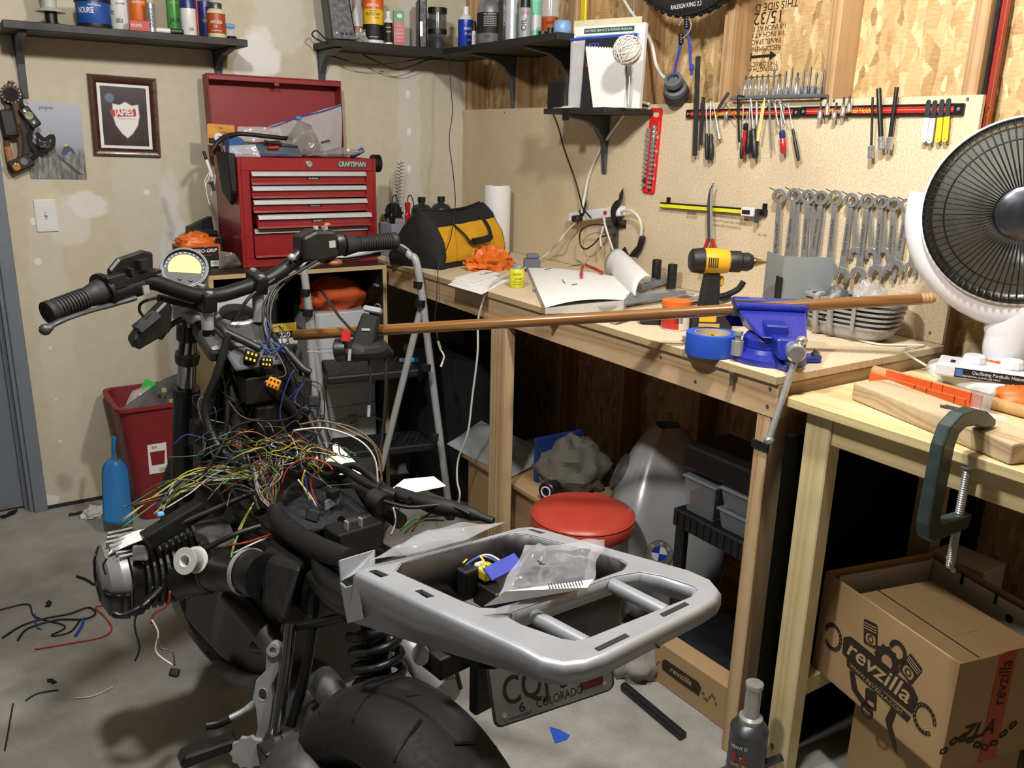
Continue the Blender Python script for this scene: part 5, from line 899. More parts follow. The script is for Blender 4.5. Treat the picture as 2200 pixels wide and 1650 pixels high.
cord('black router cord looping off the shelf end', [at(718,90, y=-0.18), at(700,92, y=-0.15), at(682,85, y=-0.1), at(670,74, y=-0.1), at(680,66, y=-0.1), at(697,82, y=-0.13), at(705,85, y=-0.14)], 0.003, BC)
cord('black cord drooping under the corner shelf', [at(712,120, y=-0.01), at(745,130, y=-0.08), at(780,138, y=-0.1), at(830,137, y=-0.1), at(880,130, y=-0.12), at(935,120, y=-0.14)], 0.0022, BC); cord('black cable sagging lower under the corner shelf', [at(780,118, y=-0.1), at(805,130, y=-0.1), at(850,149, y=-0.1), at(885,142, y=-0.1), at(920,128, y=-0.1), at(955,126, y=-0.1)], 0.0028, BC)
# ================================================================ things on the bench
z = BZ+0.0006
def B_(u, v, zz=None): return at(u, v, z=z if zz is None else zz)
def box_thing(name, label, cat_, M, size, m, edge=0.002, part='body'):
    e = thing(name, label, cat_, M); MB().box((-size[0]/2,-size[1]/2,0),(size[0]/2, size[1]/2, size[2])).b(part, m, e, sm=0, bv=edge); return e
GREYB = mat('grey_case', '#8b8d98', 0.5, var=0.08)
e = box_thing('lead_battery', 'grey sealed battery block standing at the back of the bench', 'battery', MT((-0.50,-0.345, z)) @ TR(rz=8),(0.115,0.10,0.13), GREYB); MB().box((-0.03,-0.03,0.13),(0.03,0.03,0.145)).b('cap_bar', GREYB, e, sm=0, bv=0.002)
text('12V SEALED', 0.012, TR(0,-0.0506,0.06) @ WB, INK, e, width=0.06); text('NP18', 0.012, TR(0,-0.0506,0.08) @ WB, INK, e, width=0.03)
for k, (dx, m_, lb_) in enumerate(((-0.045, BLACKP, 'black alligator clamp standing on the grey battery'),(0.028, RED3, 'red alligator clamp standing on the grey battery'))):
    c = thing('battery_clamp', lb_, 'clamp', e.matrix_basis @ TR(dx, -0.035,0.131)); MB().prism([(-0.009,0),(0.009,0),(0.012,0.03),(0.007,0.04),(0.012,0.078),(-0.002,0.082),(-0.012,0.078),(-0.007,0.04),(-0.012,0.03)], -0.008,0.008, WB).b('jaws', m_, c, sm=0, bv=0.003); MB().tube(cat([(0,0,0.075),(0.01,0.01,0.1),(0.03,0.02,0.105),(0.05,0.03,0.07),(0.06,0.04,0.0)], 4),0.0022,6).b('lead', BC, c)
e = can('brush_jar', 'clear jar of bottle brushes standing by the corner', V((-0.40,-0.12, z)),0.034,0.13, [('jar', CLEARD, [(0.032,0),(0.034,0.004),(0.034,0.085),(0.027,0.1),(0.027,0.125),(0.029,0.126)])], cat_='jar')
for k, (dx, dy, h, r, m_) in enumerate(((-0.01,0,0.36,0.017, BLACKP),(0.015,0.005,0.32,0.010, P_('pale_bristle', '#b9b8b0', 0.7)))):
    br = thing('bottle_brush', ['black spiral bottle brush standing in the jar', 'pale bottle brush standing in the jar'][k], 'brush', MT((-0.40+dx, -0.12+dy, z+0.01)) @ TR(rx=3-4*k, ry=5-6*k)); MB().cyl((0,0,0),(0,0, h),0.0016, n=6).b('wire', STEEL, br)
    mb = MB()
    for q in range(150):
        a = q*0.55; zz = h*0.45+q*h*0.52/150; mb.tube([(0,0, zz),(r*math.cos(a), r*math.sin(a), zz+0.004)], 0.0006,3)
    tag(mb.b('bristles', m_, br, sm=0), kind='stuff')
o = cloth_mesh((-0.405,-0.12, z+0.12),(0.032,0.032,0.04),3,0.3,5,20,14, ridge=1.2).b('wire_cup_brush', BLACKM, sm=20); tag(o, 'bushy black cup brush poking out of the jar', 'brush')
for k, (x, y) in enumerate(((-0.27,-0.115),(-0.165,-0.10))):
    can('propane_cylinder', ['green propane cylinder beside the brush jar', 'green propane cylinder near the paper towels'][k], V((x, y, z)),0.046,0.2, [('cylinder', P_('propane_green', '#4c8c35', 0.35), [(0.044,0),(0.046,0.006),(0.046,0.145)]),('shoulder', P_('propane_dark', '#20302a', 0.35), [(0.0462,0.143),(0.045,0.16),(0.034,0.176),(0.016,0.182),(0.012,0.19)]),('valve_cap', BLACKP, [(0.017,0.19),(0.017,0.212),(0,0.213)])], cat_='gas cylinder')
p = B_(1067,548); e = can('paper_towel_roll', 'white paper towel roll standing on end by the tool bag', V((-0.105,-0.47, z)),0.054,0.28, [('roll', mat('tissue', '#e4e3df', 0.9, var=0.04, bump=0.2, scale=60), [(0.02,0.28),(0.054,0.28),(0.056,0.27),(0.056,0.004),(0.054,0)]),('tube_core', P_('kraft_core', '#a98b66', 0.8), [(0.02,0.281),(0.017,0.281),(0.017,0.24),(0,0.24)])], cat_='paper towel', n=32)
# ---------------------------------------------------------------- tool bag
BAGB = mat('black_canvas', '#171717', 0.8, var=0.25, scale=200, bump=0.25); BAGY = mat('yellow_canvas', '#dda31a', 0.75, var=0.15, scale=14, bump=0.2, bscale=400)
fl, fr = B_(946,580), B_(1080,553); xd = (fr-fl); wd = xd.length; xd.normalize(); yd = V((-xd.y, xd.x, 0)); Mb = frame(fl, x=xd, y=yd)
e = thing('tool_bag', 'black and yellow canvas tool bag with carry handles on the bench', 'bag', Mb); dp = 0.23; hh = 0.205
def prof(t, s):   # cross-section of the bag: t round the mouth, s height
    return None
mb = MB(); n = 14; rows = []
sect = [(0.0,0.0),(-0.01,0.04),(0.0,0.1),(0.045,0.165),(0.09,0.2),(0.118,0.2),(0.15,0.17),(0.205,0.1),(0.235,0.04),(0.225,0.0)]
def fn(u, v):
    i = v*(len(sect)-1); a = int(min(i, len(sect)-2)); f = i-a; y = sect[a][0]*(1-f)+sect[a+1][0]*f; zz = sect[a][1]*(1-f)+sect[a+1][1]*f
    sag = -0.018*math.sin(PI*u)*max(0, zz/hh)+0.012*u*(zz/hh); x = wd*(u*(1-0.06*zz/hh)+0.03*zz/hh)
    q = V((x, y, zz+sag)); return q+noise.noise_vector(q*14)*0.006
mb.grid(fn, 26,37); shell = mb.b('shell', BAGB, e, sm=180, solid=0.003)
for s_ in (0,1):   # gusset ends
    pts = [fn(s_, j/18) for j in range(19)]; c = sum(pts, V())/19+V((0.02 if s_ == 0 else -0.02,0,-0.02)); g = MB(); g.add(pts+[c], [(j, j+1,19) for j in range(18)]+[(18,0,19)]); g.b('end_gusset', BAGB, e, sm=180, solid=0.002)
def onbag(u, s, off): return fn(u, s)+V((0,-off, off*0.5))
mb = MB(); mb.grid(lambda u, v: onbag(0.03+u*0.95,0.06+v*(0.245+0.02*math.sin(PI*u)),0.003),20,12); mb.b('yellow_panel', BAGY, e, sm=180)
hp = [onbag(0.27,0.33,0.006), onbag(0.33,0.25,0.014), onbag(0.4,0.19,0.016), onbag(0.5,0.185,0.018), onbag(0.62,0.19,0.018), onbag(0.72,0.2,0.016), onbag(0.78,0.27,0.014), onbag(0.8,0.37,0.006)]
MB().tube(cat(hp, 4),0.009,7, flat=0.4).b('handle', BAGB, e); MB().tube([onbag(0.42,0.195,0.02), onbag(0.55,0.195,0.022), onbag(0.7,0.20,0.02)], 0.012,9).b('handle_wrap', BLACKM, e)
MB().tube(cat([fn(0.02,0.5)+V((0,0,0.004)), fn(0.3,0.5)+V((0,0,0.006)), fn(0.7,0.5)+V((0,0,0.006)), fn(0.98,0.5)+V((0,0,0.004))], 4),0.005,6).b('zip_track', BLACKM, e)
# ---------------------------------------------------------------- small things near the bag
o = cloth_mesh(tuple(B_(1052,578)),(0.075,0.045,0.045),6,0.45,2.4,34,22, ridge=0.9).b('rubber_glove', GLV, sm=50); tag(o, 'crumpled orange glove lying in front of the tool bag', 'glove')
e = box_thing('wall_charger', 'grey plug in charger lying behind the yellow can', 'charger', MT(V((-0.24,-0.93, z))) @ TR(rz=-30),(0.06,0.05,0.045), P_('charger_grey', '#6d6f7c', 0.45),0.006); MB().box((-0.02,-0.015,0.045),(0.025,0.02,0.062)).b('upper_block', MATS['charger_grey'], e, sm=0, bv=0.004)
e = thing('paper_stack', 'folded white receipts on a sheet at the bench edge', 'paper', (0,0, z))
def sheet(pts, zo, m_=WHITEPAPER, name='sheet', th=0.0012): return MB().prism([(p.x, p.y) for p in pts], zo, zo+th).b(name, m_, e, sm=0)
sheet([B_(962,612), B_(1035,633), B_(1092,603), B_(1015,588)], 0); sheet([B_(970,608), B_(1010,618), B_(1078,600), B_(1032,588)], 0.002, th=0.004); sheet([B_(975,604), B_(1020,612), B_(1074,594), B_(1040,586)], 0.007, th=0.004)
text('Collin', 0.026, MT(B_(1045,594)+V((0,0,0.0115-z))) @ TR(rz=25), P_('logo_purple', '#5b3b4a', 0.6), e, width=0.07)
p = B_(1107,618); can('flux_can', 'small yellow solvent can with a chrome cap', V((p.x+0.012, p.y+0.01, z)),0.0245,0.08, [('can', P_('can_yellow', '#d3cf2e', 0.35), [(0.023,0),(0.0245,0.002),(0.0245,0.056),(0.022,0.06)]),('cap', STEEL, [(0.021,0.06),(0.015,0.064),(0.015,0.072),(0.012,0.074),(0,0.074)])], [('OATEY', 0.008,0.044, INK, 0.03),('DANGER', 0.006,0.03, INK, 0.024,12),('HARMFUL VAPOR', 0.004,0.02, INK, 0.03,5),('CLEAR CEMENT', 0.004,0.012, INK, 0.03,5)])
o = MB(MT(B_(1148,627)+V((0,0,0.006))) @ TR(ry=90, rz=30)).ring(0.003,0.006,-0.006,0.006,6).b('hex_nut', STEEL, sm=0); tag(o, 'loose steel nut beside the open book', 'nut')
# ---------------------------------------------------------------- open catalogue
Mk = frame(B_(1172,652), x=B_(1310,640)-B_(1172,652), y=(0.3,0.9,0)); e = thing('open_catalogue', 'thick white catalogue lying open with one leaf block curling', 'book', Mk); Lx = 0.30
PAGE = mat('page_edges', '#b9b7b0', 0.8, var=0.2, scale=300); inv = Mk.inverted()
def lk(u, v): q = inv @ B_(u, v, z+0.03); q.z = 0; return q
A0, A1, A2, A3 = lk(1172,652), lk(1340,646), lk(1375,606), lk(1135,568)
mb = MB(); hgt = 0.032
mb.grid(lambda u, v: (A0*(1-u)*(1-v)+A1*u*(1-v)+A2*u*v+A3*(1-u)*v)+V((0,0, hgt*(1-0.45*(1-u)**3)+0.006*math.sin(PI*u))),16,8)
mb.b('page_spread', WHITEPAPER, e, sm=180)
mb = MB(); ring = [A0, A1, A2, A3]; top = [q+V((0,0,(hgt*(0.55) if i in (0,3) else hgt)-0.001)) for i, q in enumerate(ring)]; mb.hexa([q+V((0,0,0.0)) for q in ring]+top); mb.b('page_block', PAGE, e, sm=0)
mb = MB(); R0 = lk(1345,620); spine0, spine1 = lk(1352,640), lk(1296,580)
def curl(u, v):   # leaf block rolled up along the back
    base = spine0*(1-v)+spine1*v; a = -0.35+u*2.5; r = 0.042+0.012*v; side = V((0.8,0.3,0)).normalized()
    return base+V((0,0, hgt+0.004))+side*(0.03+r*(1-math.cos(a))*1.3-0.02*v)+V((0,0, r*math.sin(a)*0.95+0.008))
mb.grid(curl, 18,12); mb.b('curled_leaves', WHITEPAPER, e, sm=180, solid=0.006)
for (u0, v0, u1, v1) in ((1222,573,1260,566),(1208,600,1214,608),(1170,579,1184,577),(1228,612,1240,610)):
    a, b = inv @ B_(u0, v0, z+hgt+0.004), inv @ B_(u1, v1, z+hgt+0.004); MB().tube([a, b], 0.0012,4).b('printed_mark', INK, e)
zt = z+hgt+0.0075; e = thing('needle_pliers', 'red handled needle nose pliers resting on the open catalogue', 'pliers', (0,0, zt)); T_ = lambda u, v, h=0.006: at(u, v, z=zt)-V((0,0, zt))+V((0,0, h))
MB().tube(cat([T_(1252,574), T_(1249,588), T_(1249,598)], 4), [0.0045]*5+[0.005,0.005,0.0045,0.004], 8).b('handle', RED3, e); MB().tube(cat([T_(1256,572), T_(1275,580), T_(1294,590)], 4), [0.0045]*4+[0.0055]*4+[0.0045], 8).b('handle', RED3, e); MB().tube([T_(1254,573), T_(1246,566)], [0.006,0.0035], 7).b('jaw', STEEL, e); MB().tube([T_(1247,567), T_(1237,561)], [0.0035,0.0008], 6).b('jaw', DSTEEL, e)
# ---------------------------------------------------------------- wrapped tools, handles, sockets
WRAP = mat('clear_wrap', '#9fa4ab', 0.08, var=0.15, scale=40, alpha=0.42, spec=1.0, bump=0.5, bscale=80)
def rod(name, label, cat_, pts, radii, m_, n=9): return tag(MB().tube(pts, radii, n).b(name, m_, sm=60), label, cat_)
for k, (u0, v0, u1, v1, lb_) in enumerate(((1278,654,1462,604, 'dark handled tool sealed in a clear sleeve on the bench'),(1290,668,1470,640, 'second dark tool in a clear sleeve in front'))):
    a, b = B_(u0, v0)+V((0,0,0.016)), B_(u1, v1)+V((0,0,0.018)); e = thing('wrapped_tool', lb_, 'packaged tool', (0,0,0)); MB().tube([a, a.lerp(b, 0.3), a.lerp(b, 0.62), b], [0.011,0.013,0.01,0.006], 9).b('tool_handle', P_('navy_grip', '#23303f', 0.5), e)
    d = (b-a).normalized(); s = d.cross(V((0,0,1))).normalized()*0.032; bag_mesh(a-d*0.02+s, b+d*0.03+s, b+d*0.03-s, a-d*0.02-s, 0.03,51+k, 0.004,40,20).b('sleeve', WRAP, e, sm=60); MB(frame(b+d*0.0, x=d, y=s)).box((0.01,-0.03,0.006),(0.04,0.03,0.0075)).b('header_card', WHITEPAPER, e, sm=0)
rod('screwdriver', 'screwdriver with a dark green grip lying under the sleeves', 'screwdriver', [B_(1235,657)+V((0,0,0.008)), B_(1250,655)+V((0,0,0.009)), B_(1285,650)+V((0,0,0.009)), B_(1340,640)+V((0,0,0.009))], [0.005,0.008,0.008,0.003], P_('grip_green', '#1d6a49', 0.35))
rod('screwdriver', 'screwdriver with a black grip next to the catalogue', 'screwdriver', [B_(1210,649)+V((0,0,0.007)), B_(1250,645)+V((0,0,0.007)), B_(1300,640)+V((0,0,0.006))], [0.007,0.0065,0.003], BLACKP); rod('screwdriver', 'short black screwdriver behind the green one', 'screwdriver', [B_(1224,653)+V((0,0,0.007)), B_(1262,650)+V((0,0,0.007)), B_(1300,646)+V((0,0,0.006))], [0.0075,0.006,0.003], BLACKP)
for k, (x, y, r, h, m_, lb_) in enumerate(((-0.075,-1.29,0.017,0.085, CHROME, 'tall chrome deep socket standing near the wall'),(-0.115,-1.335,0.014,0.05, CHROME, 'short chrome socket standing in front of the tall one'),(-0.06,-1.40,0.0155,0.09, BLACKP, 'tall black impact socket beside the chrome one'),(-0.06,-1.475,0.0155,0.085, BLACKP, 'second tall black impact socket behind the drill'))):
    o = MB(MT((x, y, z))).lathe([(r, 0),(r, h*0.96),(r*0.94, h),(r*0.72, h),(r*0.68, h*0.8),(0, h*0.8)], 20).b('deep_socket', m_); tag(o, lb_, 'socket')
e = thing('bit_rack', 'black rack of hex bits lying by the wall', 'tool rack', MT((-0.05,-1.16, z)) @ TR(rz=-84)); MB().box((0,-0.012,0),(0.12,0.012,0.012)).b('rack', BLACKP, e, sm=0)
for k in range(9): MB(TR(0.008+k*0.013,0,0.012)).lathe([(0.003,0),(0.003,0.03-k*0.0015),(0,0.03-k*0.0015)], 6).b('bit', DSTEEL, e)
a, b = B_(1318,697), B_(1372,684); a.z += 0.013; b.z += 0.013; e = thing('socket_ratchet', 'knurled steel socket adapter lying under the pole', 'socket', frame(a, z=b-a)); L_ = (b-a).length; MB().lathe([(0.007,0),(0.012,0.001),(0.0125,0.012),(0.010,0.014)], 18).b('square_end', STEEL, e); MB().lathe([(0.010,0.014)]+[q for k in range(8) for q in ((0.0105,0.016+k*0.006),(0.0098,0.019+k*0.006))]+[(0.009, L_)], 18).b('barrel', CHROME, e)
e = box_thing('black_adapter', 'black rounded power brick on the bench behind the pole', 'charger', MT(V((B_(1405,695).x, B_(1405,695).y, z))) @ TR(rz=-35),(0.085,0.05,0.034), BLACKP, 0.01)
p = B_(1455,712); can('glue_can', 'small red and white can with an orange plastic lid', V((p.x+0.02, p.y+0.03, z)),0.036,0.09, [('can', WHITEP, [(0.034,0),(0.036,0.003),(0.036,0.06)]),('lid', ORG2, [(0.038,0.06),(0.038,0.074),(0,0.075)])], [('PERMATEX', 0.012,0.022, REDL, 0.04,-50),('IIIIIII', 0.026,0.028, INK, 0.022,14)])
e2 = [o for o in col.objects if o.name.startswith('glue_can')][0]; mb = MB()
for j in range(13): a = rad(-165+j*7.5)+0.0; mb.v += [V((0.0363*math.cos(a),0.0363*math.sin(a), zz)) for zz in (0.004,0.058)]
mb.f = [(2*j, 2*j+2,2*j+3,2*j+1) for j in range(12)]; mb.mi = [0]*12; mb.b('red_label', REDL, e2, sm=180)
# ---------------------------------------------------------------- cordless drill
DY = mat('drill_yellow', '#dba722', 0.4, var=0.1); DB = mat('drill_black', '#1b1b1b', 0.55, var=0.2, scale=60)
p = B_(1540,712); dx = V((0.80,-0.60,0)); Md = frame(V((p.x+0.015, p.y+0.055, z)), x=dx, y=(0.60,0.80,0)); e = thing('cordless_drill', 'yellow and black cordless drill standing on its battery with a step bit', 'drill', Md @ TR(rz=4) @ Matrix.Scale(0.9,4))
k_ = 1.08
bt = MB().box((-0.055,-0.04,0),(0.07,0.04,0.05)).b('battery', DB, e, sm=0, bv=0.008, seg=2); MB().box((-0.03,-0.043,0.022),(0.02,-0.038,0.046)).b('yellow_latch', DY, bt, sm=0, bv=0.003); MB().box((-0.03,-0.0415,0.006),(0.03,-0.0402,0.018)).b('battery_label', P_('label_beige', '#b59a5a', 0.5), bt, sm=0)
MB().hexa([(-0.028,-0.02,0.05),(0.034,-0.02,0.05),(0.034,0.02,0.05),(-0.028,0.02,0.05),(-0.016,-0.018,0.165),(0.026,-0.018,0.165),(0.026,0.018,0.165),(-0.016,0.018,0.165)]).b('handle', DB, e, sm=0, bv=0.008, seg=2)
MB().box((0.026,-0.008,0.12),(0.04,0.008,0.15)).b('trigger', DY, e, sm=0, bv=0.004)
Mx = TR(0,0,0.192) @ MR(rad(90),4, 'Y')
MB(Mx).lathe([(0.024,-0.062),(0.034,-0.055),(0.037,-0.03),(0.037,-0.022)], 20).b('motor_cap', DB, e); hs = MB(Mx).lathe([(0.036,-0.022),(0.037,0.01),(0.034,0.045),(0.03,0.05)], 20).b('housing', DY, e)
for k in range(5): MB(TR(-0.014+k*0.006,0,0.192)).box((-0.0013,-0.0382,-0.014),(0.0013,-0.034,0.014)).b('vent_slot', DB, hs, sm=0)
MB(Mx).lathe([(0.029,0.05),(0.031,0.055),(0.031,0.082),(0.026,0.086),(0.027,0.105),(0.02,0.118),(0.012,0.12)], 20).b('chuck', DB, e); MB(Mx).lathe([(0.013,0.12)]+[q for k in range(7) for q in ((0.0135-k*0.0016,0.121+k*0.005),(0.0135-k*0.0016,0.125+k*0.005))]+[(0,0.165)], 18).b('step_bit', P_('titanium_gold', '#a3875a', 0.3,0.9), e)
# channel pliers with wrapped black handle behind the drill
e = thing('locking_pliers', 'steel pliers with a black wrapped handle behind the drill', 'pliers', (0,0,0)); h0 = at(1598,605, x=-0.19); MB().tube(cat([h0, at(1585,622, x=-0.2), at(1560,634, x=-0.22), at(1545,637, x=-0.23)], 4),0.0085,8).b('handle', BLACKM, e); MB().tube(cat([at(1572,640, x=-0.2), at(1545,648, x=-0.22), at(1500,640, x=-0.25), B_(1470,655)+V((0,0,0.01))], 4), [0.008]*8+[0.006]*5,8).b('body', STEEL, e); MB().tube([at(1548,640, x=-0.225), V((-0.23,-1.72, z+0.006))], 0.006,7).b('jaw', DSTEEL, e)
# ---------------------------------------------------------------- tape roll, solder, plate
p = B_(1548,772); tc = V((p.x+0.02, p.y+0.05, z)); e = can('tape_roll', 'fat roll of blue masking tape lying flat by the vise', tc, 0.058,0.05, [('tape', mat('blue_tape', '#2450b8', 0.55, var=0.05), [(0.04,0.002),(0.058,0),(0.0585,0.004),(0.0585,0.046),(0.058,0.05),(0.04,0.049)]),('inner_core', P_('core_beige', '#b5a78d', 0.7), [(0.0385,0.05),(0.0399,0.05),(0.0399,0.001),(0.0385,0.001)])], cat_='tape', n=36)
lbp = MB().box((-0.026,0.0372,0.012),(0.02,0.0376,0.046)).b('core_label', P_('label_tan', '#c9a252', 0.5), e, sm=0); text('StikTek', 0.017, TR(-0.003,0.0368,0.03) @ MR(rad(90),4, 'X'), INK, e, width=0.04)
p = B_(1490,740); e = can('solder_spool', 'flat clear lidded spool of wire beside the blue tape', V((p.x+0.02, p.y+0.02, z)),0.03,0.016, [('spool', MILK, [(0.03,0),(0.03,0.003),(0.024,0.004),(0.024,0.012),(0.03,0.013),(0.03,0.016),(0.01,0.016),(0.009,0.004),(0,0.004)]),('wound_wire', STEEL, [(0.022,0.004),(0.0275,0.005),(0.0275,0.011),(0.022,0.012)])], cat_='spool')
GALV = mat('galvanised_sheet', '#9aa1a3', 0.42,0.35, var=0.08, scale=6); e = thing('bent_plate', 'bent galvanised plate with a black strip standing behind the vise', 'metal plate', (0,0, z)); q = [V((-0.15,-1.93,0)), V((-0.20,-2.03,0)), V((-0.09,-2.10,0))]
mb = MB()
for a, b in ((q[0], q[1]),(q[1], q[2])):
    h = 0.185; nrm = (b-a).cross(V((0,0,1))).normalized()*0.0015; mb.hexa([a+nrm, b+nrm, b-nrm, a-nrm]+[x_+V((0,0, h)) for x_ in (a+nrm, b+nrm, b-nrm, a-nrm)])
mb.b('plate', GALV, e, sm=0); dd = (q[1]-q[0]).normalized(); n_ = V((-dd.y, dd.x, 0)); n_ = n_ if n_.dot(CAM-q[1]) > 0 else -n_; MB(frame(q[1]-dd*0.012+n_*0.003, x=dd, y=(0,0,1))).box((-0.02,0.0,-0.001),(0.02,0.13,0.001)).b('black_strip', BLACKM, e, sm=0)
# ---------------------------------------------------------------- finned cylinder cover
CAST = mat('cast_alloy', '#a5a4a0', 0.42,0.35, var=0.12, scale=20); Mc = frame(V((-0.122,-2.2, z)), x=(0.10,-1,0), y=(1,0.10,0)); e = thing('finned_cover', 'cast alloy cylinder head cover with stacked cooling fins', 'engine part', Mc)
def hull(s, zz, k=28): return [((0.125*s)*math.copysign(abs(math.cos(a))**0.55, math.cos(a)),(0.075*s)*math.copysign(abs(math.sin(a))**0.6, math.sin(a))) for a in [2*PI*i/k for i in range(k)]]
mb = MB(); rows = [(0.62,0.0),(0.78,0.012),(0.86,0.035)]
for (s0, z0_),(s1, z1_) in zip(rows[:-1], rows[1:]):
    a, b = hull(s0,0), hull(s1,0); k = len(a); mb.add([(x_, y_, z0_) for x_, y_ in a]+[(x_, y_, z1_) for x_, y_ in b], [(i, (i+1) % k, k+(i+1) % k, k+i) for i in range(k)])
mb.add([(x_, y_, 0) for x_, y_ in hull(0.62,0)], [tuple(range(28))[::-1]]); mb.b('pan', CAST, e, sm=60)
MB().prism(hull(0.80,0),0.03,0.095, None, [[(x_*0.94, y_*0.92) for x_, y_ in hull(0.80,0)]]).b('inner_wall', DSTEEL, e, sm=40)
for k in range(6): s = 0.88+k*0.024; MB(TR(0,0,0.032+k*0.0125)).prism(hull(s, 0),0,0.006, None, [[(x_*0.86, y_*0.82) for x_, y_ in hull(s, 0)]]).b('fin', CAST, e, sm=0, bv=0.001)
for x_ in (-0.062,-0.022): MB().tube(cat([(x_, -0.035,0.004),(x_, -0.066,0.02),(x_, -0.073,0.055),(x_, -0.078,0.1),(x_, -0.05,0.103)], 3),0.008,8).b('strap_rib', CAST, e)
MB(frame((0.04,-0.075,0.03), z=(0,0,1))).box((-0.002,-0.004,0),(0.002,0.006,0.075)).b('cross_rib', CAST, e, sm=0); MB(frame((-0.042,-0.06,0.05), z=(0,-1,0))).lathe([(0.004,0),(0.004,0.012),(0,0.012)], 10).b('boss', DSTEEL, e)
o = cloth_mesh(tuple(Mc @ V((0.035,0.0,0.07))),(0.05,0.03,0.045),15,0.4,3,22,14).b('plastic_bag', ZIPB, sm=50); tag(o, 'clear plastic bag stuffed in the finned cover', 'plastic bag'); o = cloth_mesh(tuple(Mc @ V((-0.0,-0.03,0.075))),(0.016,0.012,0.018),16,0.3,3,14,9).b('red_rag', RED3, sm=50); tag(o, 'scrap of red rag in the finned cover', 'rag')
o = cloth_mesh(tuple(Mc @ V((-0.055,0.0,0.06))),(0.035,0.028,0.04),19,0.3,3,16,10).b('grey_rag', GRB, sm=50); tag(o, 'grey rag bunched inside the finned cover', 'rag')
cord('white cord lying along the bench to the heater', [B_(1745,712)+V((0,0,0.003)), B_(1800,722)+V((0,0,0.003)), B_(1880,741)+V((0,0,0.003)), B_(1940,744)+V((0,0,0.003)), B_(1985,745)+V((0,0,0.003)), V((-0.16,-2.37, z+0.004)), V((-0.15,-2.43,0.93))], 0.0028, WC)
cord('white twisted cord hanging over the front of the bench', [B_(1275,470,1.1) if False else X(1240,475,0.05), X(1215,500,0.06), X(1200,520,0.08), X(1172,548,0.05), B_(1120,588)+V((0,0,0.014)), B_(1085,600)+V((0,0,0.014)), B_(1056,616)+V((0,0,0.012)), at(1043,628, x=BX-0.005), at(1035,655, x=BX-0.012), at(1027,690, x=BX-0.012), at(1026,760, x=BX-0.012), at(1015,850, x=BX-0.012), at(1005,930, x=BX-0.02), at(985,985, x=BX-0.03), at(982,1030, x=BX-0.04), at(988,1060, x=BX-0.04), at(985,1080, x=BX-0.04)], 0.0035, WC)
# ================================================================ vise and pole
PA, PB_ = at(632,720, d=2.1), at(2008,640, d=1.9)
VB = mat('vise_blue', '#1e2a8f', 0.35, var=0.12, scale=90, bump=0.1, coat=0.3)
pd = (PB_-PA).normalized(); vx = V((pd.x, pd.y, 0)).normalized(); vy = V((-vx.y, vx.x, 0))
vise = thing('bench_vise', 'blue cast iron bench vise gripping the wooden pole', 'vise', frame(V((-0.512,-2.268, z)), x=vx, y=vy) @ Matrix.Scale(1.12,4))
tt = (V((-0.512,-2.268,0))-V((PA.x, PA.y, 0))).dot(vx)/V((pd.x, pd.y, 0)).length; pj = PA+pd*tt; pz = (pj.z-z)/1.12; py = (V((pj.x, pj.y, 0))-V((-0.512,-2.268,0))).dot(vy)/1.12
MB().lathe([(0.075,0),(0.075,0.012),(0.062,0.02),(0.058,0.028),(0.05,0.03)], 32).b('base', VB, vise)
for a in (0,180,285):
    MB(TR(rz=a)).prism([(0.06,-0.022),(0.098,-0.013),(0.104,0),(0.098,0.013),(0.06,0.022)], 0,0.013).b('base_lug', VB, vise, sm=0, bv=0.003); MB(TR(rz=a) @ TR(0.09,0,0.013)).lathe([(0.009,0),(0.009,0.006),(0.005,0.006),(0.005,0.012),(0,0.012)], 6).b('bolt', SCREW, vise, sm=0)
MB().lathe([(0.055,0.03),(0.053,0.045),(0.045,0.055)], 28).b('swivel', VB, vise)
MB(TR(-0.068,-0.03,0.013)).lathe([(0.012,0),(0.012,0.028),(0.006,0.028),(0.006,0.04),(0.009,0.04),(0.009,0.048),(0,0.05)], 14).b('swivel_lock', STEEL, vise)
jt = pz+0.012
MB().hexa([(-0.07, py+0.012,0.05),(0.04, py+0.012,0.05),(0.035,0.10,0.05),(-0.06,0.10,0.05),(-0.09, py+0.018, jt-0.03),(0.062, py+0.018, jt-0.03),(0.045,0.075, jt-0.03),(-0.045,0.075, jt-0.03)]).b('fixed_body', VB, vise, sm=0, bv=0.005, seg=2)
MB().box((-0.068, py+0.0165, jt-0.032),(0.068, py+0.05, jt)).b('fixed_jaw', VB, vise, sm=0, bv=0.003); MB().box((-0.066, py+0.0145, jt-0.03),(0.066, py+0.0164, jt-0.002)).b('jaw_plate', DSTEEL, vise, sm=0)
MB().box((-0.022,-0.055,0.045),(0.022,0.09,0.08)).b('slide', VB, vise, sm=0, bv=0.003)
mv = MB(); mv.hexa([(0.0,-0.10,0.022),(0.045,-0.10,0.022),(0.05, py-0.02,0.035),(-0.02, py-0.02,0.035),(-0.005,-0.085,0.062),(0.052,-0.085,0.062),(0.06, py-0.0165,0.062),(-0.03, py-0.0165,0.062)]); mv.hexa([(-0.03,-0.06,0.055),(0.055,-0.075,0.055),(0.06, py-0.0165,0.055),(-0.05, py-0.0165,0.055),(-0.066, py-0.03, jt-0.014),(0.07, py-0.034, jt-0.014),(0.07, py-0.0165, jt-0.014),(-0.066, py-0.0165, jt-0.014)]); mv.box((-0.070, py-0.034, jt-0.014),(0.072, py-0.0165, jt)); mv.b('moving_jaw', VB, vise, sm=0, bv=0.005, seg=2)
MB().box((-0.073, py-0.0164, jt-0.03),(0.075, py-0.0145, jt)).b('jaw_plate', DSTEEL, vise, sm=0)
text('BENCH VISE', 0.012, MT((-0.0,-0.0755, jt-0.06)) @ WB, P_('vise_text', '#6a74c8', 0.5), vise, width=0.06) if False else None
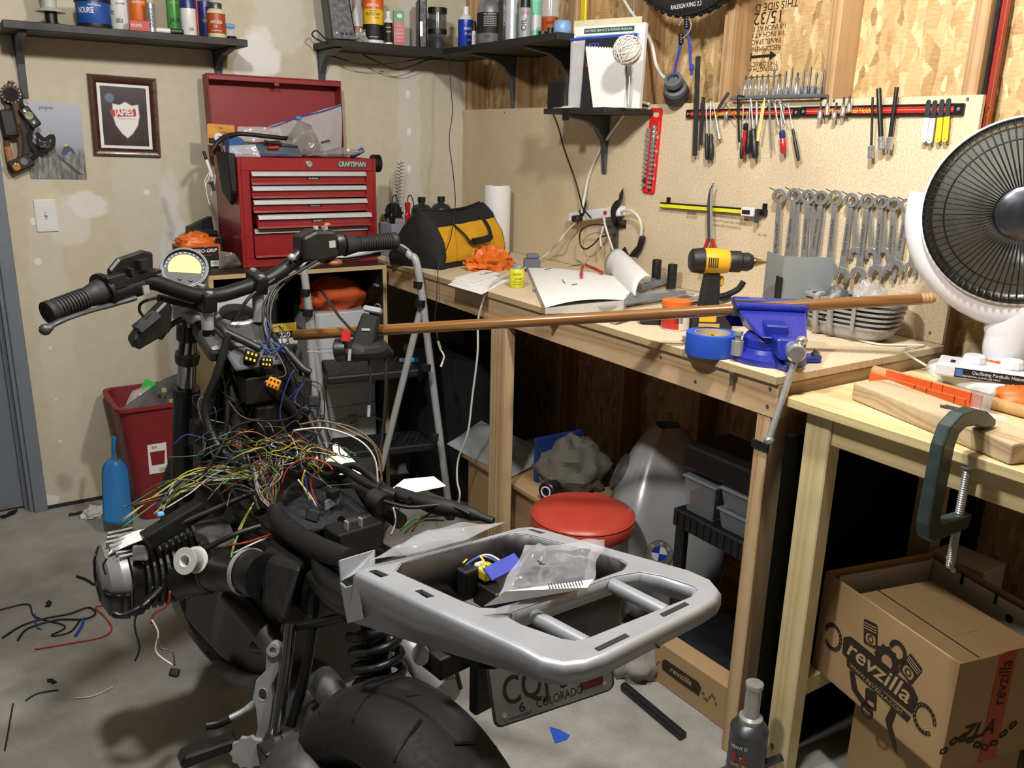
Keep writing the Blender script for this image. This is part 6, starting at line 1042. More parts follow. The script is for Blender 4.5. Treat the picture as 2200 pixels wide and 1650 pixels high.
Ms = frame((0.024,-0.10,0.045), z=(0,-1,0)); MB(Ms).lathe([(0.013,-0.04),(0.013,0.01),(0.017,0.012),(0.018,0.03),(0.014,0.036),(0,0.037)], 20).b('screw_head', CHROME, vise)
hd = MB(); a = V((0.034,-0.115,0.066)); b = V((-0.012,-0.15,-0.12)); hd.tube([a, b], 0.0065,12); hd.b('handle_bar', STEEL, vise); MB().ball(a, (0.011,0.011,0.009),12,8).b('handle_knob', CHROME, vise); MB().ball(b, (0.0105,0.0105,0.008),12,8).b('handle_knob', CHROME, vise)
POLEW = m_pine('pole_wood', 0, '#94693c', '#865b31', '#6d4723', 6,0.1); POLEW.node_tree.nodes['Principled BSDF'].inputs['Roughness'].default_value = 0.22; POLEW.node_tree.nodes['Principled BSDF'].inputs['Coat Weight'].default_value = 0.5
Lp = (PB_-PA).length; pole = thing('wooden_pole', 'long varnished broom handle clamped in the blue vise', 'pole', frame(PA, x=PB_-PA, y=vy)); Mpz = Matrix(((0,0,1,0),(1,0,0,0),(0,1,0,0),(0,0,0,1)))
MB(Mpz).lathe([(0.0125,0),(0.0132,0.004),(0.0135, Lp-0.03)], 20).b('shaft', POLEW, pole); MB(Mpz).lathe([(0.0115, Lp-0.03)]+[q for k in range(3) for q in ((0.0118, Lp-0.028+k*0.008),(0.0128, Lp-0.024+k*0.008),(0.0115, Lp-0.021+k*0.008))]+[(0.010, Lp),(0, Lp)], 20).b('threaded_end', P_('raw_wood', '#b08a62', 0.6), pole)
# ================================================================ parabolic heater on the pine table
z = TZ+0.0006; HW = mat('heater_white', '#dcdde0', 0.28, var=0.02, scale=10); CHR2 = mat('reflector', '#b4b6b8', 0.18,1.0, var=0.1, scale=40, bump=0.15, bscale=60)
hc = V((-0.055,-2.555, z)); e = thing('parabolic_heater', 'white oscillating dish heater with a black wire grille', 'heater', MT(hc))
MB(Matrix.Diagonal((0.86,1.1,1,1))).lathe([(0.15,0),(0.152,0.008),(0.148,0.018),(0.13,0.026),(0.115,0.028),(0,0.03)], 48).b('base', HW, e, sm=40)
dn = (V((CAM.x, CAM.y, 0))-V((hc.x, hc.y, 0))).normalized(); fx = V((-dn.y, dn.x, 0)); Mf = frame(hc, x=fx, y=V((0,0,1)))      # panel frame: X to the viewer's right, Y up, Z to the viewer
Mf0 = frame((0,0,0), x=fx, y=(0,0,1)) @ TR(-0.03,0,0)
pn = MB(Mf0).prism([(-0.10,0.022),(0.10,0.022),(0.10,0.048),(-0.10,0.052)], 0.03,0.122).b('control_panel', HW, e, sm=0, bv=0.005, seg=2)
lbm = MB(Mf0).box((-0.062,0.025,0.122),(0.092,0.046,0.1228)).b('label_plate', INK, pn, sm=0)
text('Oscillating Parabolic Heater', 0.0105, Mf0 @ TR(0.022,0.039,0.1232), WINK, pn, width=0.10); text('RESIDENTIAL FLOOR USE ONLY', 0.0055, Mf0 @ TR(-0.01,0.030,0.1232), WINK, pn, width=0.075); MB(Mf0).box((-0.060,0.028,0.1229),(-0.046,0.044,0.1233)).b('blue_square', P_('label_blue', '#4a74b5', 0.5), pn, sm=0)
MB(Mf0 @ TR(0.083,0.037,0.1231)).prism(circ(0.005,14),0,0.0003, None, [circ(0.0038,14)]).b('round_mark', WINK, pn, sm=0)
MB(Mf0).box((-0.095,0.0505,0.07),(-0.065,0.0515,0.10)).b('vent_patch', BLACKM, pn, sm=0)
for x_ in (-0.03,0.045): MB(Mf0 @ TR(x_, 0.05,0.07, rx=-90)).lathe([(0.024,0),(0.025,0.004),(0.022,0.016),(0.019,0.019),(0,0.019)], 12).b('control_knob', HW, pn, sm=25)
MB().lathe([(0.046,0.05),(0.046,0.056),(0.04,0.057)], 28).b('orange_collar', ORG2, e)
MB().lathe([(0.042,0.045),(0.043,0.08),(0.055,0.12),(0.05,0.16)], 28).b('stem', HW, e, sm=60)
dc = at(2200,455, d=1.80)-hc; ax = (CAM+V((0.10,0.0,-0.12))-at(2200,455, d=1.80)).normalized(); Mdz = frame(dc, y=(0,0,1), z=ax); RD = 0.182
MB(Mdz).lathe([(0.02,-0.112),(0.09,-0.10),(0.15,-0.06),(RD+0.008,0.0),(RD+0.012,0.012),(RD, 0.012),(RD-0.012,0.0),(0.14,-0.055),(0.085,-0.088),(0.0,-0.1)], 64).b('dish', [CHR2], e, sm=50)
MB(Mdz).lathe([(0.022,-0.116),(0.095,-0.104),(0.155,-0.066),(RD+0.012,-0.004),(RD+0.0155,0.012),(RD+0.012,0.0125),(RD+0.009,-0.001),(0.152,-0.062),(0.09,-0.102),(0.02,-0.113)], 64).b('dish_shell', HW, e, sm=50)
GR = mat('grille_black', '#121212', 0.4,0.3)
for k in range(76):
    a = 2*PI*k/76; c, s = math.cos(a), math.sin(a); pts = [((RD+0.010)*c, (RD+0.010)*s, 0.013),((RD+0.004)*c, (RD+0.004)*s, 0.022),(0.13*c, 0.13*s, 0.038),(0.052*c, 0.052*s, 0.046)]
    MB(Mdz).tube(cat(pts, 3),0.0016,4).b('grille_wire', GR, e, sm=180)
for r, h in ((0.15,0.0335),(RD+0.010,0.0135),(0.056,0.0455)): MB(Mdz).tube([(r*math.cos(2*PI*k/60), r*math.sin(2*PI*k/60), h) for k in range(60)], 0.0018,5, closed=True).b('grille_ring', GR, e, sm=180)
MB(Mdz).lathe([(0.054,0.044),(0.054,0.047),(0.045,0.053),(0,0.056)], 36).b('hub_cap', mat('hub_dark', '#54565b', 0.25,0.8), e)
MB(Mdz).lathe([(0.018,-0.09),(0.02,-0.02),(0.014,0.03),(0,0.031)], 16).b('element', P_('ceramic', '#cfcabd', 0.6), e)
# curved white yoke hugging the lower left of the dish
yk = []
for k in range(15):
    a = rad(172+k*8.5); yk.append(Mdz @ V(((RD+0.028)*math.cos(a),(RD+0.028)*math.sin(a),-0.02-0.002*k)))
mb = MB(); mb.tube(yk, [0.02+0.0016*k+0.02*max(0,(k-7)/7)**1.5 for k in range(15)], 14); mb.b('yoke', HW, e, sm=180)
MB().tube(cat([V((0,0,0.05)), V((0,0,0.09)), yk[-1]*0.35+V((0,0,0.10)), yk[-1]], 5), [0.044+0.0016*k for k in range(16)], 18).b('neck', HW, e, sm=180)
# ---------------------------------------------------------------- wood block, mitre box, dowel, cup
RAWW = m_pine('scrap_wood', 1, '#c9b596', '#bda784', '#a08762', 8,0.08); q = [at(u, v, z=z) for u, v in ((1828,858),(2168,1000))]
xd = (q[1]-q[0]).normalized(); Mw_ = frame(q[0], x=xd, y=(-xd.y, xd.x, 0)); L_ = (q[1]-q[0]).length+0.0
o = MB(Mw_).box((0,0,0),(L_, 0.09,0.038)).b('wood_block', RAWW, sm=0, bv=0.004, seg=2); tag(o, 'rough length of two by four lying along the table edge', 'wood block')
ORM = mat('mitre_orange', '#d2612f', 0.45, var=0.06); q0, q1 = at(1862,838, z=z), at(2066,900, z=z); xd2 = (q1-q0).normalized(); Mm = frame(q0+V((0.012,0.006,0)), x=xd2, y=(-xd2.y, xd2.x, 0)); L2 = (q1-q0).length; e = thing('mitre_box', 'orange plastic mitre box behind the wood block', 'mitre box', Mm)
MB().box((0,0,0),(L2,0.06,0.006)).b('floor_plate', ORM, e, sm=0); n = 5
for y_ in (0.0,0.054):
    poly = [(0,0.006),(L2,0.006),(L2,0.036)]
    for xx in (L2*0.9, L2*0.62, L2*0.5): poly += [(xx+0.001,0.036),(xx+0.001,0.014),(xx-0.001,0.014),(xx-0.001,0.036)]
    poly += [(0,0.036)]; MB().prism(poly, y_, y_+0.006, Matrix(((1,0,0,0),(0,0,1,0),(0,1,0,0),(0,0,0,1)))).b('side_wall', ORM, e, sm=0)
MB(TR(0.06,-0.0006,0.028) @ WB).lathe([(0.006,0),(0.006,0.0006),(0,0.0006)], 12).b('peg_hole', RAWW, e)
a, b = at(1868,806, z=z)+V((0.0,0,0.013)), at(2215,902, z=z)+V((0,0,0.013)); TUBC = P_('amber_tube', '#c49a68', 0.25, var=0.12); o = MB().tube([a, b], 0.0125,16).b('wooden_dowel', TUBC, sm=60); tag(o, 'smooth tan dowel lying behind the mitre box', 'dowel')
e = can('plastic_cup', 'small clear plastic cup lying on the table', at(2105,885, z=z),0.02,0.045, [('cup', CLEAR, [(0.017,0.0),(0.019,0.03),(0.024,0.045),(0.0235,0.045),(0.018,0.03),(0.016,0.003),(0,0.003)])], cat_='cup')
bag('parts_bag', 'small clear bag of hardware beside the cup', [at(2060,890, z=z+0.002), at(2150,915, z=z+0.002), at(2165,895, z=z+0.02), at(2085,875, z=z+0.018)], 0.012,61)
o = cloth_mesh(tuple(at(2185,860, z=z)),(0.05,0.04,0.02),23,0.35,3,18,12).b('orange_rag', GLV, sm=50); tag(o, 'orange shop rag on the table by the heater base', 'rag')
e = thing('utility_knife', 'grey and black folding knife on the table', 'knife', frame(at(2085,852, z=z)+V((0,0,0.006)), x=xd2, y=(-xd2.y, xd2.x, 0))); MB().box((-0.035,-0.008,-0.006),(0.0,0.008,0.008)).b('steel_end', STEEL, e, sm=0, bv=0.002); MB().box((0.0,-0.009,-0.006),(0.05,0.009,0.009)).b('grip', BLACKP, e, sm=0, bv=0.003)
o = MB(Mw_ @ TR(L_*0.52,0.05,0.0385, rz=40)).prism([(-0.014,-0.004),(0.014,-0.007),(0.018,0.004),(0.004,0.006),(-0.006,0.012),(-0.008,0.004),(-0.016,0.004)], 0,0.004).b('clip_scrap', DSTEEL, sm=0); tag(o, 'dark bent metal clip lying on the wood block', 'clip')
# ---------------------------------------------------------------- C clamp
CG = mat('clamp_green', '#2f3d3b', 0.45, var=0.2, scale=60, coat=0.2); Mcl = frame((-0.645,-2.775,0.0), x=(1,0,0), y=(0,0,1)); e = thing('c_clamp', 'dark green C clamp holding the wood block to the table', 'clamp', Mcl)
topz = TZ+0.039
out = [(0.118, topz+0.002),(0.118, topz+0.014),(0.085, topz+0.034),(0.04, topz+0.046),(0.0, topz+0.044),(-0.03, topz+0.026),(-0.042, topz-0.006),(-0.046,0.80),(-0.038,0.772),(-0.02,0.762),(0.092,0.762),(0.095,0.79),(0.0,0.795),(-0.008,0.803),(-0.004, topz-0.012),(0.004, topz+0.008),(0.02, topz+0.016),(0.05, topz+0.014),(0.09, topz+0.002)]
MB().prism(out, -0.012,0.012).b('frame', CG, e, sm=0, bv=0.004, seg=2)
sx_ = 0.072; mb = MB(); mb.lathe([(0.0065,0.685),(0.0065,0.69)]+[q for k in range(44) for q in ((0.0078,0.69+k*0.0043),(0.0064,0.6921+k*0.0043))]+[(0.006, TZ-0.03)], 12, TR(sx_, 0,0) @ Matrix(((1,0,0,0),(0,0,1,0),(0,-1,0,0),(0,0,0,1)))); mb.b('screw', STEEL, e, sm=30)
MB(TR(sx_, 0,0) @ Matrix(((1,0,0,0),(0,0,1,0),(0,-1,0,0),(0,0,0,1)))).lathe([(0.006, TZ-0.032),(0.013, TZ-0.030),(0.014, TZ-0.0225),(0, TZ-0.0225)], 16).b('pad', STEEL, e); MB().tube([(sx_-0.045,0.705,0.03),(sx_+0.03,0.687,-0.02)], 0.0032,8).b('tommy_bar', STEEL, e)
for p_ in ((sx_-0.045,0.705,0.03),(sx_+0.03,0.687,-0.02)): MB().ball(p_, 0.0045,8,6).b('bar_end', STEEL, e)
# ---------------------------------------------------------------- boxes under the table
CARD = mat('cardboard', '#a98a62', 0.75, var=0.08, scale=10); CARDE = mat('cardboard_edge', '#b79b74', 0.8, var=0.3, scale=200); CARDW = mat('white_liner', '#bdbcb8', 0.7, var=0.05); TAPE_O = P_('orange_tape', '#b04a26', 0.4)
bz0, bz1 = 0.2455,0.492; A = V((-0.455,-2.445,0)); fd = V((-0.085,-0.36,0)); fl_ = fd.length; fd.normalize(); sd = V((-fd.y, fd.x, 0)); sd = sd if sd.x > 0 else -sd
Mbx = frame(A+V((0,0, bz0)), x=fd, y=sd); W_, D_, H_ = 0.375,0.32, bz1-bz0; e = thing('shipping_carton', 'large open cardboard carton with an engine and chain emblem', 'box', Mbx)      # X along the printed face, Y away from the viewer
if Mbx.to_3x3().determinant() < 0 or (Mbx.to_3x3() @ V((0,0,1))).z < 0: Mbx = frame(A+V((0,0, bz0)), x=fd, z=(0,0,1)); e.matrix_basis = Mbx
sg = 1 if (Mbx.to_3x3() @ V((0,1,0))).dot(sd) > 0 else -1
t_ = 0.004
for nm, a_, b_ in (('front_panel', (0,0),(W_, t_)),('back_panel', (0, D_-t_),(W_, D_)),('side_panel', (0, t_),(t_, D_-t_)),('side_panel', (W_-t_, t_),(W_, D_-t_))):
    MB().box((a_[0], min(sg*a_[1], sg*b_[1]),0),(b_[0], max(sg*a_[1], sg*b_[1]), H_)).b(nm, CARD, e, sm=0, bv=0.0008)
MB().box((0, min(0, sg*D_),-0.0001),(W_, max(0, sg*D_), t_)).b('bottom_panel', CARD, e, sm=0)
for a_, b_ in (((t_+0.001, D_-0.016),(W_-0.03, D_-0.012)),((t_+0.008,0.03),(t_+0.012, D_-0.02))): MB().box((a_[0], min(sg*a_[1], sg*b_[1]),0.02),(b_[0], max(sg*a_[1], sg*b_[1]), H_-0.012)).b('white_liner', CARDW, e, sm=0)
for x_ in (0.10,0.19,0.30): MB().box((x_, min(sg*(D_-0.022), sg*(D_-0.017)), H_-0.03),(x_+0.004, max(sg*(D_-0.022), sg*(D_-0.017)), H_-0.005)).b('slot_mark', BLACKM, e, sm=0)
MB(TR(0.23, sg*(D_-0.0165), H_-0.045) @ MR(rad(90*sg),4, 'X')).lathe([(0.009,0),(0.009,0.001),(0,0.001)], 14).b('hand_hole', BLACKM, e)
ic = thing('inner_carton', 'plain brown taped carton inside the larger carton', 'box', Mbx @ TR(0.05, sg*0.024, t_+0.0005)); MB().box((0, min(0, sg*0.24),0),(0.29, max(0, sg*0.24), H_-0.045)).b('carton_body', CARD, ic, sm=0, bv=0.0015); MB().box((0.0, min(sg*0.085, sg*0.088), H_-0.045),(0.29, max(sg*0.085, sg*0.088), H_-0.0445)).b('flap_seam', BLACKM, ic, sm=0); MB().box((0.10, min(sg*0.10, sg*0.17), H_-0.0449),(0.20, max(sg*0.10, sg*0.17), H_-0.0443)).b('clear_tape', P_('brown_tape', '#b0916b', 0.3), ic, sm=0)
# emblem on the printed face: reads along X, up Z; the face looks along -sd
Mfc = Mbx @ Matrix(((1,0,0,0),(0,0,-sg, -0.0006*sg),(0,1,0,0),(0,0,0,1))); loc = Matrix(((1,0,0,0),(0,0,-sg, -0.0006*sg),(0,1,0,0),(0,0,0,1)))
INK2 = P_('brown_ink', '#2a1f14', 0.7)
def emblem(par, F, s=1.0, full=True):
    """piston, chain and wrench emblem with slanted lettering, drawn in a unit about 0.3 wide"""
    S = F @ Matrix.Scale(s, 4); T2 = lambda x, y, r=0: S @ TR(x, y, 0.0003, rz=r)
    MB(T2(0.0,0.0)).prism([(-0.105,-0.02),(-0.11,0.02),(-0.09,0.036),(0.10,0.036),(0.118,0.02),(0.11,-0.024),(-0.02,-0.026)], 0,0.0002).b('emblem_plate', INK2, par, sm=0)
    text('revzilla', 0.062*s, T2(0.0,0.007) @ TR(0,0,0.0004), CARDE, par, bold=0.012, shear=0.25, width=0.2*s)
    if not full: 
        for x_ in (-0.13,0.13):
            for k in range(7): MB(T2(x_+math.copysign(0.012*k, x_),-0.02*math.sin(k*1.1),20*k)).prism(rrect(0.014,0.009,0.004),0,0.0002, None, [rrect(0.008,0.004,0.0018)]).b('chain_link', INK2, par, sm=0)
        return
    MB(T2(0.005,-0.036,-3)).prism([(-0.09,-0.009),(0.1,-0.009),(0.105,0.009),(-0.095,0.009)], 0,0.0002).b('ribbon', INK2, par, sm=0); text('WWW.REVZILLA.COM', 0.015*s, T2(0.005,-0.036,-3) @ TR(0,0,0.0004), CARDE, par, width=0.17*s)
    for x_, y_, r_ in ((-0.035,0.078,12),(0.085,0.07,-22)):      # pistons
        MB(T2(x_, y_, r_)).prism(rrect(0.042,0.058,0.006),0,0.0002, None, [rrect(0.03,0.024,0.008,4,0,-0.012)]).b('piston', INK2, par, sm=0)
        for q_ in (0.008,0.014,0.02): MB(T2(x_, y_, r_) @ TR(0, q_, 0.0003)).box((-0.019,-0.0008,0),(0.019,0.0008,0.0002)).b('piston_ring', CARDE, par, sm=0)
        MB(T2(x_, y_, r_) @ TR(0,-0.012,0.0001)).prism(circ(0.009,14),0,0.0002, None, [circ(0.006,14)]).b('wrist_pin', INK2, par, sm=0)
    MB(T2(0.022,0.045)).prism([(0.034*math.cos(2*PI*k/36)*(1.13 if k % 3 == 0 else 1),0.034*math.sin(2*PI*k/36)*(1.13 if k % 3 == 0 else 1)) for k in range(36)], -0.0002,0.0, None, [circ(0.016,16)]).b('gear', INK2, par, sm=0)
    MB(T2(0.045,0.085,30)).prism([(0.026*math.cos(a),0.026*math.sin(a)) for a in [rad(-120+270*k/16) for k in range(17)]]+[(0.015*math.cos(a),0.015*math.sin(a)) for a in [rad(150-270*k/16) for k in range(17)]], 0,0.0002).b('hook', INK2, par, sm=0)
    for x_, y_, r_ in ((-0.055,-0.07,25),(0.06,-0.075,-10)): MB(T2(x_, y_, r_)).prism([(-0.008,0.03),(0.008,0.03),(0.01,-0.01),(0.035,-0.035),(0.05,-0.06),(0.03,-0.052),(0.005,-0.03),(-0.01,-0.012)], 0,0.0002).b('claw', INK2, par, sm=0)
    MB(T2(0.0,-0.07,10)).prism(rrect(0.035,0.045,0.008),0,0.0002, None, [rrect(0.02,0.012,0.004,4,0,-0.01)]).b('cylinder_barrel', INK2, par, sm=0); MB(T2(-0.005,-0.105,0)).prism(circ(0.02,18),0,0.0002, None, [circ(0.012,16)]).b('wrench_ring', INK2, par, sm=0)
    for sx in (-1,1):
        for k in range(16): a = rad(20+k*19)*sx+ (PI if sx < 0 else 0); MB(T2(sx*0.142+0.026*math.cos(a),0.0-0.012*(sx > 0)+0.03*math.sin(a), math.degrees(a)+90)).prism(rrect(0.015,0.009,0.004),0,0.0002, None, [rrect(0.009,0.004,0.0018)]).b('chain_link', INK2, par, sm=0)
fp = [o for o in e.children if o.name.startswith('front_panel')][0]
emblem(fp, loc @ TR(W_*0.50, H_*0.42,0, rz=-2),0.95)
# side face toward the viewer: orange tape and dark chain
ls = Matrix(((0,0,1, W_+0.0006),(sg, 0,0,0),(0,1,0,0),(0,0,0,1))); sp_ = [o for o in e.children if o.name.startswith('side_panel')][1]
MB(ls).box((0.10,0.0,0),(0.145, H_, 0.0005)).b('orange_tape', TAPE_O, sp_, sm=0); text('revzilla', 0.045, ls @ TR(0.122, H_*0.72,0.0009, rz=90), INK2, sp_, bold=0.01, shear=0.2, width=0.10); text('ZLA', 0.05, ls @ TR(0.08, H_*0.32,0.0010), INK2, sp_, bold=0.015, shear=0.3, width=0.09)
for k in range(9): MB(ls @ TR(0.0+k*0.022, H_*0.22+0.02*math.sin(k*0.9),0.0007, rz=30*math.sin(k))).prism(rrect(0.022,0.014,0.006),0,0.0003, None, [rrect(0.012,0.006,0.0025)]).b('chain_link', INK2, sp_, sm=0)
e = thing('lower_carton', 'plain dark cardboard carton under the printed carton', 'box', Mbx @ TR(0.085, sg*0.06,-bz0+0.0006)); MB().box((0, min(0, sg*0.2),0),(0.26, max(0, sg*0.2), bz0-0.0015)).b('carton_body', CARD, e, sm=0, bv=0.0015)
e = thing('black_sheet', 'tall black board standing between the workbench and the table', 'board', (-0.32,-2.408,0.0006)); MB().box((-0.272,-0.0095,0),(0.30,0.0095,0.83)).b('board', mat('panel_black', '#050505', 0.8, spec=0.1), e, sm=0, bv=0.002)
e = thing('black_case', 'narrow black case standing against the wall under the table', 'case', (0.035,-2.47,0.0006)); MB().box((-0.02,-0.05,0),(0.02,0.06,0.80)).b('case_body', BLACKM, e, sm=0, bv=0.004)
tb = at(2085,1200, x=-0.07); e = thing('foam_block', 'pale grey foam block standing behind the cartons', 'block', (-0.07, tb.y-0.0,0.0006)); MB().box((-0.045,-0.06,0),(0.05,0.075, tb.z)).b('block_body', P_('foam_grey', '#b9bab6', 0.85, bump=0.3, scale=90), e, sm=0, bv=0.003)
# ================================================================ under the bench
BPL = mat('shelf_black', '#18191b', 0.5, var=0.15, scale=30); bw_ = BX+0.05
e = thing('plastic_shelving', 'low black plastic shelving unit under the workbench', 'shelf unit', (0,0,0)); ux0, ux1, uy0, uy1 = -0.50,-0.12,-2.30,-2.0
for zt_, nm in ((0.485, 'top_shelf'),(0.10, 'bottom_shelf')):
    MB().box((ux0, uy0, zt_-0.05),(ux1, uy1, zt_)).b(nm, BPL, e, sm=0, bv=0.004)
    for k in range(12): MB().box((ux0-0.003, uy1-0.02-k*0.0235, zt_-0.045),(ux0, uy1-0.012-k*0.0235, zt_-0.006)).b('edge_rib', BPL, e, sm=0)
for x_ in (ux0+0.02, ux1-0.02):
    for y_ in (uy0+0.02, uy1-0.02): MB().cyl((x_, y_, 0.0006),(x_, y_, 0.44),0.018, n=12).b('leg', BPL, e)
BIN = P_('bin_clear', '#9aa3a8', 0.15, alpha=0.4); zz = 0.4856
for k, (x_, y_, w1, d1, h1, lb_) in enumerate(((-0.44,-2.075,0.1,0.11,0.10, 'clear parts bin holding dark bits at the back of the shelf'),(-0.425,-2.215,0.13,0.14,0.055, 'lower clear bin at the corner of the shelf unit'),(-0.425,-2.215,0.128,0.138,0.055, 'upper clear bin stacked at the corner of the shelf unit'))):
    zb = zz+(0.0565 if k == 2 else 0); b_ = thing('parts_bin', lb_, 'bin', (x_, y_, zb)); MB().hexa([(-w1/2+0.008,-d1/2+0.008,0),(w1/2-0.008,-d1/2+0.008,0),(w1/2-0.008, d1/2-0.008,0),(-w1/2+0.008, d1/2-0.008,0),(-w1/2,-d1/2, h1),(w1/2,-d1/2, h1),(w1/2, d1/2, h1),(-w1/2, d1/2, h1)]).b('bin_body', BIN, b_, sm=0, bv=0.003); MB().box((-w1/2-0.004,-d1/2-0.004, h1-0.006),(w1/2+0.004, d1/2+0.004, h1)).b('rim', BIN, b_, sm=0, bv=0.002); MB().box((-w1/2+0.014,-d1/2+0.014,0.004),(w1/2-0.014, d1/2-0.014, h1*0.55)).b('contents', mat('mixed_parts', '#3a3231', 0.6, var=0.6, scale=60), b_, sm=0)
e = box_thing('black_crate', 'flat black case lying over the clear bins', 'case', TR(-0.40,-2.14, zz+0.114),(0.17,0.27,0.065), BLACKP, 0.006)
e = thing('chain_carton', 'low cardboard carton printed with a chain under the shelving', 'box', frame(V((-0.555,-2.10,0.0006)), x=(0.03,-1,0), z=(0,0,1))); MB().box((-0.13,0.0,0),(0.185,0.06,0.12)).b('carton_body', CARD, e, sm=0, bv=0.0015)
emblem(e, Matrix(((1,0,0,0.03),(0,0,-1,-0.0006),(0,1,0,0.06),(0,0,0,1))),0.62, False)
o = MB().cyl(V((-0.66,-2.03,0.0126)), V((-0.665,-2.26,0.0126)),0.012, n=14).b('black_tube', BLACKP); tag(o, 'short black tube lying on the floor by the chain carton', 'tube')
# bottle jack
jb = V((-0.655,-2.445,0.0006)); JM = mat('jack_grey', '#55575a', 0.35,0.6, var=0.2, scale=20); e = thing('bottle_jack', 'grey hydraulic bottle jack on the floor by the table leg', 'jack', MT(jb) @ Matrix.Scale(1.15,4)); MB().box((-0.05,-0.045,0),(0.05,0.045,0.022)).b('base', JM, e, sm=0, bv=0.006); MB().lathe([(0.04,0.022),(0.037,0.03),(0.037,0.135),(0.03,0.145),(0.022,0.15)], 24).b('tank', JM, e); MB().lathe([(0.022,0.15),(0.023,0.16),(0.015,0.163),(0.015,0.225),(0.017,0.227),(0.017,0.235),(0,0.236)], 20).b('ram', STEEL, e); MB().tube([(0.03,-0.02,0.05),(0.05,-0.045,0.075)], 0.008,10).b('pump_socket', JM, e)
a_ = math.atan2((CAM-jb).y, (CAM-jb).x)+PI/2; Mj = MR(a_, 4, 'Z'); text('HEAVY DUTY', 0.011, Mj @ TR(-0.008,-0.0378,0.11) @ WB, WINK, e, width=0.045, bend=0.0378); text('6 ton', 0.026, Mj @ TR(-0.006,-0.0378,0.088) @ WB, RED3, e, width=0.042, bend=0.0378, bold=0.02); text('HYD JACK', 0.011, Mj @ TR(-0.008,-0.0378,0.07) @ WB, YINK, e, width=0.04, bend=0.0378)
o = MB().ball((-0.47,-2.385,0.12),(0.03,0.012,0.10),14,10).b('yellow_pad', P_('pale_foam', '#c8bf86', 0.8)); tag(o, 'pale yellow pad wedged behind the bottle jack', 'pad'); o.location.z = -0.0195
# ---------------------------------------------------------------- fuel tank
TS = mat('tank_silver', '#b9bcc0', 0.3,0.3, var=0.03, scale=6, coat=0.6); tc = V((-0.36,-1.78,0.0)); e = thing('fuel_tank', 'silver motorcycle fuel tank leaning upright under the bench', 'fuel tank', MT((-0.345,-1.83,0.0006)) @ TR(rz=-38) @ Matrix.Scale(1.2,4))
def tank(u, v):
    a = 2*PI*u; t = v; w_ = 0.155*(math.sin(PI*min(1,0.12+t*0.86))**0.55)*(1.08-0.18*t); d_ = 0.105*(math.sin(PI*min(1,0.1+t*0.86))**0.6)
    cx, cy = math.copysign(abs(math.cos(a))**0.72, math.cos(a)), math.copysign(abs(math.sin(a))**0.72, math.sin(a))
    crease = 0.014*math.exp(-((a % (2*PI)-4.2)/0.3)**2)
    return V((w_*cx, (d_+crease)*cy+0.16*(t-0.5)**2+0.12*t, 0.48*t))
MB().grid(tank, 48,30, None, True).b('shell', TS, e, sm=180); MB().prism([(0.10,-0.06),(-0.09,-0.06),(-0.08,0.09),(0.09,0.09)], 0.0,0.03).b('seam_base', BLACKP, e, sm=0)
ti = e.matrix_basis.inverted()
def tank_hit(u, v):
    o_, d_ = ti @ CAM, ti.to_3x3() @ (at(u, v, d=1)-CAM); best = None
    for i in range(96):
        for j in range(60):
            q = tank(i/96, j/59); t = (q-o_).dot(d_)/d_.dot(d_); m = (o_+d_*t-q).length
            if best is None or m+t*0.02 < best[0]: best = (m+t*0.02, q, i/96, j/59)
    q = best[1]; n_ = (tank((best[2]+0.01) % 1, best[3])-q).cross(tank(best[2], min(1, best[3]+0.01))-q).normalized()
    if n_.dot(o_-q) < 0: n_ = -n_
    return q, n_
q, n_ = tank_hit(1325,1012); MB(frame(q+n_*0.001, z=n_)).lathe([(0.052,-0.012),(0.052,0.004),(0.044,0.008),(0.03,0.008),(0.028,0.006),(0,0.006)], 28).b('filler_cap', mat('cap_alloy', '#8f9194', 0.35,0.8), e)
for k in range(6): a = 2*PI*k/6; MB(frame(q+n_*0.001, z=n_)).lathe([(0.003,0.008),(0.003,0.0095),(0,0.0095)], 8, TR(0.037*math.cos(a),0.037*math.sin(a),0)).b('cap_screw', DSTEEL, e)
q, n_ = tank_hit(1418,1190); Me = frame(q+n_*0.002, z=n_, y=(0.15,0,1)); em = MB(Me).lathe([(0.032,-0.01),(0.032,0.002),(0.03,0.003),(0,0.003)], 30).b('roundel', INK, e); MB(Me).lathe([(0.0315,0.0015),(0.0325,0.0035),(0.0315,0.0035)], 30).b('roundel_rim', CHROME, em)
for k in range(4): MB(Me).prism([(0,0)]+[(0.0185*math.cos(rad(k*90+9*j)),0.0185*math.sin(rad(k*90+9*j))) for j in range(11)], 0.003,0.0036).b('quarter', BLU2 if k % 2 else WINK, em, sm=0)
for k, c_ in enumerate('BMW'): a = rad(140-k*50); text(c_, 0.010, Me @ TR(0.0245*math.cos(a),0.0245*math.sin(a),0.0036, rz=math.degrees(a)-90), WINK, em)
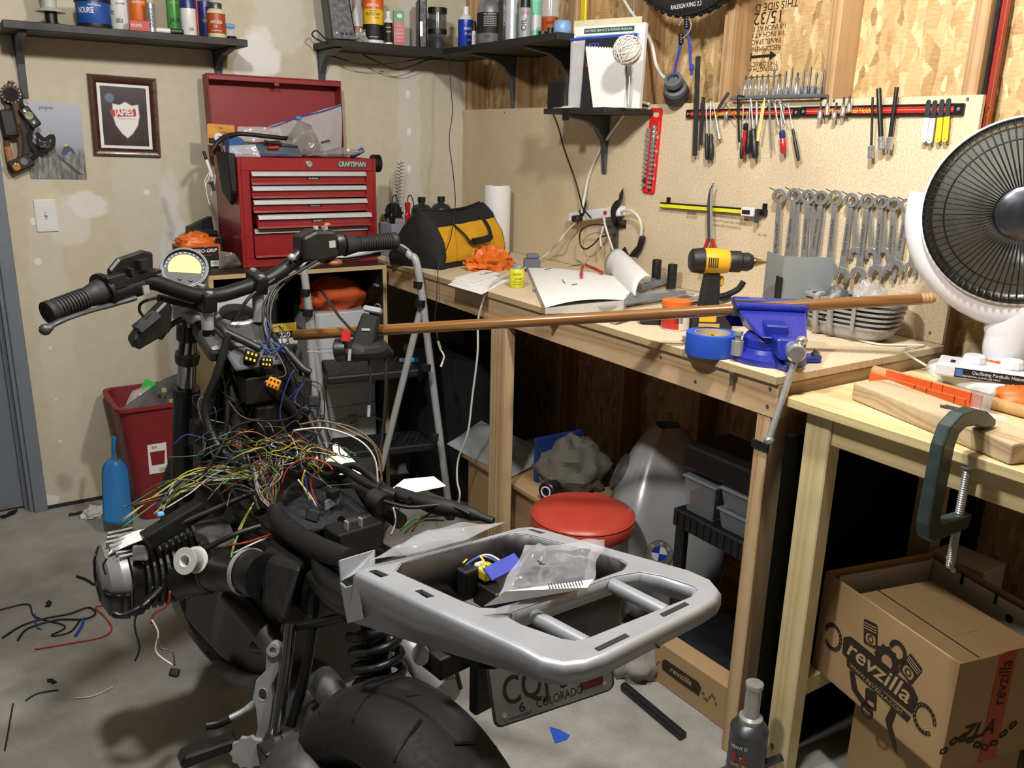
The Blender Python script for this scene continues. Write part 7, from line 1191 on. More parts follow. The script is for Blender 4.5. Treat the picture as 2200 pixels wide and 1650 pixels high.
# ---------------------------------------------------------------- red stool
RV = mat('red_vinyl', '#b84233', 0.38, var=0.06, scale=12, bump=0.08, bscale=90); sp = at(1253,1088, z=0.43); e = thing('shop_stool', 'round red vinyl stool beside the motorcycle tail', 'stool', (sp.x, sp.y, 0.0006)); SR = 0.146
st = MB().lathe([(SR-0.01,0.362),(SR, 0.372),(SR+0.001,0.402),(SR-0.004,0.412),(SR-0.02,0.420),(SR*0.6,0.428),(0,0.43)], 48).b('seat', RV, e, sm=60); MB().tube([((SR-0.001)*math.cos(2*PI*k/48),(SR-0.001)*math.sin(2*PI*k/48),0.409) for k in range(48)], 0.0022,5, closed=True).b('piping', RV, st, sm=180)
MB().lathe([(0.10,0.355),(0.10,0.3615),(0,0.3615)], 24).b('seat_pan', BLACKP, e); MB().lathe([(0.03,0.05),(0.03,0.2),(0.018,0.205),(0.018,0.354)], 16).b('column', BLACKP, e)
for k in range(5):
    a = 2*PI*k/5+0.3; MB().tube([(0.02*math.cos(a),0.02*math.sin(a),0.065),(0.16*math.cos(a),0.16*math.sin(a),0.055)], [0.018,0.012], 8).b('spoke', BLACKP, e); MB(TR(0.16*math.cos(a),0.16*math.sin(a),0.025) @ TR(rx=90, rz=math.degrees(a))).lathe([(0.025,-0.01),(0.025,0.01)], 14).b('caster', BLACKP, e)
# ---------------------------------------------------------------- cartons, bubble wrap and dark bags deep under the bench
e = thing('storage_carton', 'brown carton under the bench behind the post', 'box', (-0.36,-1.33,0.0006)); MB().box((-0.165,-0.22,0),(0.16,0.36,0.29)).b('carton_body', CARD, e, sm=0, bv=0.002); MB().box((-0.185,-0.23,0.29),(0.17,0.37,0.306)).b('open_flap', CARD, e, sm=0, bv=0.002); MB().box((-0.1662,0.05,0.06),(-0.1652,0.13,0.16)).b('tape_patch', P_('tape_tan', '#9c7a4b', 0.35), e, sm=0)
BUB = mat('bubble_wrap', '#c4c9cc', 0.12, var=0.1, scale=30, alpha=0.55, spec=1.0, bump=0.9, bscale=110); o = bag_mesh(V((-0.56,-0.86,0.31)), V((-0.52,-1.26,0.312)), V((-0.33,-1.2,0.335)), V((-0.36,-0.80,0.36)),0.05,71,0.012,14,24).b('bubble_wrap', BUB, sm=60); tag(o, 'crumpled sheet of bubble wrap on top of the brown carton', 'bubble wrap')
o = cloth_mesh((-0.36,-1.37,0.3068),(0.11,0.12,0.10),33,0.3,2.2,36,22).b('paper_sack', mat('sack_paper', '#77756c', 0.8, var=0.2, scale=20), sm=50); tag(o, 'grey crumpled paper sack on the carton under the bench', 'sack')
e = thing('duct_fitting', 'black plastic fitting with a white ring lying before the sack', 'fitting', frame(V((-0.53,-1.47,0.34)), z=(-1,-0.4,0.1))); MB().lathe([(0.028,-0.05),(0.03,0.0),(0.026,0.004)], 18).b('body', BLACKP, e); MB().ring(0.014,0.018,0.004,0.006,18).b('white_ring', WHITEP, e)
o = MB().box((-0.49,-1.52,0.3066),(-0.30,-1.50,0.46)).b('blue_folder', P_('folder_blue', '#24408a', 0.5), sm=0); tag(o, 'blue folder standing on the carton under the bench', 'folder'); o.location = (0.02,0.19,0)
DKF = mat('dark_fabric', '#101012', 0.8, var=0.2, scale=40); e = thing('riding_saddle', 'black motorcycle seat stored in the dark under the bench', 'saddle', (-0.30,-0.50,0.0006)); o = MB(); o.grid(lambda u, v: V((0.22*math.cos(2*PI*u)*(0.9+0.2*math.sin(PI*v)),0.30*math.sin(2*PI*u),0.62*v-0.10*v*v*(1 if math.sin(2*PI*u) > 0 else 0.3))),30,14, None, True); o.add([(0,0,0.58)]+[(0.22*math.cos(2*PI*i/30)*0.9,0.30*math.sin(2*PI*i/30),0.62-0.1*(1 if math.sin(2*PI*i/30) > 0 else 0.3)) for i in range(30)], [(0, i+1,(i+1) % 30+1) for i in range(30)]); o.wob(0.02,6); o.b('cushion', DKF, e, sm=180)
e = thing('blue_bin', 'dark blue storage bin low under the bench by the ladder', 'bin', (-0.475,-1.02,0.0006)) if False else None
e = thing('white_helmet', 'pale grey cloth bundle on the floor behind the tail', 'cloth', (0,0,0)); cloth_mesh(tuple(at(1372,1440, z=0.0006)),(0.075,0.06,0.07),44,0.3,2.5,26,16).b('bundle', mat('pale_cloth', '#8f8c86', 0.9, var=0.12), e, sm=60); e.name = 'cloth_bundle'
# ================================================================ contents of the open cabinet
ALC = mat('case_aluminium', '#c6c8ca', 0.42,0.12, var=0.06, scale=60)
def case(label, u0, v0, u1, v1, y, latch=True, sup=None):
    a, b = at(u0, v1, y=y), at(u1, v0, y=y); w_, h_ = b.x-a.x, b.z-a.z; zb = sup if sup is not None else a.z; h_ = b.z-zb
    e = thing('aluminium_case', label, 'case', (a.x, y, zb)); ld = h_*0.68; MB().box((0,0,0),(w_, 0.24, ld-0.001)).b('case_body', ALC, e, sm=0, bv=0.004, seg=2); MB().box((0,0, ld),(w_, 0.24, h_)).b('lid', ALC, e, sm=0, bv=0.004, seg=2); MB().box((-0.002,-0.002, ld-0.006),(w_+0.002,0.242, ld+0.004)).b('edge_band', STEEL, e, sm=0, bv=0.001)
    if latch: lt = MB(TR(w_*0.5,-0.003, ld)).box((-0.02,-0.004,-0.045),(0.02,0.002,0.012)).b('latch', STEEL, e, sm=0, bv=0.002); MB().tube([(w_*0.5-0.014,-0.009, ld-0.005),(w_*0.5-0.014,-0.011, ld-0.02),(w_*0.5+0.014,-0.011, ld-0.02),(w_*0.5+0.014,-0.009, ld-0.005)], 0.002,5).b('latch_loop', CHROME, lt)
    return zb+h_
t3 = case('lowest aluminium case at the bottom of the cabinet', 704,950,808,1030,-0.47, True, 0.0466)
t2 = case('aluminium case with a silver latch second from the bottom of the cabinet', 704,862,808,948,-0.47, True, t3+0.0006); t2b = case('aluminium case third from the bottom of the cabinet', 704,800,806,858,-0.47, False, t2+0.0006); t1 = case('top aluminium case under the orange cloth in the cabinet', 680,665,794,770,-0.46, True, t2b+0.0006)
OC = mat('orange_cloth', '#c8531f', 0.75, var=0.12, scale=12); c = at(722,640, y=-0.36); o = cloth_mesh((c.x, -0.33, t1+0.0006),(0.125,0.09,0.075),27,0.24,1.7,36,22, ridge=0.7).b('shop_cloth', OC, sm=50); tag(o, 'bright orange cloth heaped on the top aluminium case', 'cloth')
sb = MB().box((CX0+0.017, CY0+0.01,0.655),(-1.0,-0.036,0.67)).b('shelf_board', DARKLAM, cab, sm=0); p = at(614,742, y=-0.5); e = thing('sandpaper_pack', 'yellow and white pack of 220 grit sandpaper in the cabinet', 'packaging', MT((p.x, -0.5,0.6706)) @ TR(rx=-6))
hp_ = at(614,695, y=-0.5).z-0.6706; MB().box((-0.05,0,0),(0.045,0.006, hp_*0.3)).b('white_base', WHITEPAPER, e, sm=0); MB().box((-0.05,0, hp_*0.3),(0.045,0.006, hp_*0.62)).b('grit_band', INK, e, sm=0); MB().box((-0.05,0, hp_*0.62),(0.045,0.006, hp_)).b('yellow_header', P_('pack_yellow', '#c9ad2c', 0.5), e, sm=0); text('220', hp_*0.34, TR(-0.0,-0.0006, hp_*0.46) @ WB, WINK, e, bold=0.02); text('9 x 11', hp_*0.22, TR(0.0,-0.0006, hp_*0.8) @ WB, INK, e)
e = box_thing('tool_tray', 'dark tray on the cabinet shelf behind the fork', 'tray', TR(-1.13,-0.3,0.6706),(0.2,0.25,0.16), BLACKP, 0.01)
# ================================================================ step ladder
LG = mat('ladder_grey', '#a9aaa8', 0.4,0.1, var=0.06); e = thing('step_ladder', 'grey tube folding step ladder with two black treads', 'ladder', (0,0,0)); LT, RTp = at(654,590, d=2.93), at(900,590, d=2.98); LF, RF = at(727,1105, z=0.012), at(967,1108, z=0.012)
tb_ = [at(700,556, d=2.93), at(745,552, d=2.93), at(800,538, d=2.95), at(852,530, d=2.96), at(880,548, d=2.97)]
MB().tube(cat([LF, LF.lerp(LT, 0.5), LT, at(662,572, d=2.93)]+tb_+[RTp, RTp.lerp(RF, 0.5), RF], 6),0.0135,12).b('front_rail', LG, e, sm=180)
MB().tube(cat([at(838,526, d=2.955), at(855,533, d=2.96), at(872,543, d=2.965)], 4),0.016,10).b('grip_sleeve', BLACKM, e)
for top, bot in ((at(660,650, d=2.98), at(690,1010, d=3.12)),(at(905,660, d=3.03), at(818,1010, d=3.2))): MB().tube([top, V((top.x+(bot.x-top.x)*1.0, bot.y, 0.013)) if False else bot], 0.0125,10).b('rear_leg', LG, e)
def quad_step(px, zz, th, nm):
    q = [at(u, v, z=zz) for u, v in px]; m = MB(); m.hexa([p_-V((0,0, th)) for p_ in q]+q); o = m.b(nm, BPL, e, sm=0, bv=0.008, seg=2); dots = MB()
    for i in range(14):
        for j in range(7):
            u, v = (i+0.7+0.5*(j % 2))/15.2,(j+0.8)/7.6; c = q[0]*(1-u)*(1-v)+q[1]*u*(1-v)+q[2]*u*v+q[3]*(1-u)*v; dots.lathe([(0.006,0),(0.0045,0.0018),(0,0.0018)], 6, MT(c))
    tag(dots.b('grip_studs', BPL, o, sm=0), kind='stuff'); return q
s1 = quad_step([(702,810),(902,792),(880,764),(690,772)], 0.60,0.032, 'tread'); s2 = quad_step([(715,975),(942,950),(905,922),(712,940)], 0.30,0.032, 'tread')
for u, v, d_ in ((656,628,2.95),(661,672,2.96),(899,612,2.99),(903,652,3.0),(915,790,3.02),(932,940,3.08)): MB(frame(at(u, v, d=d_), z=(0.05,0.02,1))).lathe([(0.017,-0.012),(0.018,0.012)], 12).b('joint_sleeve', BLACKP, e)
for f_ in (LF, RF): MB(MT((f_.x, f_.y, 0.0006))).lathe([(0.019,0),(0.018,0.03),(0.0145,0.034)], 12).b('rubber_foot', BLACKP, e)
p = at(833,765, z=0.6022); can('electrical_tape', 'roll of black electrical tape on the upper ladder tread', V((p.x, p.y, 0.6022)),0.028,0.019, [('roll', BLACKP, [(0.017,0.019),(0.03,0.019),(0.03,0),(0.017,0)]),('core', WHITEP, [(0.015,0.019),(0.0169,0.019),(0.0169,0),(0.015,0)])], cat_='tape')
a, b = at(858,774, z=0.611), at(900,773, z=0.611); e = thing('lighter', 'cyan disposable lighter lying on the upper ladder tread', 'lighter', frame(a, x=b-a, y=(0,0,1))); MB().box((0.014,-0.008,-0.006),((b-a).length, 0.008,0.006)).b('barrel', P_('cyan_plastic', '#2ba4dc', 0.3), e, sm=0, bv=0.004, seg=2); MB().box((0,-0.007,-0.0055),(0.013,0.007,0.0055)).b('metal_hood', STEEL, e, sm=0, bv=0.002)
# ---------------------------------------------------------------- black tool strapped to the pole
e = thing('hanging_tool', 'black hand tool with a grey cap strapped to the wooden pole', 'hand tool', (0,0,0)); D9 = 2.03; G = lambda u, v, d_=D9: at(u, v, d=d_)
MB(frame(G(777,755), z=G(801,668)-G(777,755), y=FW)).hexa([(-0.028,-0.02,0),(0.028,-0.02,0),(0.028,0.02,0),(-0.028,0.02,0),(-0.02,-0.018,0.09),(0.02,-0.018,0.09),(0.02,0.018,0.09),(-0.02,0.018,0.09)]).b('handle', BLACKM, e, sm=0, bv=0.004); MB(frame(G(800,672), z=G(803,656)-G(800,672), y=FW)).box((-0.021,-0.018,0),(0.021,0.018,0.014)).b('grey_cap', GREYC, e, sm=0, bv=0.003)
MB(frame(G(786,708, D9-0.02), z=-FW, y=(0,0,1))).box((-0.01,-0.003,0),(0.01,0.003,0.001)).b('sticker', GREYC, e, sm=0)
MB().tube(cat([G(722,755), G(745,752), G(780,755), G(818,752), G(834,742)], 4), [0.022]*4+[0.03]*4+[0.026]*8+[0.02], 12, flat=0.9).b('body', BLACKM, e); MB(frame(G(735,752, D9-0.015), z=G(690,755)-G(735,752))).lathe([(0.026,-0.01),(0.028,0.004),(0.028,0.014),(0.02,0.018),(0,0.018)], 18).b('front_ring', BLACKP, e)
MB().tube(cat([G(818,664), G(815,655), G(806,655), G(806,668)], 4),0.002,5).b('wire_loop', BC, e); MB().tube([G(688,620), G(728,680), G(760,715)], 0.005,7, flat=0.5).b('strap', BLACKM, e); MB(frame(G(744,722,1.99), z=-FW, y=(0,0,1))).box((-0.01,-0.012,0),(0.01,0.012,0.006)).b('red_tab', RED3, e, sm=0)
for y_ in (748,758): MB().tube([G(725, y_), G(660, y_-2)], 0.0015,5).b('spring_wire', STEEL, e)
MB().tube([G(752,750,1.99), G(750,775,1.99)], 0.004,8).b('bulb', CLEAR, e)
for pts in (((792,775),(796,810),(793,860),(792,872)),((829,765),(828,840),(824,900),(818,970),(816,1000))): MB().tube(cat([G(u, v) for u, v in pts], 4),0.003,6).b('hanging_lead', BC, e)
MB().tube([G(793,870), G(792,895)], 0.004,7).b('clear_tip', CLEAR, e)
e = thing('cable_plug', 'small white and green audio plug hanging on the thin cord', 'plug', (0,0,0)); MB().tube([at(941,733, d=2.93), at(947,752, d=2.93)], 0.005,8).b('green_sleeve', P_('plug_green', '#7fa070', 0.4), e); MB().tube(cat([at(947,752, d=2.93), at(954,765, d=2.93), at(950,780, d=2.93)], 4),0.003,6).b('white_lead', WHITEP, e); MB().tube([at(951,778, d=2.93), at(947,788, d=2.93)], 0.004,7).b('white_plug', WHITEP, e); MB().tube([at(934,690, d=2.93), at(941,734, d=2.93)], 0.0018,5).b('black_lead', BC, e)
# ================================================================ trash can, dustpan, floor scraps
RC = mat('can_red', '#7f2025', 0.5, var=0.08); e = thing('waste_bin', 'tall red plastic waste bin with packaging sticking out', 'waste bin', (-1.475,-0.2,0.0006)); zt = 0.45
def rr2(w_, d_, zz): return [(x_, y_, zz) for x_, y_ in rrect(w_, d_, 0.04,5)]
mb = MB(); rows = [rr2(0.15,0.19,0), rr2(0.235,0.30, zt), rr2(0.262,0.325, zt), rr2(0.262,0.325, zt+0.012), rr2(0.23,0.292, zt+0.012), rr2(0.14,0.18,0.01)]; k = len(rows[0])
mb.add([q for r in rows for q in r], [(i*k+j, i*k+(j+1) % k, (i+1)*k+(j+1) % k, (i+1)*k+j) for i in range(len(rows)-1) for j in range(k)]+[tuple(range(k))[::-1], tuple(range(5*k, 6*k))]); mb.b('bin_shell', RC, e, sm=40)
sy = lambda zz: -(0.095+0.055*zz/zt)-0.002
st = MB(); st.add([(-0.035, sy(0.19),0.19),(0.03, sy(0.19),0.19),(0.03, sy(0.31),0.31),(-0.035, sy(0.31),0.31)], [(0,1,2,3)]); st_ = st.b('sticker', WHITEPAPER, e, sm=0, solid=0.0006); text('|||||||', 0.018, MT((0.012, sy(0.205)-0.002,0.205)) @ WB, INK, st_, width=0.02); text('BIN', 0.012, MT((-0.012, sy(0.3)-0.003,0.298)) @ WB, RED3, st_); s3 = MB(); s3.add([(-0.024, sy(0.225)-0.0012,0.225),(0.02, sy(0.225)-0.0012,0.225),(0.024, sy(0.28)-0.0012,0.28),(-0.028, sy(0.28)-0.0012,0.28)], [(0,1,2,3)]); s3.b('bin_picture', RC, st_, sm=0)
Y2 = lambda u, v, y: at(u, v, y=y)
e = thing('packaging_card', 'black printed blister pack leaning in the red bin', 'packaging', (0,0,0)); q = [Y2(262,885,-0.30), Y2(335,893,-0.30), Y2(390,800,-0.2), Y2(372,803,-0.16)]; MB().hexa([q[0], q[1], Y2(388,850,-0.26), Y2(300,850,-0.2)]+[q[0]+V((0,0.01,0.012)), q[1]+V((0,0.01,0.012)), Y2(388,800,-0.22), Y2(355,812,-0.18)]).b('card', P_('card_black', '#22262c', 0.3), e, sm=0, bv=0.002)
for u, v in ((352,838),(340,876),(368,862)): MB(frame(Y2(u, v, -0.31), z=-FW, y=(0,0.3,1))).box((-0.008,-0.008,-0.002),(0.008,0.008,0)).b('yellow_mark', P_('mark_tan', '#b39a5c', 0.5), e, sm=0)
o = MB(frame(Y2(318,828,-0.2), z=-FW, y=(0.5,0,1))).box((-0.02,-0.03,0),(0.025,0.02,0.002)).b('green_wrapper', P_('wrapper_green', '#41c455', 0.45), sm=0); tag(o, 'bright green wrapper poking from the red bin', 'wrapper'); bag('clear_wrapper', 'clear crumpled film in the red bin', [Y2(265,882,-0.26), Y2(330,870,-0.24), Y2(330,820,-0.18), Y2(285,840,-0.2)], 0.03,81)
BLUP = mat('dustpan_blue', '#2f78b8', 0.4, var=0.08); e = thing('dustpan', 'bright blue plastic dustpan standing against the red bin', 'dustpan', (0,0,0)); yp = -0.36
def pan(u, v): s = v; uu = 215+u*63; wv = 1125-s*140; cx = 246; hw = 31*(1-0.12*s*s) if s < 0.75 else 31*0.93*math.sqrt(max(0.05,1-((s-0.75)/0.27)**2)); q = at(cx+(u-0.5)*2*hw+8*(1-s), wv, y=yp+0.06*s); return q+V((0,-0.035*math.sin(PI*u)*(0.4+0.6*s),0))
MB().grid(pan, 14,14).b('pan', BLUP, e, sm=180, solid=0.004); MB().tube(cat([at(243,1000, y=yp+0.045), at(243,970, y=yp+0.05), at(245,945, y=yp+0.05), at(246,938, y=yp+0.05)], 4), [0.018,0.014,0.012,0.011,0.012]+[0.016]*6+[0.014,0.009], 10, flat=0.5).b('handle', BLUP, e)
o = cloth_mesh(tuple(at(203,1108, z=0.0006)),(0.04,0.03,0.022),91,0.5,3,22,14).b('paper_wad', WHITEPAPER, sm=40); tag(o, 'crumpled white tissue on the floor by the dustpan', 'tissue')
for k, (u, v, sc_) in enumerate(((165,1104,0.03),(20,1105,0.04),(104,1298,0.02),(110,1465,0.016))): o = MB(MT(at(u, v, z=0.0006)) @ TR(rz=k*40)).prism([(-sc_, -sc_*0.3),(sc_*0.2,-sc_*0.5),(sc_, 0),(sc_*0.4, sc_*0.4),(-sc_*0.2, sc_*0.15),(-sc_*0.8, sc_*0.4)], 0,0.004).b('floor_scrap', BLACKM, sm=0); tag(o, 'scrap of black rubber on the floor '+['beside the white tissue', 'at the foot of the door', 'beyond the black wire tangle', 'between the wire clippings'][k], 'scrap', 'black scraps on the floor')
o = MB().prism([(p_.x, p_.y) for p_ in [at(u, v, z=0) for u, v in ((1180,1562),(1202,1568),(1224,1580),(1218,1590),(1192,1598))]], 0.0004,0.0012).b('tape_scrap', MATS['blue_tape'], sm=0); tag(o, 'scrap of blue tape stuck to the floor', 'tape')
def fwire(label, pts, r, m_, name='loose_wire'): return tag(MB().tube(cat([at(u, v, z=r+0.001+(q[0] if q else 0)) for u, v, *q in pts], 6), r, 6).b(name, m_, sm=180), label, 'wire')
RW = P_('wire_red', '#b8321f', 0.4); BW = P_('wire_blue', '#2c4fae', 0.4)
fwire('black wire loop lying on the floor', [(5,1370),(45,1345),(90,1330),(150,1318),(190,1305),(205,1318),(180,1330),(120,1332),(60,1350),(38,1375)], 0.003, BC); fwire('second black wire winding across the floor', [(0,1310),(60,1298),(75,1325),(140,1345),(110,1365),(150,1358),(172,1332)], 0.0025, BC); fwire('red wire bent on the floor below the cylinder', [(75,1395),(150,1382),(220,1368),(240,1350),(225,1325),(205,1305),(228,1300)], 0.0025, RW); fwire('blue wire end on the floor', [(162,1366),(175,1345),(180,1328)], 0.004, BW); fwire('short blue wire in the black tangle', [(75,1318),(78,1345),(90,1352)], 0.002, BW)
for k, q in enumerate((((160,1500),(200,1495),(245,1475)),((55,1505),(80,1490),(125,1482)),((10,1612),(18,1570),(28,1512)),((165,1238),(185,1245),(202,1256)))): fwire(['pale wire clipping on the floor', 'thin grey wire clipping on the floor', 'long dark wire clipping at the floor edge', 'short thick wire clipping near the cylinder'][k], q, 0.002 if k < 3 else 0.004, [WC, BC, BC, BC][k])
# ================================================================ motorcycle
AZ = rad(-8); bh = V((math.sin(AZ), math.cos(AZ),0)); bl = V((math.cos(AZ),-math.sin(AZ),0)); BO = V((-1.358,-2.602,0))
bike = thing('motorcycle', 'stripped motorcycle with bare wiring and a silver tail rack', 'motorcycle', (0,0,0))
def B3(s, t, zz): return BO+bh*s+bl*t+V((0,0, zz))
def bk(u, v, t): r = at(u, v, d=1)-CAM; k = (t-(CAM-BO).dot(bl))/r.dot(bl); return CAM+r*k
def D(u, v, d_): return at(u, v, d=d_)
def tb(name, pts, r, m_, par=bike, n=10, k=4, flat=1.0): 
    P = cat(pts, k); rr = r if not isinstance(r, (list, tuple)) else [r[min(len(r)-1, int(i*len(r)/len(P)))] for i in range(len(P))]
    return MB().tube(P, rr, n, flat=flat).b(name, m_, par, sm=60)
def bx(name, c, size, m_, x=bl, y=None, par=bike, bev=0.004): return MB(frame(c, x=x, y=y or V((0,0,1)))).cbox((0,0,0), size).b(name, m_, par, sm=0, bv=bev, seg=2)
MBK = mat('bike_black', '#141415', 0.4, var=0.25, scale=30, coat=0.1); BARB = mat('bar_black', '#1a1a1b', 0.42,0.3, var=0.1); GRIP = mat('grip_rubber', '#161616', 0.65, var=0.2, scale=60); DCH = mat('dark_chrome', '#a4a6a9', 0.14,1.0, var=0.06); FRK = mat('fork_grey', '#35383d', 0.35,0.6, var=0.1); ALY = mat('bike_alloy', '#a2a3a4', 0.42,0.4, var=0.15, scale=25); ALD = mat('dirty_alloy', '#5a5a5b', 0.5,0.6, var=0.3, scale=20); RACK = mat('rack_silver', '#9a9da2', 0.36,0.3, var=0.05, scale=12)
# ---- wheels
def wheel(c, Rt, wt, nm):
    M = frame(c, z=bl, y=(0,0,1)); n, k = 64,16; mb = MB(M); pr_ = [(Rt-0.055+0.055*math.copysign(abs(math.cos(a))**0.8, math.cos(a)), wt/2*math.copysign(abs(math.sin(a))**0.75, math.sin(a))) for a in [2*PI*j/k for j in range(k)]]
    mb.add([(r*math.cos(2*PI*i/n), r*math.sin(2*PI*i/n), h) for i in range(n) for r, h in pr_], [(i*k+j, ((i+1) % n)*k+j, ((i+1) % n)*k+(j+1) % k, i*k+(j+1) % k) for i in range(n) for j in range(k)]); t_ = mb.b(nm, RUB, bike, sm=180)
    for i in range(30):
        a = 2*PI*i/30; g = MB(M); sgn = 1 if i % 2 else -1; g.tube([((Rt+0.0005-0.02*(q/5)**2)*math.cos(a+q*0.02),(Rt+0.0005-0.02*(q/5)**2)*math.sin(a+q*0.02), sgn*(0.008+q*wt*0.075)) for q in range(6)], 0.0028,4); g.b('tread_groove', BLACKM, t_, sm=0)
    MB(M).lathe([(0.05,-0.06),(Rt-0.12,-0.02),(Rt-0.085,-wt*0.4),(Rt-0.085, wt*0.4),(Rt-0.12,0.02),(0.05,0.06)], 40).b('wheel_rim', ALD, bike, sm=30)
wheel(B3(0.12,-0.15,0.293),0.292,0.17, 'rear_tyre'); wheel(at(468,1190, z=0.305),0.304,0.12, 'front_tyre')
# ---- forks, yokes, bars
fL0, fR0 = D(406,672,1.93), D(566,632,2.08); fL1, fR1 = D(392,1065,2.16), D(548,1010,2.34)
for a, b in ((fL0, fL1),(fR0, fR1)):
    MB().cyl(a, a.lerp(b, 0.44),0.0205, n=18).b('fork_stanchion', DCH, bike); MB().cyl(a.lerp(b, 0.4), b, 0.029, n=18).b('fork_lower', FRK, bike); MB(frame(a.lerp(b, 0.38), z=b-a)).lathe([(0.031,0),(0.032,0.004),(0.032,0.02),(0.0295,0.024)], 18).b('fork_seal', MBK, bike); MB(frame(a.lerp(b, 0.2), z=b-a)).lathe([(0.027,0),(0.028,0.01),(0.026,0.025),(0.0215,0.028)], 18).b('fork_clamp', MBK, bike); MB(frame(a.lerp(b, 0.06), z=b-a)).lathe([(0.026,0),(0.026,0.035)], 18).b('fork_shroud', MBK, bike)
st0 = D(508,672,1.90); My = frame((fL0+fR0+st0)/3, z=(fL0-fL1)-FW*0.05, x=bl); iy = My.inverted(); cu_ = [((iy @ q).x, (iy @ q).y, r) for q, r in ((fL0,0.035),(st0,0.047),(fR0,0.035))]; zy = 1.012; yk_ = []
for i in range(72):
    a = 2*PI*i/72; d_ = V((math.cos(a), math.sin(a),0)); yk_.append(max((V((x_, y_, 0))+d_*r for x_, y_, r in cu_), key=lambda q: q.dot(d_)))
hull_ = []
for q in yk_:
    if not hull_ or (q-hull_[-1]).length > 1e-4: hull_.append(q)
yo = MB(My).prism([(q.x, q.y) for q in hull_], -0.012,0.012).b('top_yoke', ALY, bike, sm=0, bv=0.006, seg=2)
for x_, y_, r in cu_: MB(My @ TR(x_, y_, 0.01)).lathe([(r, -0.03),(r, 0.012),(r*0.9,0.016),(r*0.82,0.016)], 28).b('yoke_boss', ALY, yo); MB(My @ TR(x_, y_, 0.0235)).lathe([(r*0.8,0),(r*0.78,0.006),(0,0.009)], 24).b('boss_cap', MBK, yo)
dz_ = lambda u: 1.53+(u-105)/743*0.57
bp = [(120,664),(205,632),(290,606),(330,606),(370,620),(420,634),(470,634),(520,620),(560,606),(590,592),(625,566),(665,538),(700,530),(760,526),(840,518)]
bar = tb('handlebar', [D(u, v, dz_(u)) for u, v in bp], 0.0162, BARB, n=16, k=5)
def grip(name, a, b, flange):
    M = frame(a, z=b-a); Lg = (b-a).length; pr_ = [(0.012,0),(0.021,0.0),(0.022,0.006),(0.0195,0.012)]
    for k in range(int((Lg-0.05)/0.0065)): zz = 0.014+k*0.0065; pr_ += [(0.0188+0.002*(1-k/20), zz),(0.0188+0.002*(1-k/20), zz+0.0042),(0.0172, zz+0.0048),(0.0172, zz+0.006)]
    pr_ += [(0.019, Lg-0.035),(0.024, Lg-0.012),(0.0265, Lg),(0.016, Lg)]; return MB(M).lathe(pr_, 24).b(name, GRIP, bike, sm=25)
gl = grip('grip', D(103,672,1.53), D(222,625,1.62), True); MB(frame(D(103,672,1.53), z=D(103,672,1.53)-D(222,625,1.62))).lathe([(0.0215,-0.003),(0.0215,0.002),(0.012,0.001),(0.011,-0.004),(0,-0.004)], 24).b('bar_end', BLACKM, gl); gr = grip('grip', D(850,517,2.10), D(738,527,2.015), True)
for u, v in ((442,640),(552,604)):
    c = D(u, v, dz_(u)); M = frame(c, x=bl+V((0,0,0.06)), z=(-0.25*bh+V((0,0,1)))); ri = MB(M).box((-0.0145,-0.028,-0.024),(0.0145,0.028,0.017)).b('bar_riser', MBK, bike, sm=0, bv=0.004, seg=2)
    for y_ in (-0.02,0.02): MB(M @ TR(0, y_, 0.017)).lathe([(0.007,0),(0.007,0.004),(0.004,0.0055),(0,0.0055)], 12).b('riser_bolt', CHROME, ri)
    MB().cyl(c-V((0,0,0.03)), V((c.x, c.y, zy)),0.013, n=14).b('riser_post', ALY, bike)
# instrument
gc = D(397,578,1.84); ga = (CAM-gc).normalized()*0.85+V((0,0,0.5)); M = frame(gc, z=ga, x=RT); ig = MB(M).lathe([(0.03,-0.085),(0.044,-0.06),(0.049,-0.02),(0.05,0.004),(0.049,0.007),(0.0445,0.007),(0.043,0.001),(0,0.001)], 40).b('gauge_housing', MBK, bike, sm=40); MB(M).lathe([(0.042,0.0015),(0.042,0.002),(0,0.002)], 40).b('gauge_face', mat('face_grey', '#5d5e60', 0.7, spec=0.1), ig)
MB(M).ring(0.0435,0.0465,0.0065,0.0085,40).b('bezel', MBK, ig); arc = [(0.034*math.cos(rad(a)),0.034*math.sin(rad(a))) for a in range(-12,216,12)]; MB(M).prism(arc, 0.002,0.003).b('display', mat('lcd_cream', '#cfc48a', 0.7, spec=0.1), ig, sm=0)
for k in range(15): a = rad(-15+k*14); MB(M @ TR(0.0385*math.cos(a),0.0385*math.sin(a),0.002)).box((-0.0011,-0.0011,0),(0.0011,0.0011,0.0006)).b('tick_mark', WINK, ig, sm=0)
for x_ in (-0.006,0.016): MB(M @ TR(x_, -0.026,0.002)).lathe([(0.004,0),(0.0035,0.004),(0,0.0045)], 10).b('gauge_button', MBK, ig)
MB().cyl(gc-ga.normalized()*0.08, D(452,640,1.84),0.02,0.016).b('gauge_mount', MBK, bike)
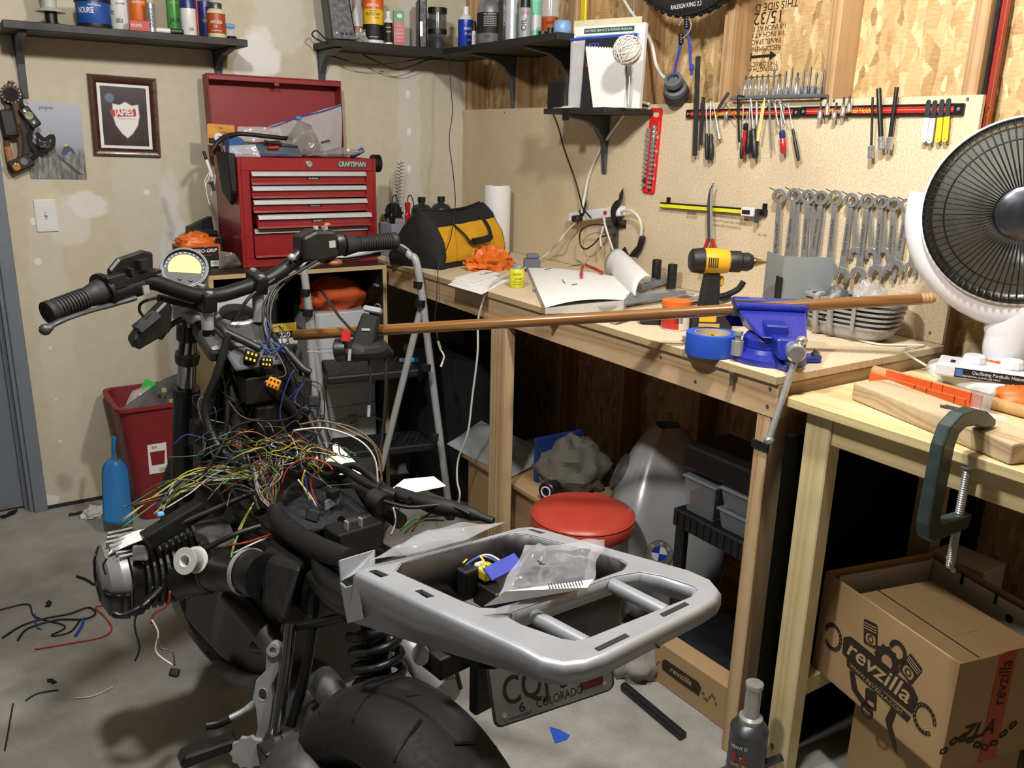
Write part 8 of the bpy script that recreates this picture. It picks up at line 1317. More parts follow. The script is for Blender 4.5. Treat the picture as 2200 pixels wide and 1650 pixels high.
# open left switch housing, hanging housing, lever
hx = (D(335,560,1.73)-D(240,585,1.64)).normalized(); M = frame(D(290,582,1.66), x=hx, y=(V((0,0,1))-FW*0.2)); sw = MB(M).prism([(-0.05,-0.018),(0.05,-0.012),(0.054,0.024),(0.03,0.034),(-0.028,0.03),(-0.054,0.012)], -0.016,-0.004).b('switch_housing', MBK, bike, sm=0, bv=0.004); MB(M).prism([(-0.05,-0.018),(0.05,-0.012),(0.05,-0.006),(-0.05,-0.012)], -0.004,0.016).b('housing_lip', MBK, sw, sm=0); MB(M).cbox((0.018,0.01,0.0),(0.02,0.018,0.02)).b('switch_block', BLACKM, sw, sm=0); MB(M).cbox((-0.012,0.002,0.0),(0.008,0.012,0.016)).b('switch_block', BLACKM, sw, sm=0)
MB(frame(D(238,605,1.62), x=hx, y=(0,0,1))).box((-0.02,-0.014,-0.012),(0.022,0.014,0.02)).b('switch_bracket', MBK, sw, sm=0, bv=0.003); MB(frame(D(222,624,1.62), z=D(103,672,1.53)-D(222,625,1.62))).ring(0.02,0.034,-0.004,0.004,24).b('grip_flange', MBK, bike)
MB(frame(D(255,622,1.645), z=hx)).lathe([(0.021,-0.03),(0.024,-0.028),(0.024,0.045),(0.018,0.048)], 18).b('bar_sleeve', MBK, bike); MB(frame(D(312,622,1.66), x=hx, y=(0,0,1))).box((-0.007,-0.008,0),(0.007,0.008,0.004)).b('clamp_screw_plate', STEEL, bike, sm=0)
tb('clutch_lever', [D(290,640,1.66), D(240,655,1.62), D(180,672,1.56), D(130,690,1.52), D(100,706,1.5)], [0.008,0.007,0.006,0.006,0.007,0.011], mat('lever_grey', '#47494c', 0.45,0.4), flat=0.7); MB().ball(D(97,708,1.498),0.0105,12,8).b('lever_ball', MATS['lever_grey'], bike)
hx2 = (D(375,660,1.75)-D(285,735,1.7)).normalized(); M = frame(D(325,697,1.72), x=hx2, y=V((0,0,1))); hg = MB(M).prism([(-0.055,-0.02),(0.02,-0.034),(0.055,0.006),(0.05,0.022),(-0.01,0.016),(-0.05,0.004)], -0.02,0.012).b('hanging_switch_half', MBK, bike, sm=0, bv=0.004); MB(M).cbox((-0.005,0.014,0.005),(0.05,0.012,0.03)).b('inner_rib', ALD, hg, sm=0); tb('switch_lead', [D(335,640,1.7), D(305,650,1.7), D(300,668,1.71), D(318,690,1.72)], 0.003, BC, hg); tb('brake_hose', [D(345,725,1.75), D(365,700,1.8), D(395,690,1.85), D(390,760,1.9)], 0.006, MBK)
# right switchgear
M = frame(D(672,530,1.95), x=(D(735,522,2.0)-D(640,535,1.93)), y=(0,0,1)); rs = MB(M).prism([(-0.04,-0.028),(0.01,-0.034),(0.05,-0.03),(0.058,0.012),(0.05,0.034),(0.0,0.04),(-0.036,0.028)], -0.03,0.026).b('switch_housing', MBK, bike, sm=0, bv=0.008, seg=2); MB(M @ TR(0.03,0.036,0.008) @ MR(rad(-90),4, 'X')).lathe([(0.0075,-0.004),(0.0075,0.008),(0,0.009)], 14).b('starter_button', CHROME, rs); MB(M @ TR(0.012,0.04,0.0) @ MR(rad(-90),4, 'X')).lathe([(0.006,-0.004),(0.006,0.005),(0,0.006)], 12).b('grey_button', GREYC, rs); MB(M @ TR(0.036,0.002,0.026)).box((-0.008,-0.006,0),(0.008,0.01,0.001)).b('kill_label', GREYC, rs, sm=0); MB(M @ TR(0.04,0.046,0.004)).ball((0,0,0),(0.009,0.005,0.007),10,6).b('red_switch', P_('switch_red', '#a5543f', 0.4), rs); MB(M @ TR(0.045,-0.042,0.012)).ball((0,0,0),(0.02,0.01,0.016),12,8).b('amber_switch', P_('amber_rocker', '#7a4326', 0.4), rs); MB(M @ TR(0.058,0,0) @ MR(rad(90),4, 'Y')).lathe([(0.028,-0.006),(0.03,0.0),(0.03,0.012),(0.022,0.016)], 20).b('throttle_collar', MBK, rs)
tb('brake_lever', [D(690,560,1.98), D(740,558,2.03), D(790,550,2.08), D(815,545,2.1)], [0.01,0.008,0.007,0.009], MBK, flat=0.6); tb('mirror_stub', [D(664,528,1.95), D(640,545,1.93), D(628,560,1.92)], 0.012, MBK); MB().ball(D(627,553,1.9),0.009,10,6).b('stub_bolt', ALY, bike)
# ---- head, frame, tank tunnel
tb('steering_head', [st0-V((0,0,0.03)), D(520,760,1.92), D(528,830,1.93)], 0.045, MBK, n=16); MB(frame(D(500,728,1.86), x=bl, z=(-0.5*bh+V((0,0,1))))).box((-0.07,-0.05,-0.02),(0.09,0.06,0.02)).b('head_casting', ALD, bike, sm=0, bv=0.012, seg=2)
MB(frame(D(545,765,1.83), x=bl, z=(-0.6*bh+V((0,0,1))))).box((-0.055,-0.035,-0.006),(0.055,0.035,0.006)).b('bracket_plate', mat('dull_grey', '#5b5d61', 0.5,0.3, var=0.3), bike, sm=0, bv=0.004)
for pts, r in (([D(500,740,1.9), D(470,850,1.9), D(462,960,1.92), D(500,1080,1.9), D(620,1180,1.75), D(690,1260,1.62)], 0.017),([D(560,720,1.95), D(640,830,2.0), D(690,930,2.0), D(720,1010,1.95), D(860,1120,1.75)], 0.017),([D(480,760,1.87), D(505,870,1.86), D(520,1000,1.85), D(560,1100,1.8)], 0.015),([D(600,740,1.97), D(655,880,1.97), D(700,990,1.95)], 0.012),([D(520,800,1.85), D(580,830,1.85), D(640,900,1.9)], 0.013)): tb('frame_tube', pts, r, MBK, n=12)
for k, (u, v, d_, sx, sy, sz, m_) in enumerate(((560,830,1.86,0.09,0.05,0.06, MBK),(520,880,1.88,0.05,0.04,0.07, BLACKM),(600,880,1.9,0.06,0.05,0.05, MBK),(565,910,1.88,0.05,0.05,0.09, MBK),(470,900,1.9,0.05,0.05,0.05, BLACKM),(640,840,1.93,0.05,0.04,0.06, BLACKM),(455,990,1.95,0.07,0.05,0.08, MBK),(650,950,1.9,0.05,0.06,0.05, BLACKM),(500,950,1.9,0.06,0.05,0.05, ALD),(430,930,1.97,0.04,0.04,0.06, BLACKM))): bx('black_component', D(u, v, d_),(sx, sz, sy), m_, x=bl+V((0,0,0.2*math.sin(k*2))))
def plug(u, v, d_, m_, size=0.018, rot=0.3, holes=True): 
    M = frame(D(u, v, d_), z=(CAM-D(u, v, d_)), x=RT+DN*rot); o = MB(M).cbox((0,0,0),(size*1.5, size*1.3, size*1.6)).b('connector', m_, bike, sm=0, bv=0.003)
    if holes:
        for i in (-1,0,1):
            for j in (-1,1): MB(M).cbox((i*size*0.42, j*size*0.3, size*0.81),(size*0.22, size*0.26, size*0.05)).b('pin_slot', BLACKM if m_ is not MBK else YINK, o, sm=0)
plug(540,766,1.80, MBK, 0.02,0.3); plug(588,824,1.82, P_('connector_orange', '#e08a1e', 0.4),0.018,0.4); plug(573,778,1.82, MBK, 0.016,0.1); plug(345,1105,1.72, P_('connector_blue', '#6fb6ea', 0.4),0.009,-0.2, False); plug(440,905,1.88, BLACKM, 0.013,0.2, False); plug(655,885,1.85, BLACKM, 0.014,0.5, False); plug(605,945,1.84, BLACKM, 0.018,-0.3, False); plug(672,1108,1.68, BLACKM, 0.018,0.3, False); plug(375,1445,1.66, BLACKM, 0.013,0.2, False); plug(470,945,1.88, GREYC, 0.01,0, False); plug(675,862,1.84, BLACKM, 0.018,0.0, False)
# ---- engine
EN = lambda u, v, t: bk(u, v, t)
eg = MB(); eg.hexa([B3(0.60,-0.16,0.28), B3(0.60,0.14,0.28), B3(1.08,0.14,0.28), B3(1.08,-0.16,0.28), B3(0.62,-0.14,0.52), B3(0.62,0.12,0.52), B3(1.06,0.12,0.54), B3(1.06,-0.14,0.54)]); eg.b('crankcase', ALD, bike, sm=0, bv=0.02, seg=2)
ec = D(300,1225,1.80); ax_ = (-bl+bh*0.12).normalized(); M = frame(ec, z=ax_, y=(V((0,0,1))-0.5*bh)); sq = lambda a_, b_, k=32: [(a_*math.copysign(abs(math.cos(q))**0.6, math.cos(q)), b_*math.copysign(abs(math.sin(q))**0.6, math.sin(q))) for q in [2*PI*i/k for i in range(k)]]
for k in range(9): MB(M).prism(sq(0.072,0.078),-0.115+k*0.0135,-0.108+k*0.0135).b('cylinder_fin', ALD, bike, sm=0, bv=0.001)
MB(M).prism(sq(0.058,0.064),-0.19,0.01).b('cylinder', ALD, bike, sm=40); MB(M).prism(sq(0.078,0.083),0.004,0.03).b('gasket_band', MBK, bike, sm=40, bv=0.004)
mb = MB(M); rows = [(1.0,0.03),(0.97,0.045),(0.82,0.066),(0.5,0.078)]
gd_ = MB(M)
for (a_, z0_),(b_, z1_) in zip(rows[:-1], rows[1:]):
    k = 32
    for tgt, f_, r_ in ((mb, 1.0, range(k)),(gd_, 1.05, range(15,33))): p_, q_ = sq(0.074*a_*f_, 0.08*a_*f_), sq(0.074*b_*f_, 0.08*b_*f_); o_ = 0.003*(f_ > 1); tgt.add([(x_, y_, z0_+o_) for x_, y_ in p_]+[(x_, y_, z1_+o_) for x_, y_ in q_], [(i % k, (i+1) % k, k+(i+1) % k, k+i % k) for i in r_])
gd_.b('cover_guard', MBK, bike, sm=60, solid=0.004)
mb.add([(x_, y_, 0.078) for x_, y_ in sq(0.037,0.04)], [tuple(range(32))]); cv = mb.b('valve_cover', ALY, bike, sm=60); MB(M @ TR(0.0,-0.02,0.07)).prism(rrect(0.07,0.04,0.015),0,0.009).b('cover_badge', mat('cover_dark', '#3b3b3c', 0.5,0.5), cv, sm=0, bv=0.003)
for k in range(7): MB(M @ TR(-0.045+k*0.011,0.046,0.0)).box((-0.0025,0.0,0.004),(0.0025,0.042,0.06-0.004*abs(k-2))).b('cover_fin', ALY, cv, sm=0)
tb('spark_lead', [D(345,1265,1.74), D(310,1300,1.7), D(265,1322,1.68), D(245,1318,1.68)], [0.008,0.007,0.006,0.008], MBK); bx('coil_block', D(375,1125,1.74),(0.13,0.035,0.035), MBK, x=(D(460,1080,1.78)-D(320,1165,1.7))); bx('foil_patch', D(302,1188,1.71),(0.03,0.03,0.012), mat('foil_grey', '#9c9ea0', 0.35,0.5, var=0.3), x=RT, y=-DN, bev=0.003)
# throttle body, spool, intake boot, airbox
th = D(420,1240,1.75); tb('throttle_body', [D(385,1250,1.76), D(440,1235,1.74), D(470,1228,1.73)], [0.035,0.04,0.034], MBK, n=16); MB(frame(D(440,1220,1.70), z=-FW)).lathe([(0.022,-0.03),(0.024,0.0),(0.018,0.004),(0,0.004)], 18).b('throttle_pulley', ALY, bike)
tb('intake_boot', [D(458,1222,1.73), D(500,1225,1.70), D(540,1230,1.66), D(566,1238,1.64)], [0.044,0.042,0.043,0.045], MBK, n=20); MB(frame(D(535,1229,1.665), z=D(566,1238,1.64)-D(500,1225,1.70))).ring(0.0445,0.047,-0.005,0.005,24).b('hose_clamp', STEEL, bike); MB(frame(D(464,1222,1.728), z=D(566,1238,1.64)-D(500,1225,1.70))).ring(0.0445,0.046,-0.004,0.004,24).b('hose_clamp', DSTEEL, bike)
mb = MB(); mb.hexa([D(560,1300,1.62), D(605,1345,1.58), D(660,1340,1.75), D(640,1300,1.85), D(560,1190,1.66), D(650,1215,1.6), D(700,1150,1.8), D(590,1130,1.85)]); mb.b('airbox_side', BLACKM, bike, sm=0, bv=0.012, seg=2)
mb = MB(); mb.hexa([B3(0.5,-0.12,0.53), B3(0.5,0.12,0.53), B3(1.0,0.10,0.53), B3(1.0,-0.10,0.53), B3(0.5,-0.11,0.6), B3(0.5,0.11,0.6), B3(0.98,0.07,0.60), B3(0.98,-0.07,0.60)]); mb.b('airbox', MBK, bike, sm=0, bv=0.015, seg=2)
dc_ = D(725,1080,1.86); M = frame(dc_, z=(V((0,0,1))-0.25*bh)); ds = MB(M).lathe([(0.115,-0.06),(0.118,0.0),(0.11,0.008),(0.06,0.012),(0.058,0.005),(0,0.006)], 40).b('airbox_lid', MBK, bike, sm=35); MB(frame(D(700,1090,1.79), x=bl, z=(V((0,0,1))-0.3*bh))).prism([(-0.075,-0.06),(0.07,-0.06),(0.085,0.03),(0.0,0.065),(-0.085,0.03)], -0.004,0.004).b('cover_plate', mat('plate_dark', '#303338', 0.4,0.3), bike, sm=0, bv=0.002); bx('metal_tab', D(715,1078,1.765),(0.05,0.003,0.02), ALY, x=bl+bh*0.4, y=bh, bev=0.001); bx('black_clip', D(715,1060,1.765),(0.025,0.02,0.02), BLACKM)
bx('relay_box', D(760,1150,1.66),(0.1,0.05,0.06), MBK); MB().cyl(D(735,1130,1.66), D(790,1120,1.7),0.02, n=16).b('solenoid', MBK, bike); bx('bolt_bar', D(745,1145,1.63),(0.004,0.05,0.012), STEEL, bev=0.001); bx('bolt_bar', D(775,1138,1.645),(0.004,0.05,0.012), STEEL, bev=0.001); tb('rear_harness_tray', [D(850,1060,1.75), D(930,1085,1.7), D(1000,1100,1.68), D(1060,1120,1.66)], [0.015,0.018,0.014,0.008], BLACKM); tb('ring_sensor', [D(800,1070,1.72), D(825,1085,1.7)], 0.022, BLACKM)
# subframe and lower parts
for pts, r, m_ in (([D(690,1195,1.62), D(700,1235,1.56), D(745,1275,1.48), D(800,1300,1.42)], 0.021, MBK),([D(675,1240,1.6), D(720,1290,1.5), D(760,1310,1.45)], 0.018, MBK),([D(610,1355,1.58), D(680,1340,1.55), D(745,1325,1.5)], 0.010, MBK),([D(625,1340,1.55), D(612,1450,1.53), D(592,1580,1.52)], 0.011, DCH),([D(672,1350,1.55), D(655,1450,1.55), D(625,1560,1.54)], 0.010, MBK),([D(500,1280,1.8), D(545,1330,1.72), D(600,1400,1.66)], 0.026, ALD),([D(690,1460,1.62), D(740,1530,1.55), D(765,1600,1.5)], [0.03,0.022,0.01], ALD),([D(470,1430,1.85), D(520,1460,1.78), D(560,1470,1.7)], 0.018, ALD),([D(545,1390,1.75), D(600,1395,1.7)], 0.012, ALD)): tb('chassis_tube', pts, r, m_)
tb('exhaust_stub', [D(880,1385,1.62), D(915,1430,1.58), D(960,1490,1.52)], [0.035,0.032,0.03], ALY, n=16); tb('swingarm', [B3(0.62,-0.08,0.32), B3(0.4,-0.13,0.31), B3(0.15,-0.19,0.305)], [0.06,0.05,0.06], ALD, n=16); tb('pannier_stay', [D(980,1440,1.45), D(990,1480,1.45)], 0.004, STEEL)
s0, s1_ = D(800,1330,1.5), D(825,1525,1.5); M = frame(s0, z=s1_-s0); Ls_ = (s1_-s0).length; MB(M).lathe([(0.022,0),(0.022, Ls_),(0.016, Ls_),(0.016, Ls_+0.06)], 14).b('shock_body', MBK, bike); MB(M).tube([(0.042*math.cos(q*0.32),0.042*math.sin(q*0.32), Ls_*q/110) for q in range(110)], 0.0085,8).b('shock_spring', mat('spring_black', '#1d1d1f', 0.4), bike, sm=180)
# foot peg plate and pegs
pl = [(588,1385),(602,1392),(600,1440),(585,1470),(588,1500),(580,1560),(560,1600),(545,1605),(556,1560),(552,1520),(545,1500),(552,1460),(572,1440),(575,1395)]; o_ = D(575,1490,1.55); M = frame(o_, z=-FW, x=RT); inv_ = M.inverted(); pp = [(inv_ @ D(u, v, 1.55)) for u, v in pl]; hp2 = [(inv_ @ D(566+9*math.cos(a),1490+14*math.sin(a),1.55)) for a in [2*PI*i/14 for i in range(14)]]
MB(M).prism([(q.x, q.y) for q in pp], -0.01,0.006, None, [[(q.x, q.y) for q in hp2]]).b('peg_plate', ALY, bike, sm=0, bv=0.003); MB(frame(D(590,1393,1.55), z=-FW)).ring(0.006,0.012,-0.012,0.012,18).b('plate_eye', ALY, bike)
tb('gear_lever', [D(558,1505,1.56), D(520,1530,1.55), D(490,1545,1.54)], [0.008,0.006,0.006], ALY); tb('gear_lever_rubber', [D(495,1543,1.54), D(470,1555,1.535), D(444,1560,1.53)], 0.009, MBK); MB(frame(D(450,1610,1.5), x=D(510,1580,1.52)-D(412,1615,1.48), y=(0,0,1))).prism([(-0.05,-0.012),(0.045,-0.012),(0.05,0.0),(0.045,0.012),(-0.045,0.014),(-0.052,0.0)], -0.016,0.016).b('foot_peg', MBK, bike, sm=0, bv=0.004); MB(frame(D(535,1615,1.5), z=-FW, x=RT)).prism([(0.03*math.cos(2*PI*k/22)*(1.1 if k % 2 else 0.95),0.026*math.sin(2*PI*k/22)*(1.1 if k % 2 else 0.95)) for k in range(22)], -0.006,0.006).b('toothed_plate', ALY, bike, sm=0); bx('peg_mount', D(590,1620,1.5),(0.05,0.045,0.04), MBK); bx('peg_mount', D(625,1595,1.51),(0.025,0.03,0.03), ALD); MB().ball(D(660,1665,1.45),(0.07,0.09,0.06),20,12).b('final_drive', ALD, bike)
# ---- tail rack
RZ = 0.78; W2 = lambda u, v, zz=RZ: at(u, v, z=zz)
outp = [(768,1229),(905,1290),(1050,1354),(1125,1388),(1165,1411),(1210,1423),(1255,1418),(1300,1402),(1500,1302),(1532,1282),(1541,1265),(1525,1246),(1480,1226),(1330,1184),(1165,1137),(1140,1132),(1115,1134),(960,1177),(803,1213)]
op1 = [(848,1226),(860,1208),(1080,1149),(1108,1144),(1140,1148),(1335,1201),(1350,1211),(1340,1224),(1270,1249),(1065,1306),(1030,1305),(990,1290)]; op2 = [(1092,1326),(1104,1312),(1320,1237),(1375,1228),(1420,1236),(1490,1258),(1498,1268),(1485,1282),(1262,1371),(1235,1376),(1205,1371),(1120,1341)]
sl = [[(862,1247),(880,1244),(908,1262),(890,1266)], [(895,1262 + 6),(913,1265 + 3),(934,1283),(914,1285)], [(1132,1137),(1150,1137),(1178,1146),(1160,1147)]]
P2 = lambda L_: [(q.x, q.y) for q in [W2(u, v) for u, v in L_]]
ro = P2(outp); holes = [P2(op1), P2(op2), P2([(890,1268),(905,1265),(935,1281),(917,1284)]), P2([(790,1226),(808,1223),(836,1235),(818,1240)]), P2([(1131,1136),(1144,1136),(1174,1144),(1160,1146)])]
rk = MB().prism(ro, RZ-0.008, RZ, None, holes).b('tail_rack', RACK, bike, sm=0, bv=0.0035, seg=2)
cxy = V((sum(x_ for x_, _ in ro)/len(ro), sum(y_ for _, y_ in ro)/len(ro),0)); mb = MB(); top = []; mid = []; bot = []
for x_, y_ in ro:
    q = V((x_, y_, 0)); d_ = (q-cxy).normalized(); s_ = (q-BO).dot(bh); h_ = 0.027+0.06*min(1, max(0,(s_+0.15)/0.35)); top.append(q-d_*0.002+V((0,0, RZ-0.0012))); mid.append(q+d_*0.005+V((0,0, RZ-0.010))); bot.append(q+d_*0.006+V((0,0, RZ-h_)))
n = len(ro); mb.add(top+mid+bot, [(r*n+i, r*n+(i+1) % n, (r+1)*n+(i+1) % n, (r+1)*n+i) for r in (0,1) for i in range(n)]); mb.b('rack_skirt', RACK, rk, sm=38, solid=0.004)
def hole_wall(L_, dep, m_, nm): 
    q = [W2(u, v) for u, v in L_]; k = len(q); MB().add([p_-V((0,0,0.002)) for p_ in q]+[p_-V((0,0, dep)) for p_ in q], [(i, (i+1) % k, k+(i+1) % k, k+i) for i in range(k)]).b(nm, m_, rk, sm=60, solid=0.003)
hole_wall(op1,0.012, RACK, 'opening_wall'); hole_wall(op2,0.03, RACK, 'opening_wall')
for a, b in (((1148,1308),(1262,1368)),((1316,1242),(1432,1300))): p0, p1 = W2(*a)-V((0,0,0.012)), W2(*b)-V((0,0,0.012)); MB().tube([p0, p1], 0.011,10).b('rack_bar', RACK, rk, sm=60)
for a, b in (((1284,1398),(1350,1366)),((1424,1324),(1478,1298))): p0, p1 = W2(*a), W2(*b); MB(frame(p0+V((0,0,0.0003)), x=p1-p0, y=(0,0,1))).box((0,-0.0012,-0.006),((p1-p0).length, 0.0006,0.002)).b('lash_slot', BLACKM, rk, sm=0)
# raised front lip with the cut-out
fa, fb, fc_ = W2(737,1204,0.80), W2(793,1228, RZ), W2(830,1200,0.79); mb = MB(); lw = [D(735,1200,1.30), D(740,1240,1.30), D(752,1335,1.31)]
dl = (W2(768,1229)-CAM).dot(FW); mb.add([D(727,1204, dl+0.035), D(806,1180, dl+0.07), D(806,1214, dl+0.06), D(768,1231, dl+0.035), D(731,1252, dl+0.035)], [(0,1,2,3,4)]); mb.add([D(731,1249, dl+0.03), D(744,1260, dl+0.02), D(757,1257, dl+0.01), D(766,1231, dl+0.002), D(782,1332, dl+0.002), D(747,1340, dl+0.03)], [(0,1,2,3,4,5)]); mb.b('front_lip', RACK, rk, sm=0, solid=0.004, bv=0.002)
mb = MB(); mb.hexa([W2(*q, 0.66) for q in ((880,1235),(1065,1290),(1290,1235),(1085,1165))]+[W2(*q, 0.668) for q in ((850,1226),(1050,1300),(1340,1212),(1100,1148))]); mb.b('under_tray', MBK, bike, sm=0, bv=0.004); hole_wall([(u+(1100-u)*0.02, v+(1225-v)*0.02) for u, v in op1], 0.10, MBK, 'tray_wall')
for k, (u, v, zz, sz_) in enumerate(((930,1240,0.70,(0.05,0.03,0.04)),(1010,1245,0.72,(0.045,0.03,0.05)),(960,1262,0.69,(0.10,0.015,0.03)),(1010,1205,0.70,(0.12,0.05,0.01)),(1080,1270,0.70,(0.08,0.06,0.04)),(1290,1222,0.74,(0.06,0.02,0.03)),(1330,1216,0.75,(0.03,0.015,0.02)))): bx('tray_part', W2(u, v, zz),(sz_[0], sz_[2], sz_[1]), BLACKM if k % 2 else MBK)
bx('yellow_connector', W2(1045,1228,0.735),(0.03,0.02,0.03), P_('plug_yellow', '#d6c12f', 0.4)); bx('white_clip', W2(1030,1212,0.745),(0.02,0.008,0.01), WHITEP)
for k in range(6): u = 885+k*32; bx('tray_notch', W2(u, 1207-k*8.6,0.772),(0.016,0.004,0.012), BLACKM, bev=0.001)
for c_, pts in ((YINK, ((995,1210),(1010,1196),(1030,1194),(1045,1215))),(BW, ((1000,1215),(1020,1200),(1045,1196),(1085,1215))),(WC, ((1020,1196),(1050,1192),(1075,1205),(1088,1218)))): tb('tray_wire', [W2(u, v, 0.755) for u, v in pts], 0.0018, c_, n=5)
for u, v, d_ in ((1400,1420,1.12),): MB(frame(W2(1394,1378,0.755)-bh*0.012, z=-bh)).lathe([(0.002,0),(0.002,0.006),(0,0.006)], 8).b('rack_screw', BLACKM, rk)
# lock and plate
MB(frame(D(925,1400,1.42), z=(D(900,1408,1.38)-D(950,1392,1.44)))).lathe([(0.02,-0.04),(0.02,0.02),(0.017,0.022),(0,0.022)], 20).b('helmet_lock', MBK, bike); MB(frame(D(905,1407,1.395), z=(D(900,1408,1.38)-D(950,1392,1.44)))).lathe([(0.017,0.0),(0.017,0.003),(0,0.003)], 18).b('lock_face', ALY, bike); bx('plate_bracket', D(1040,1455,1.42),(0.05,0.12,0.02), BLACKM); bx('tail_lamp_base', D(975,1400,1.42),(0.10,0.04,0.06), BLACKM)
pa, pb = D(1068,1562,1.335), D(1318,1478,1.40); px_d = (pb-pa); pw_ = px_d.length*0.995; up_ = (V((0,0,1))+bh*0.1); M = frame(pa, x=px_d, y=up_); PH = pw_*0.56; PLW = mat('plate_white', '#a9aeb0', 0.45, var=0.12, scale=30); plt = MB(M).prism(rrect(pw_, PH, 0.012,4, pw_/2, PH/2),-0.0012,0.0).b('licence_plate', PLW, bike, sm=0); MB(M).prism(rrect(pw_+0.008, PH+0.008,0.014,4, pw_/2, PH/2),-0.004,-0.0013, None, [rrect(pw_-0.004, PH-0.004,0.011,4, pw_/2, PH/2)]).b('plate_frame', mat('plate_rim', '#4b4f54', 0.5), plt, sm=0)
text('CQJ-366', PH*0.62, M @ TR(pw_*0.47, PH*0.46,0.0006), P_('plate_green', '#20312b', 0.5), plt, bold=0.01, width=pw_*0.78); text('COLORADO', PH*0.19, M @ TR(pw_*0.54, PH*0.14,0.0006), INK, plt, width=pw_*0.40); text('6', PH*0.2, M @ TR(pw_*0.22, PH*0.17,0.0006), P_('sticker_navy', '#2a3070', 0.5), plt, bold=0.02); MB(M).box((pw_*0.72, PH*0.12,0),(pw_*0.92, PH*0.42,0.0006)).b('year_sticker', P_('sticker_red', '#6d1f24', 0.5), plt, sm=0); text('19', PH*0.2, M @ TR(pw_*0.83, PH*0.3,0.001), P_('sticker_ink', '#2e1215', 0.5), plt); text('PERMANENT', PH*0.06, M @ TR(pw_*0.2, PH*0.05,0.0006), INK, plt)
for x_ in (0.07,0.93): MB(M @ TR(pw_*x_, PH*0.14,0)).lathe([(0.004,0),(0.004,0.0015),(0,0.002)], 10).b('plate_bolt', CHROME, plt)
# ---- wiring
hn = tb('wiring_harness', [D(594,1095,1.78), D(606,1125,1.74), D(650,1160,1.66), D(700,1185,1.58), D(752,1203,1.5)], [0.021,0.022,0.023,0.022,0.02], mat('loom_tape', '#191919', 0.5, var=0.2, scale=90, bump=0.3), n=12)
for pts, r in (([D(340,640,1.75), D(425,660,1.82), D(460,690,1.82), D(488,720,1.8), D(475,770,1.82), D(450,850,1.85)], 0.008),([D(488,715,1.8), D(530,735,1.8), D(560,750,1.8)], 0.009),([D(690,555,1.95), D(640,585,1.9), D(592,615,1.87), D(574,670,1.85), D(590,730,1.85), D(640,800,1.86)], 0.0035),([D(670,560,1.95), D(620,600,1.9), D(588,640,1.87), D(582,700,1.85), D(610,760,1.85), D(650,850,1.86)], 0.003),([D(600,605,1.88), D(570,650,1.86), D(566,700,1.85), D(585,760,1.85)], 0.003),([D(490,720,1.79), D(468,800,1.8), D(440,880,1.82), D(470,960,1.82), D(520,1000,1.8)], 0.009),([D(490,860,1.82), D(480,950,1.82), D(440,1010,1.8), D(380,1060,1.78)], 0.005),([D(560,900,1.82), D(500,920,1.82), D(470,970,1.8), D(430,1030,1.78)], 0.0035),([D(690,960,1.85), D(700,1020,1.82), D(760,1000,1.8), D(830,1050,1.75), D(880,1075,1.7)], 0.008),([D(820,1075,1.7), D(880,1090,1.68), D(960,1085,1.68), D(1010,1105,1.66)], 0.004),([D(440,1180,1.7), D(500,1150,1.7), D(560,1130,1.72)], 0.006),([D(330,1150,1.72), D(400,1120,1.74), D(470,1090,1.76), D(540,1060,1.78)], 0.006),([D(640,1020,1.85), D(700,1000,1.82), D(740,1010,1.8), D(790,1040,1.75), D(850,1065,1.72)], 0.009),([D(505,690,1.85), D(535,640,1.85), D(590,600,1.88)], 0.004),([D(610,745,1.84), D(650,790,1.83), D(668,800,1.83)], 0.008)): tb('loom_branch', pts, r, BC, hn)
WCOL = [P_('w_'+c_, c_, 0.4, var=0.05) for c_ in ('#a89a2e', '#3d6b3a', '#5e4630', '#bdbbb2', '#8f2c20', '#6a6a66', '#2b3f7d', '#54466a', '#a8602c', '#1a1a1a', '#648a46', '#6d5f3c')]
def wire(pts, m_, r=0.0016): return MB().tube(cat(pts, 5), r, 5).b('wire', m_, hn, sm=180)
r2 = random.Random(5)
for k in range(64):      # the nest over the tank tunnel
    u0, v0 = r2.gauss(590,65), r2.gauss(985,34); ln = r2.uniform(50,150); an = r2.uniform(-0.5,0.5)+(PI if r2.random() < 0.5 else 0); d_ = r2.uniform(1.72,1.84); pts = []
    for j in range(5): f = j/4; pts.append(D(u0+ln*f*math.cos(an)+r2.gauss(0,12), v0+ln*f*math.sin(an)*0.7-38*math.sin(PI*f)*r2.uniform(0.2,1)+18*f, d_+0.02*r2.gauss(0,1)))
    wire(pts, r2.choice(WCOL), r2.choice((0.001,0.0012,0.0014)))
for k in range(26):      # the bundle diving into the loom
    u0 = 552+r2.uniform(-8,50); wire([D(u0-r2.uniform(-30,40),1000+r2.uniform(-30,20),1.77), D(u0,1030+r2.uniform(-8,8),1.765), D(575+r2.uniform(-18,18),1065,1.765), D(592+r2.uniform(-8,8),1100,1.77)], r2.choice(WCOL),0.0017)
for k in range(16):      # fan of leads out over the cylinder
    c_ = WCOL[(0,3,1,6,2,0,3,10)[k % 8]]; e_ = r2.choice(((330,1140),(275,1095),(262,1110),(330,1100),(350,1090),(255,1125))); wire([D(555+r2.uniform(-20,20),1005+r2.uniform(-15,25),1.80), D(470,1020+r2.uniform(-22,20),1.80), D(400+r2.uniform(-15,15),1040+r2.uniform(-20,25),1.77), D(e_[0]+r2.uniform(-8,8), e_[1]+r2.uniform(-12,12),1.74)], c_, 0.0016)
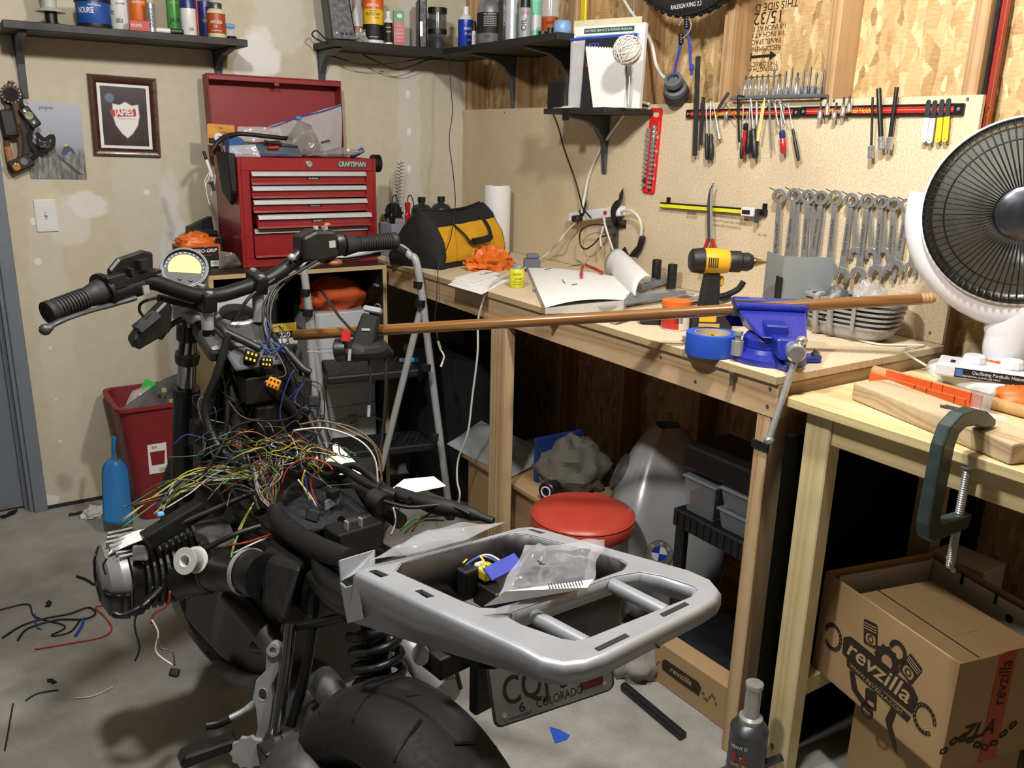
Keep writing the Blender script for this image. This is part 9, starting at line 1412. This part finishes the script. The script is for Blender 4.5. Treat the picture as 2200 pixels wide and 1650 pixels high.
for k in range(22):      # loose strands round the steering head and the right side
    u0, v0 = r2.choice(((600,700),(640,790),(500,800),(440,850),(655,820),(570,680),(830,1060))); wire([D(u0, v0,1.84), D(u0+r2.uniform(-35,45), v0+r2.uniform(10,60),1.83), D(u0+r2.uniform(-45,55), v0+r2.uniform(60,130),1.84), D(u0+r2.uniform(-40,60), v0+r2.uniform(110,190),1.85)], r2.choice([WCOL[9], WCOL[9], WCOL[9], WCOL[5], WCOL[9], WCOL[6]]),0.0014)
for m_, pts in ((WCOL[3], ((630,925),(700,920),(770,945),(805,985),(812,1040))),(WCOL[11], ((645,912),(700,905),(760,930),(805,960),(822,1040))),(WCOL[2], ((690,905),(760,920),(815,970),(818,1045))),(WCOL[4], ((605,1040),(620,1005),(660,985),(700,995),(715,1010))),(WCOL[4], ((690,1005),(668,1030),(672,1060),(682,1085))),(WCOL[3], ((640,1030),(655,1050),(670,1070),(680,1088))),(WCOL[6], ((655,1020),(660,1050),(665,1085))),(WCOL[0], ((655,1010),(650,1040),(668,1075))),(WCOL[4], ((488,1172),(530,1165),(582,1148))),(WCOL[3], ((500,1190),(540,1170),(575,1155))),(WCOL[10], ((545,1080),(520,1130),(498,1190),(500,1240))),(WCOL[0], ((540,1090),(512,1140),(496,1200),(498,1232))),(WCOL[4], ((885,1142),(905,1115),(940,1095))),(WCOL[10], ((860,1140),(890,1115),(950,1108))),(WCOL[1], ((870,1145),(900,1120),(955,1118))),(WCOL[3], ((845,1090),(850,1120),(840,1150))),(WCOL[9], ((490,860),(520,895),(570,905),(630,895),(655,850),(650,800))),(WCOL[6], ((560,735),(570,750),(600,748),(590,735))),(WCOL[6], ((565,740),(585,760),(610,740))),(WCOL[4], ((365,1270),(360,1300),(330,1320),(325,1340))),(WCOL[9], ((330,1260),(290,1330),(300,1390),(290,1420))),(WCOL[2], ((330,1340),(345,1390),(370,1400),(375,1430))),(WCOL[3], ((325,1330),(340,1360),(335,1400),(372,1430))),(WCOL[9], ((230,1200),(222,1215),(228,1235)))): wire([D(u, v, 1.72 if v < 1160 else 1.66) for u, v in pts], m_, 0.002)
# ================================================================ loose things resting on the motorcycle
e = thing('solder_spool', 'white spool of silver solder resting on the throttle body', 'spool', frame(D(398,1205,1.66), z=(-FW+V((0.0,0,0.15)))-RT*0.35)); MB().lathe([(0.0115,0.002),(0.0265,0.002),(0.0265,0),(0.0115,0)], 28).b('flange', MILK, e); MB().lathe([(0.012,-0.03),(0.021,-0.028),(0.021,-0.001),(0.012,0)], 24).b('solder_winding', STEEL, e); MB().lathe([(0.011,-0.034),(0.0265,-0.034),(0.0265,-0.03),(0.011,-0.03)], 28).b('flange', WHITEP, e); MB().lathe([(0.0115,0.0025),(0.013,0.0025),(0.013,-0.033),(0.0115,-0.033)], 20).b('hub', WHITEP, e)
def paper(label, px_, d_, name='note_paper'):
    q = [D(u, v, d_+dd) for u, v, dd in px_]; k = len(q); nrm = (q[1]-q[0]).cross(q[2]-q[0]).normalized()*0.0008; return tag(MB().add([p_+nrm for p_ in q]+[p_-nrm for p_ in q], [tuple(range(k)), tuple(range(2*k-1, k-1,-1))]+[(i, (i+1) % k, k+(i+1) % k, k+i) for i in range(k)]).b(name, WHITEPAPER, sm=0), label, 'paper')
paper('torn spiral notebook sheet tucked beside the airbox', [(676,985,0),(718,953,0.12),(725,956,0.12),(765,1000,0.06),(790,1018,0),(730,1020,-0.04)], 1.92); paper('white notebook sheet lying over the rear loom', [(840,1052,0),(868,1030,0.12),(932,1024,0.14),(958,1044,0.06),(880,1060,0.0)], 1.78); paper('white paper sheet draped over the cylinder head', [(232,1192,0),(262,1148,0.04),(345,1128,0.06),(330,1152,0.02),(280,1170,0)], 1.72); paper('small white note under the notebook sheet', [(828,1082,0),(852,1072,0.05),(880,1074,0.05),(868,1086,0)], 1.72)
e = thing('parts_bag', 'clear zip bag of black parts with a white header on the tail rack', 'plastic bag', (0,0,0)); bag_mesh(W2(1075,1282, RZ+0.03), W2(1270,1255, RZ+0.03), W2(1302,1160, RZ+0.015), W2(1128,1172, RZ+0.045),0.03,101,0.011,34,30).b('pouch', mat('bag_grey_film', '#c5c8ce', 0.06, var=0.1, scale=40, alpha=0.26, spec=1.0, bump=0.5, bscale=70), e, sm=60); bag_mesh(W2(1100,1262, RZ+0.028), W2(1255,1240, RZ+0.028), W2(1270,1180, RZ+0.02), W2(1135,1185, RZ+0.04),0.014,103,0.006,60,26).b('black_parts', mat('parts_dark', '#26272b', 0.5, var=0.5, scale=120), e, sm=40)
hq = [W2(1040,1303, RZ+0.012), W2(1200,1283, RZ+0.02), W2(1276,1246, RZ+0.034), W2(1290,1262, RZ+0.026) if False else W2(1272,1262, RZ+0.03), W2(1095,1270, RZ+0.034)]; hq = [W2(1040,1303, RZ+0.012), W2(1262,1264, RZ+0.03), W2(1275,1246, RZ+0.036), W2(1085,1272, RZ+0.036)]; nn_ = V((0,0,0.0012)); MB().hexa(hq+[q+nn_ for q in hq]).b('white_header', WHITEPAPER, e, sm=0); text('IIIIIIIIIIII', 0.014, frame(W2(1215,1256, RZ+0.0385), x=hq[2]-hq[3], y=hq[2]-hq[1]), INK, e, width=0.05)
o = MB(frame(W2(1075,1222, RZ+0.005), x=(W2(1110,1205, RZ)-W2(1040,1240, RZ)), y=(0.3,0.8,0.5))).box((-0.03,-0.012,0),(0.04,0.012,0.004)).b('blue_card', P_('card_blue', '#3344a8', 0.4), sm=0, bv=0.001); tag(o, 'blue plastic card lying in the tail tray', 'card')
bag('parts_bag', 'flat clear bag of small parts in front of the tail rack', [W2(800,1205, RZ+0.012), W2(1000,1160, RZ+0.012), W2(1088,1120, RZ+0.012), W2(890,1150, RZ+0.012)], 0.022,111, MATS['bag_grey_film'])
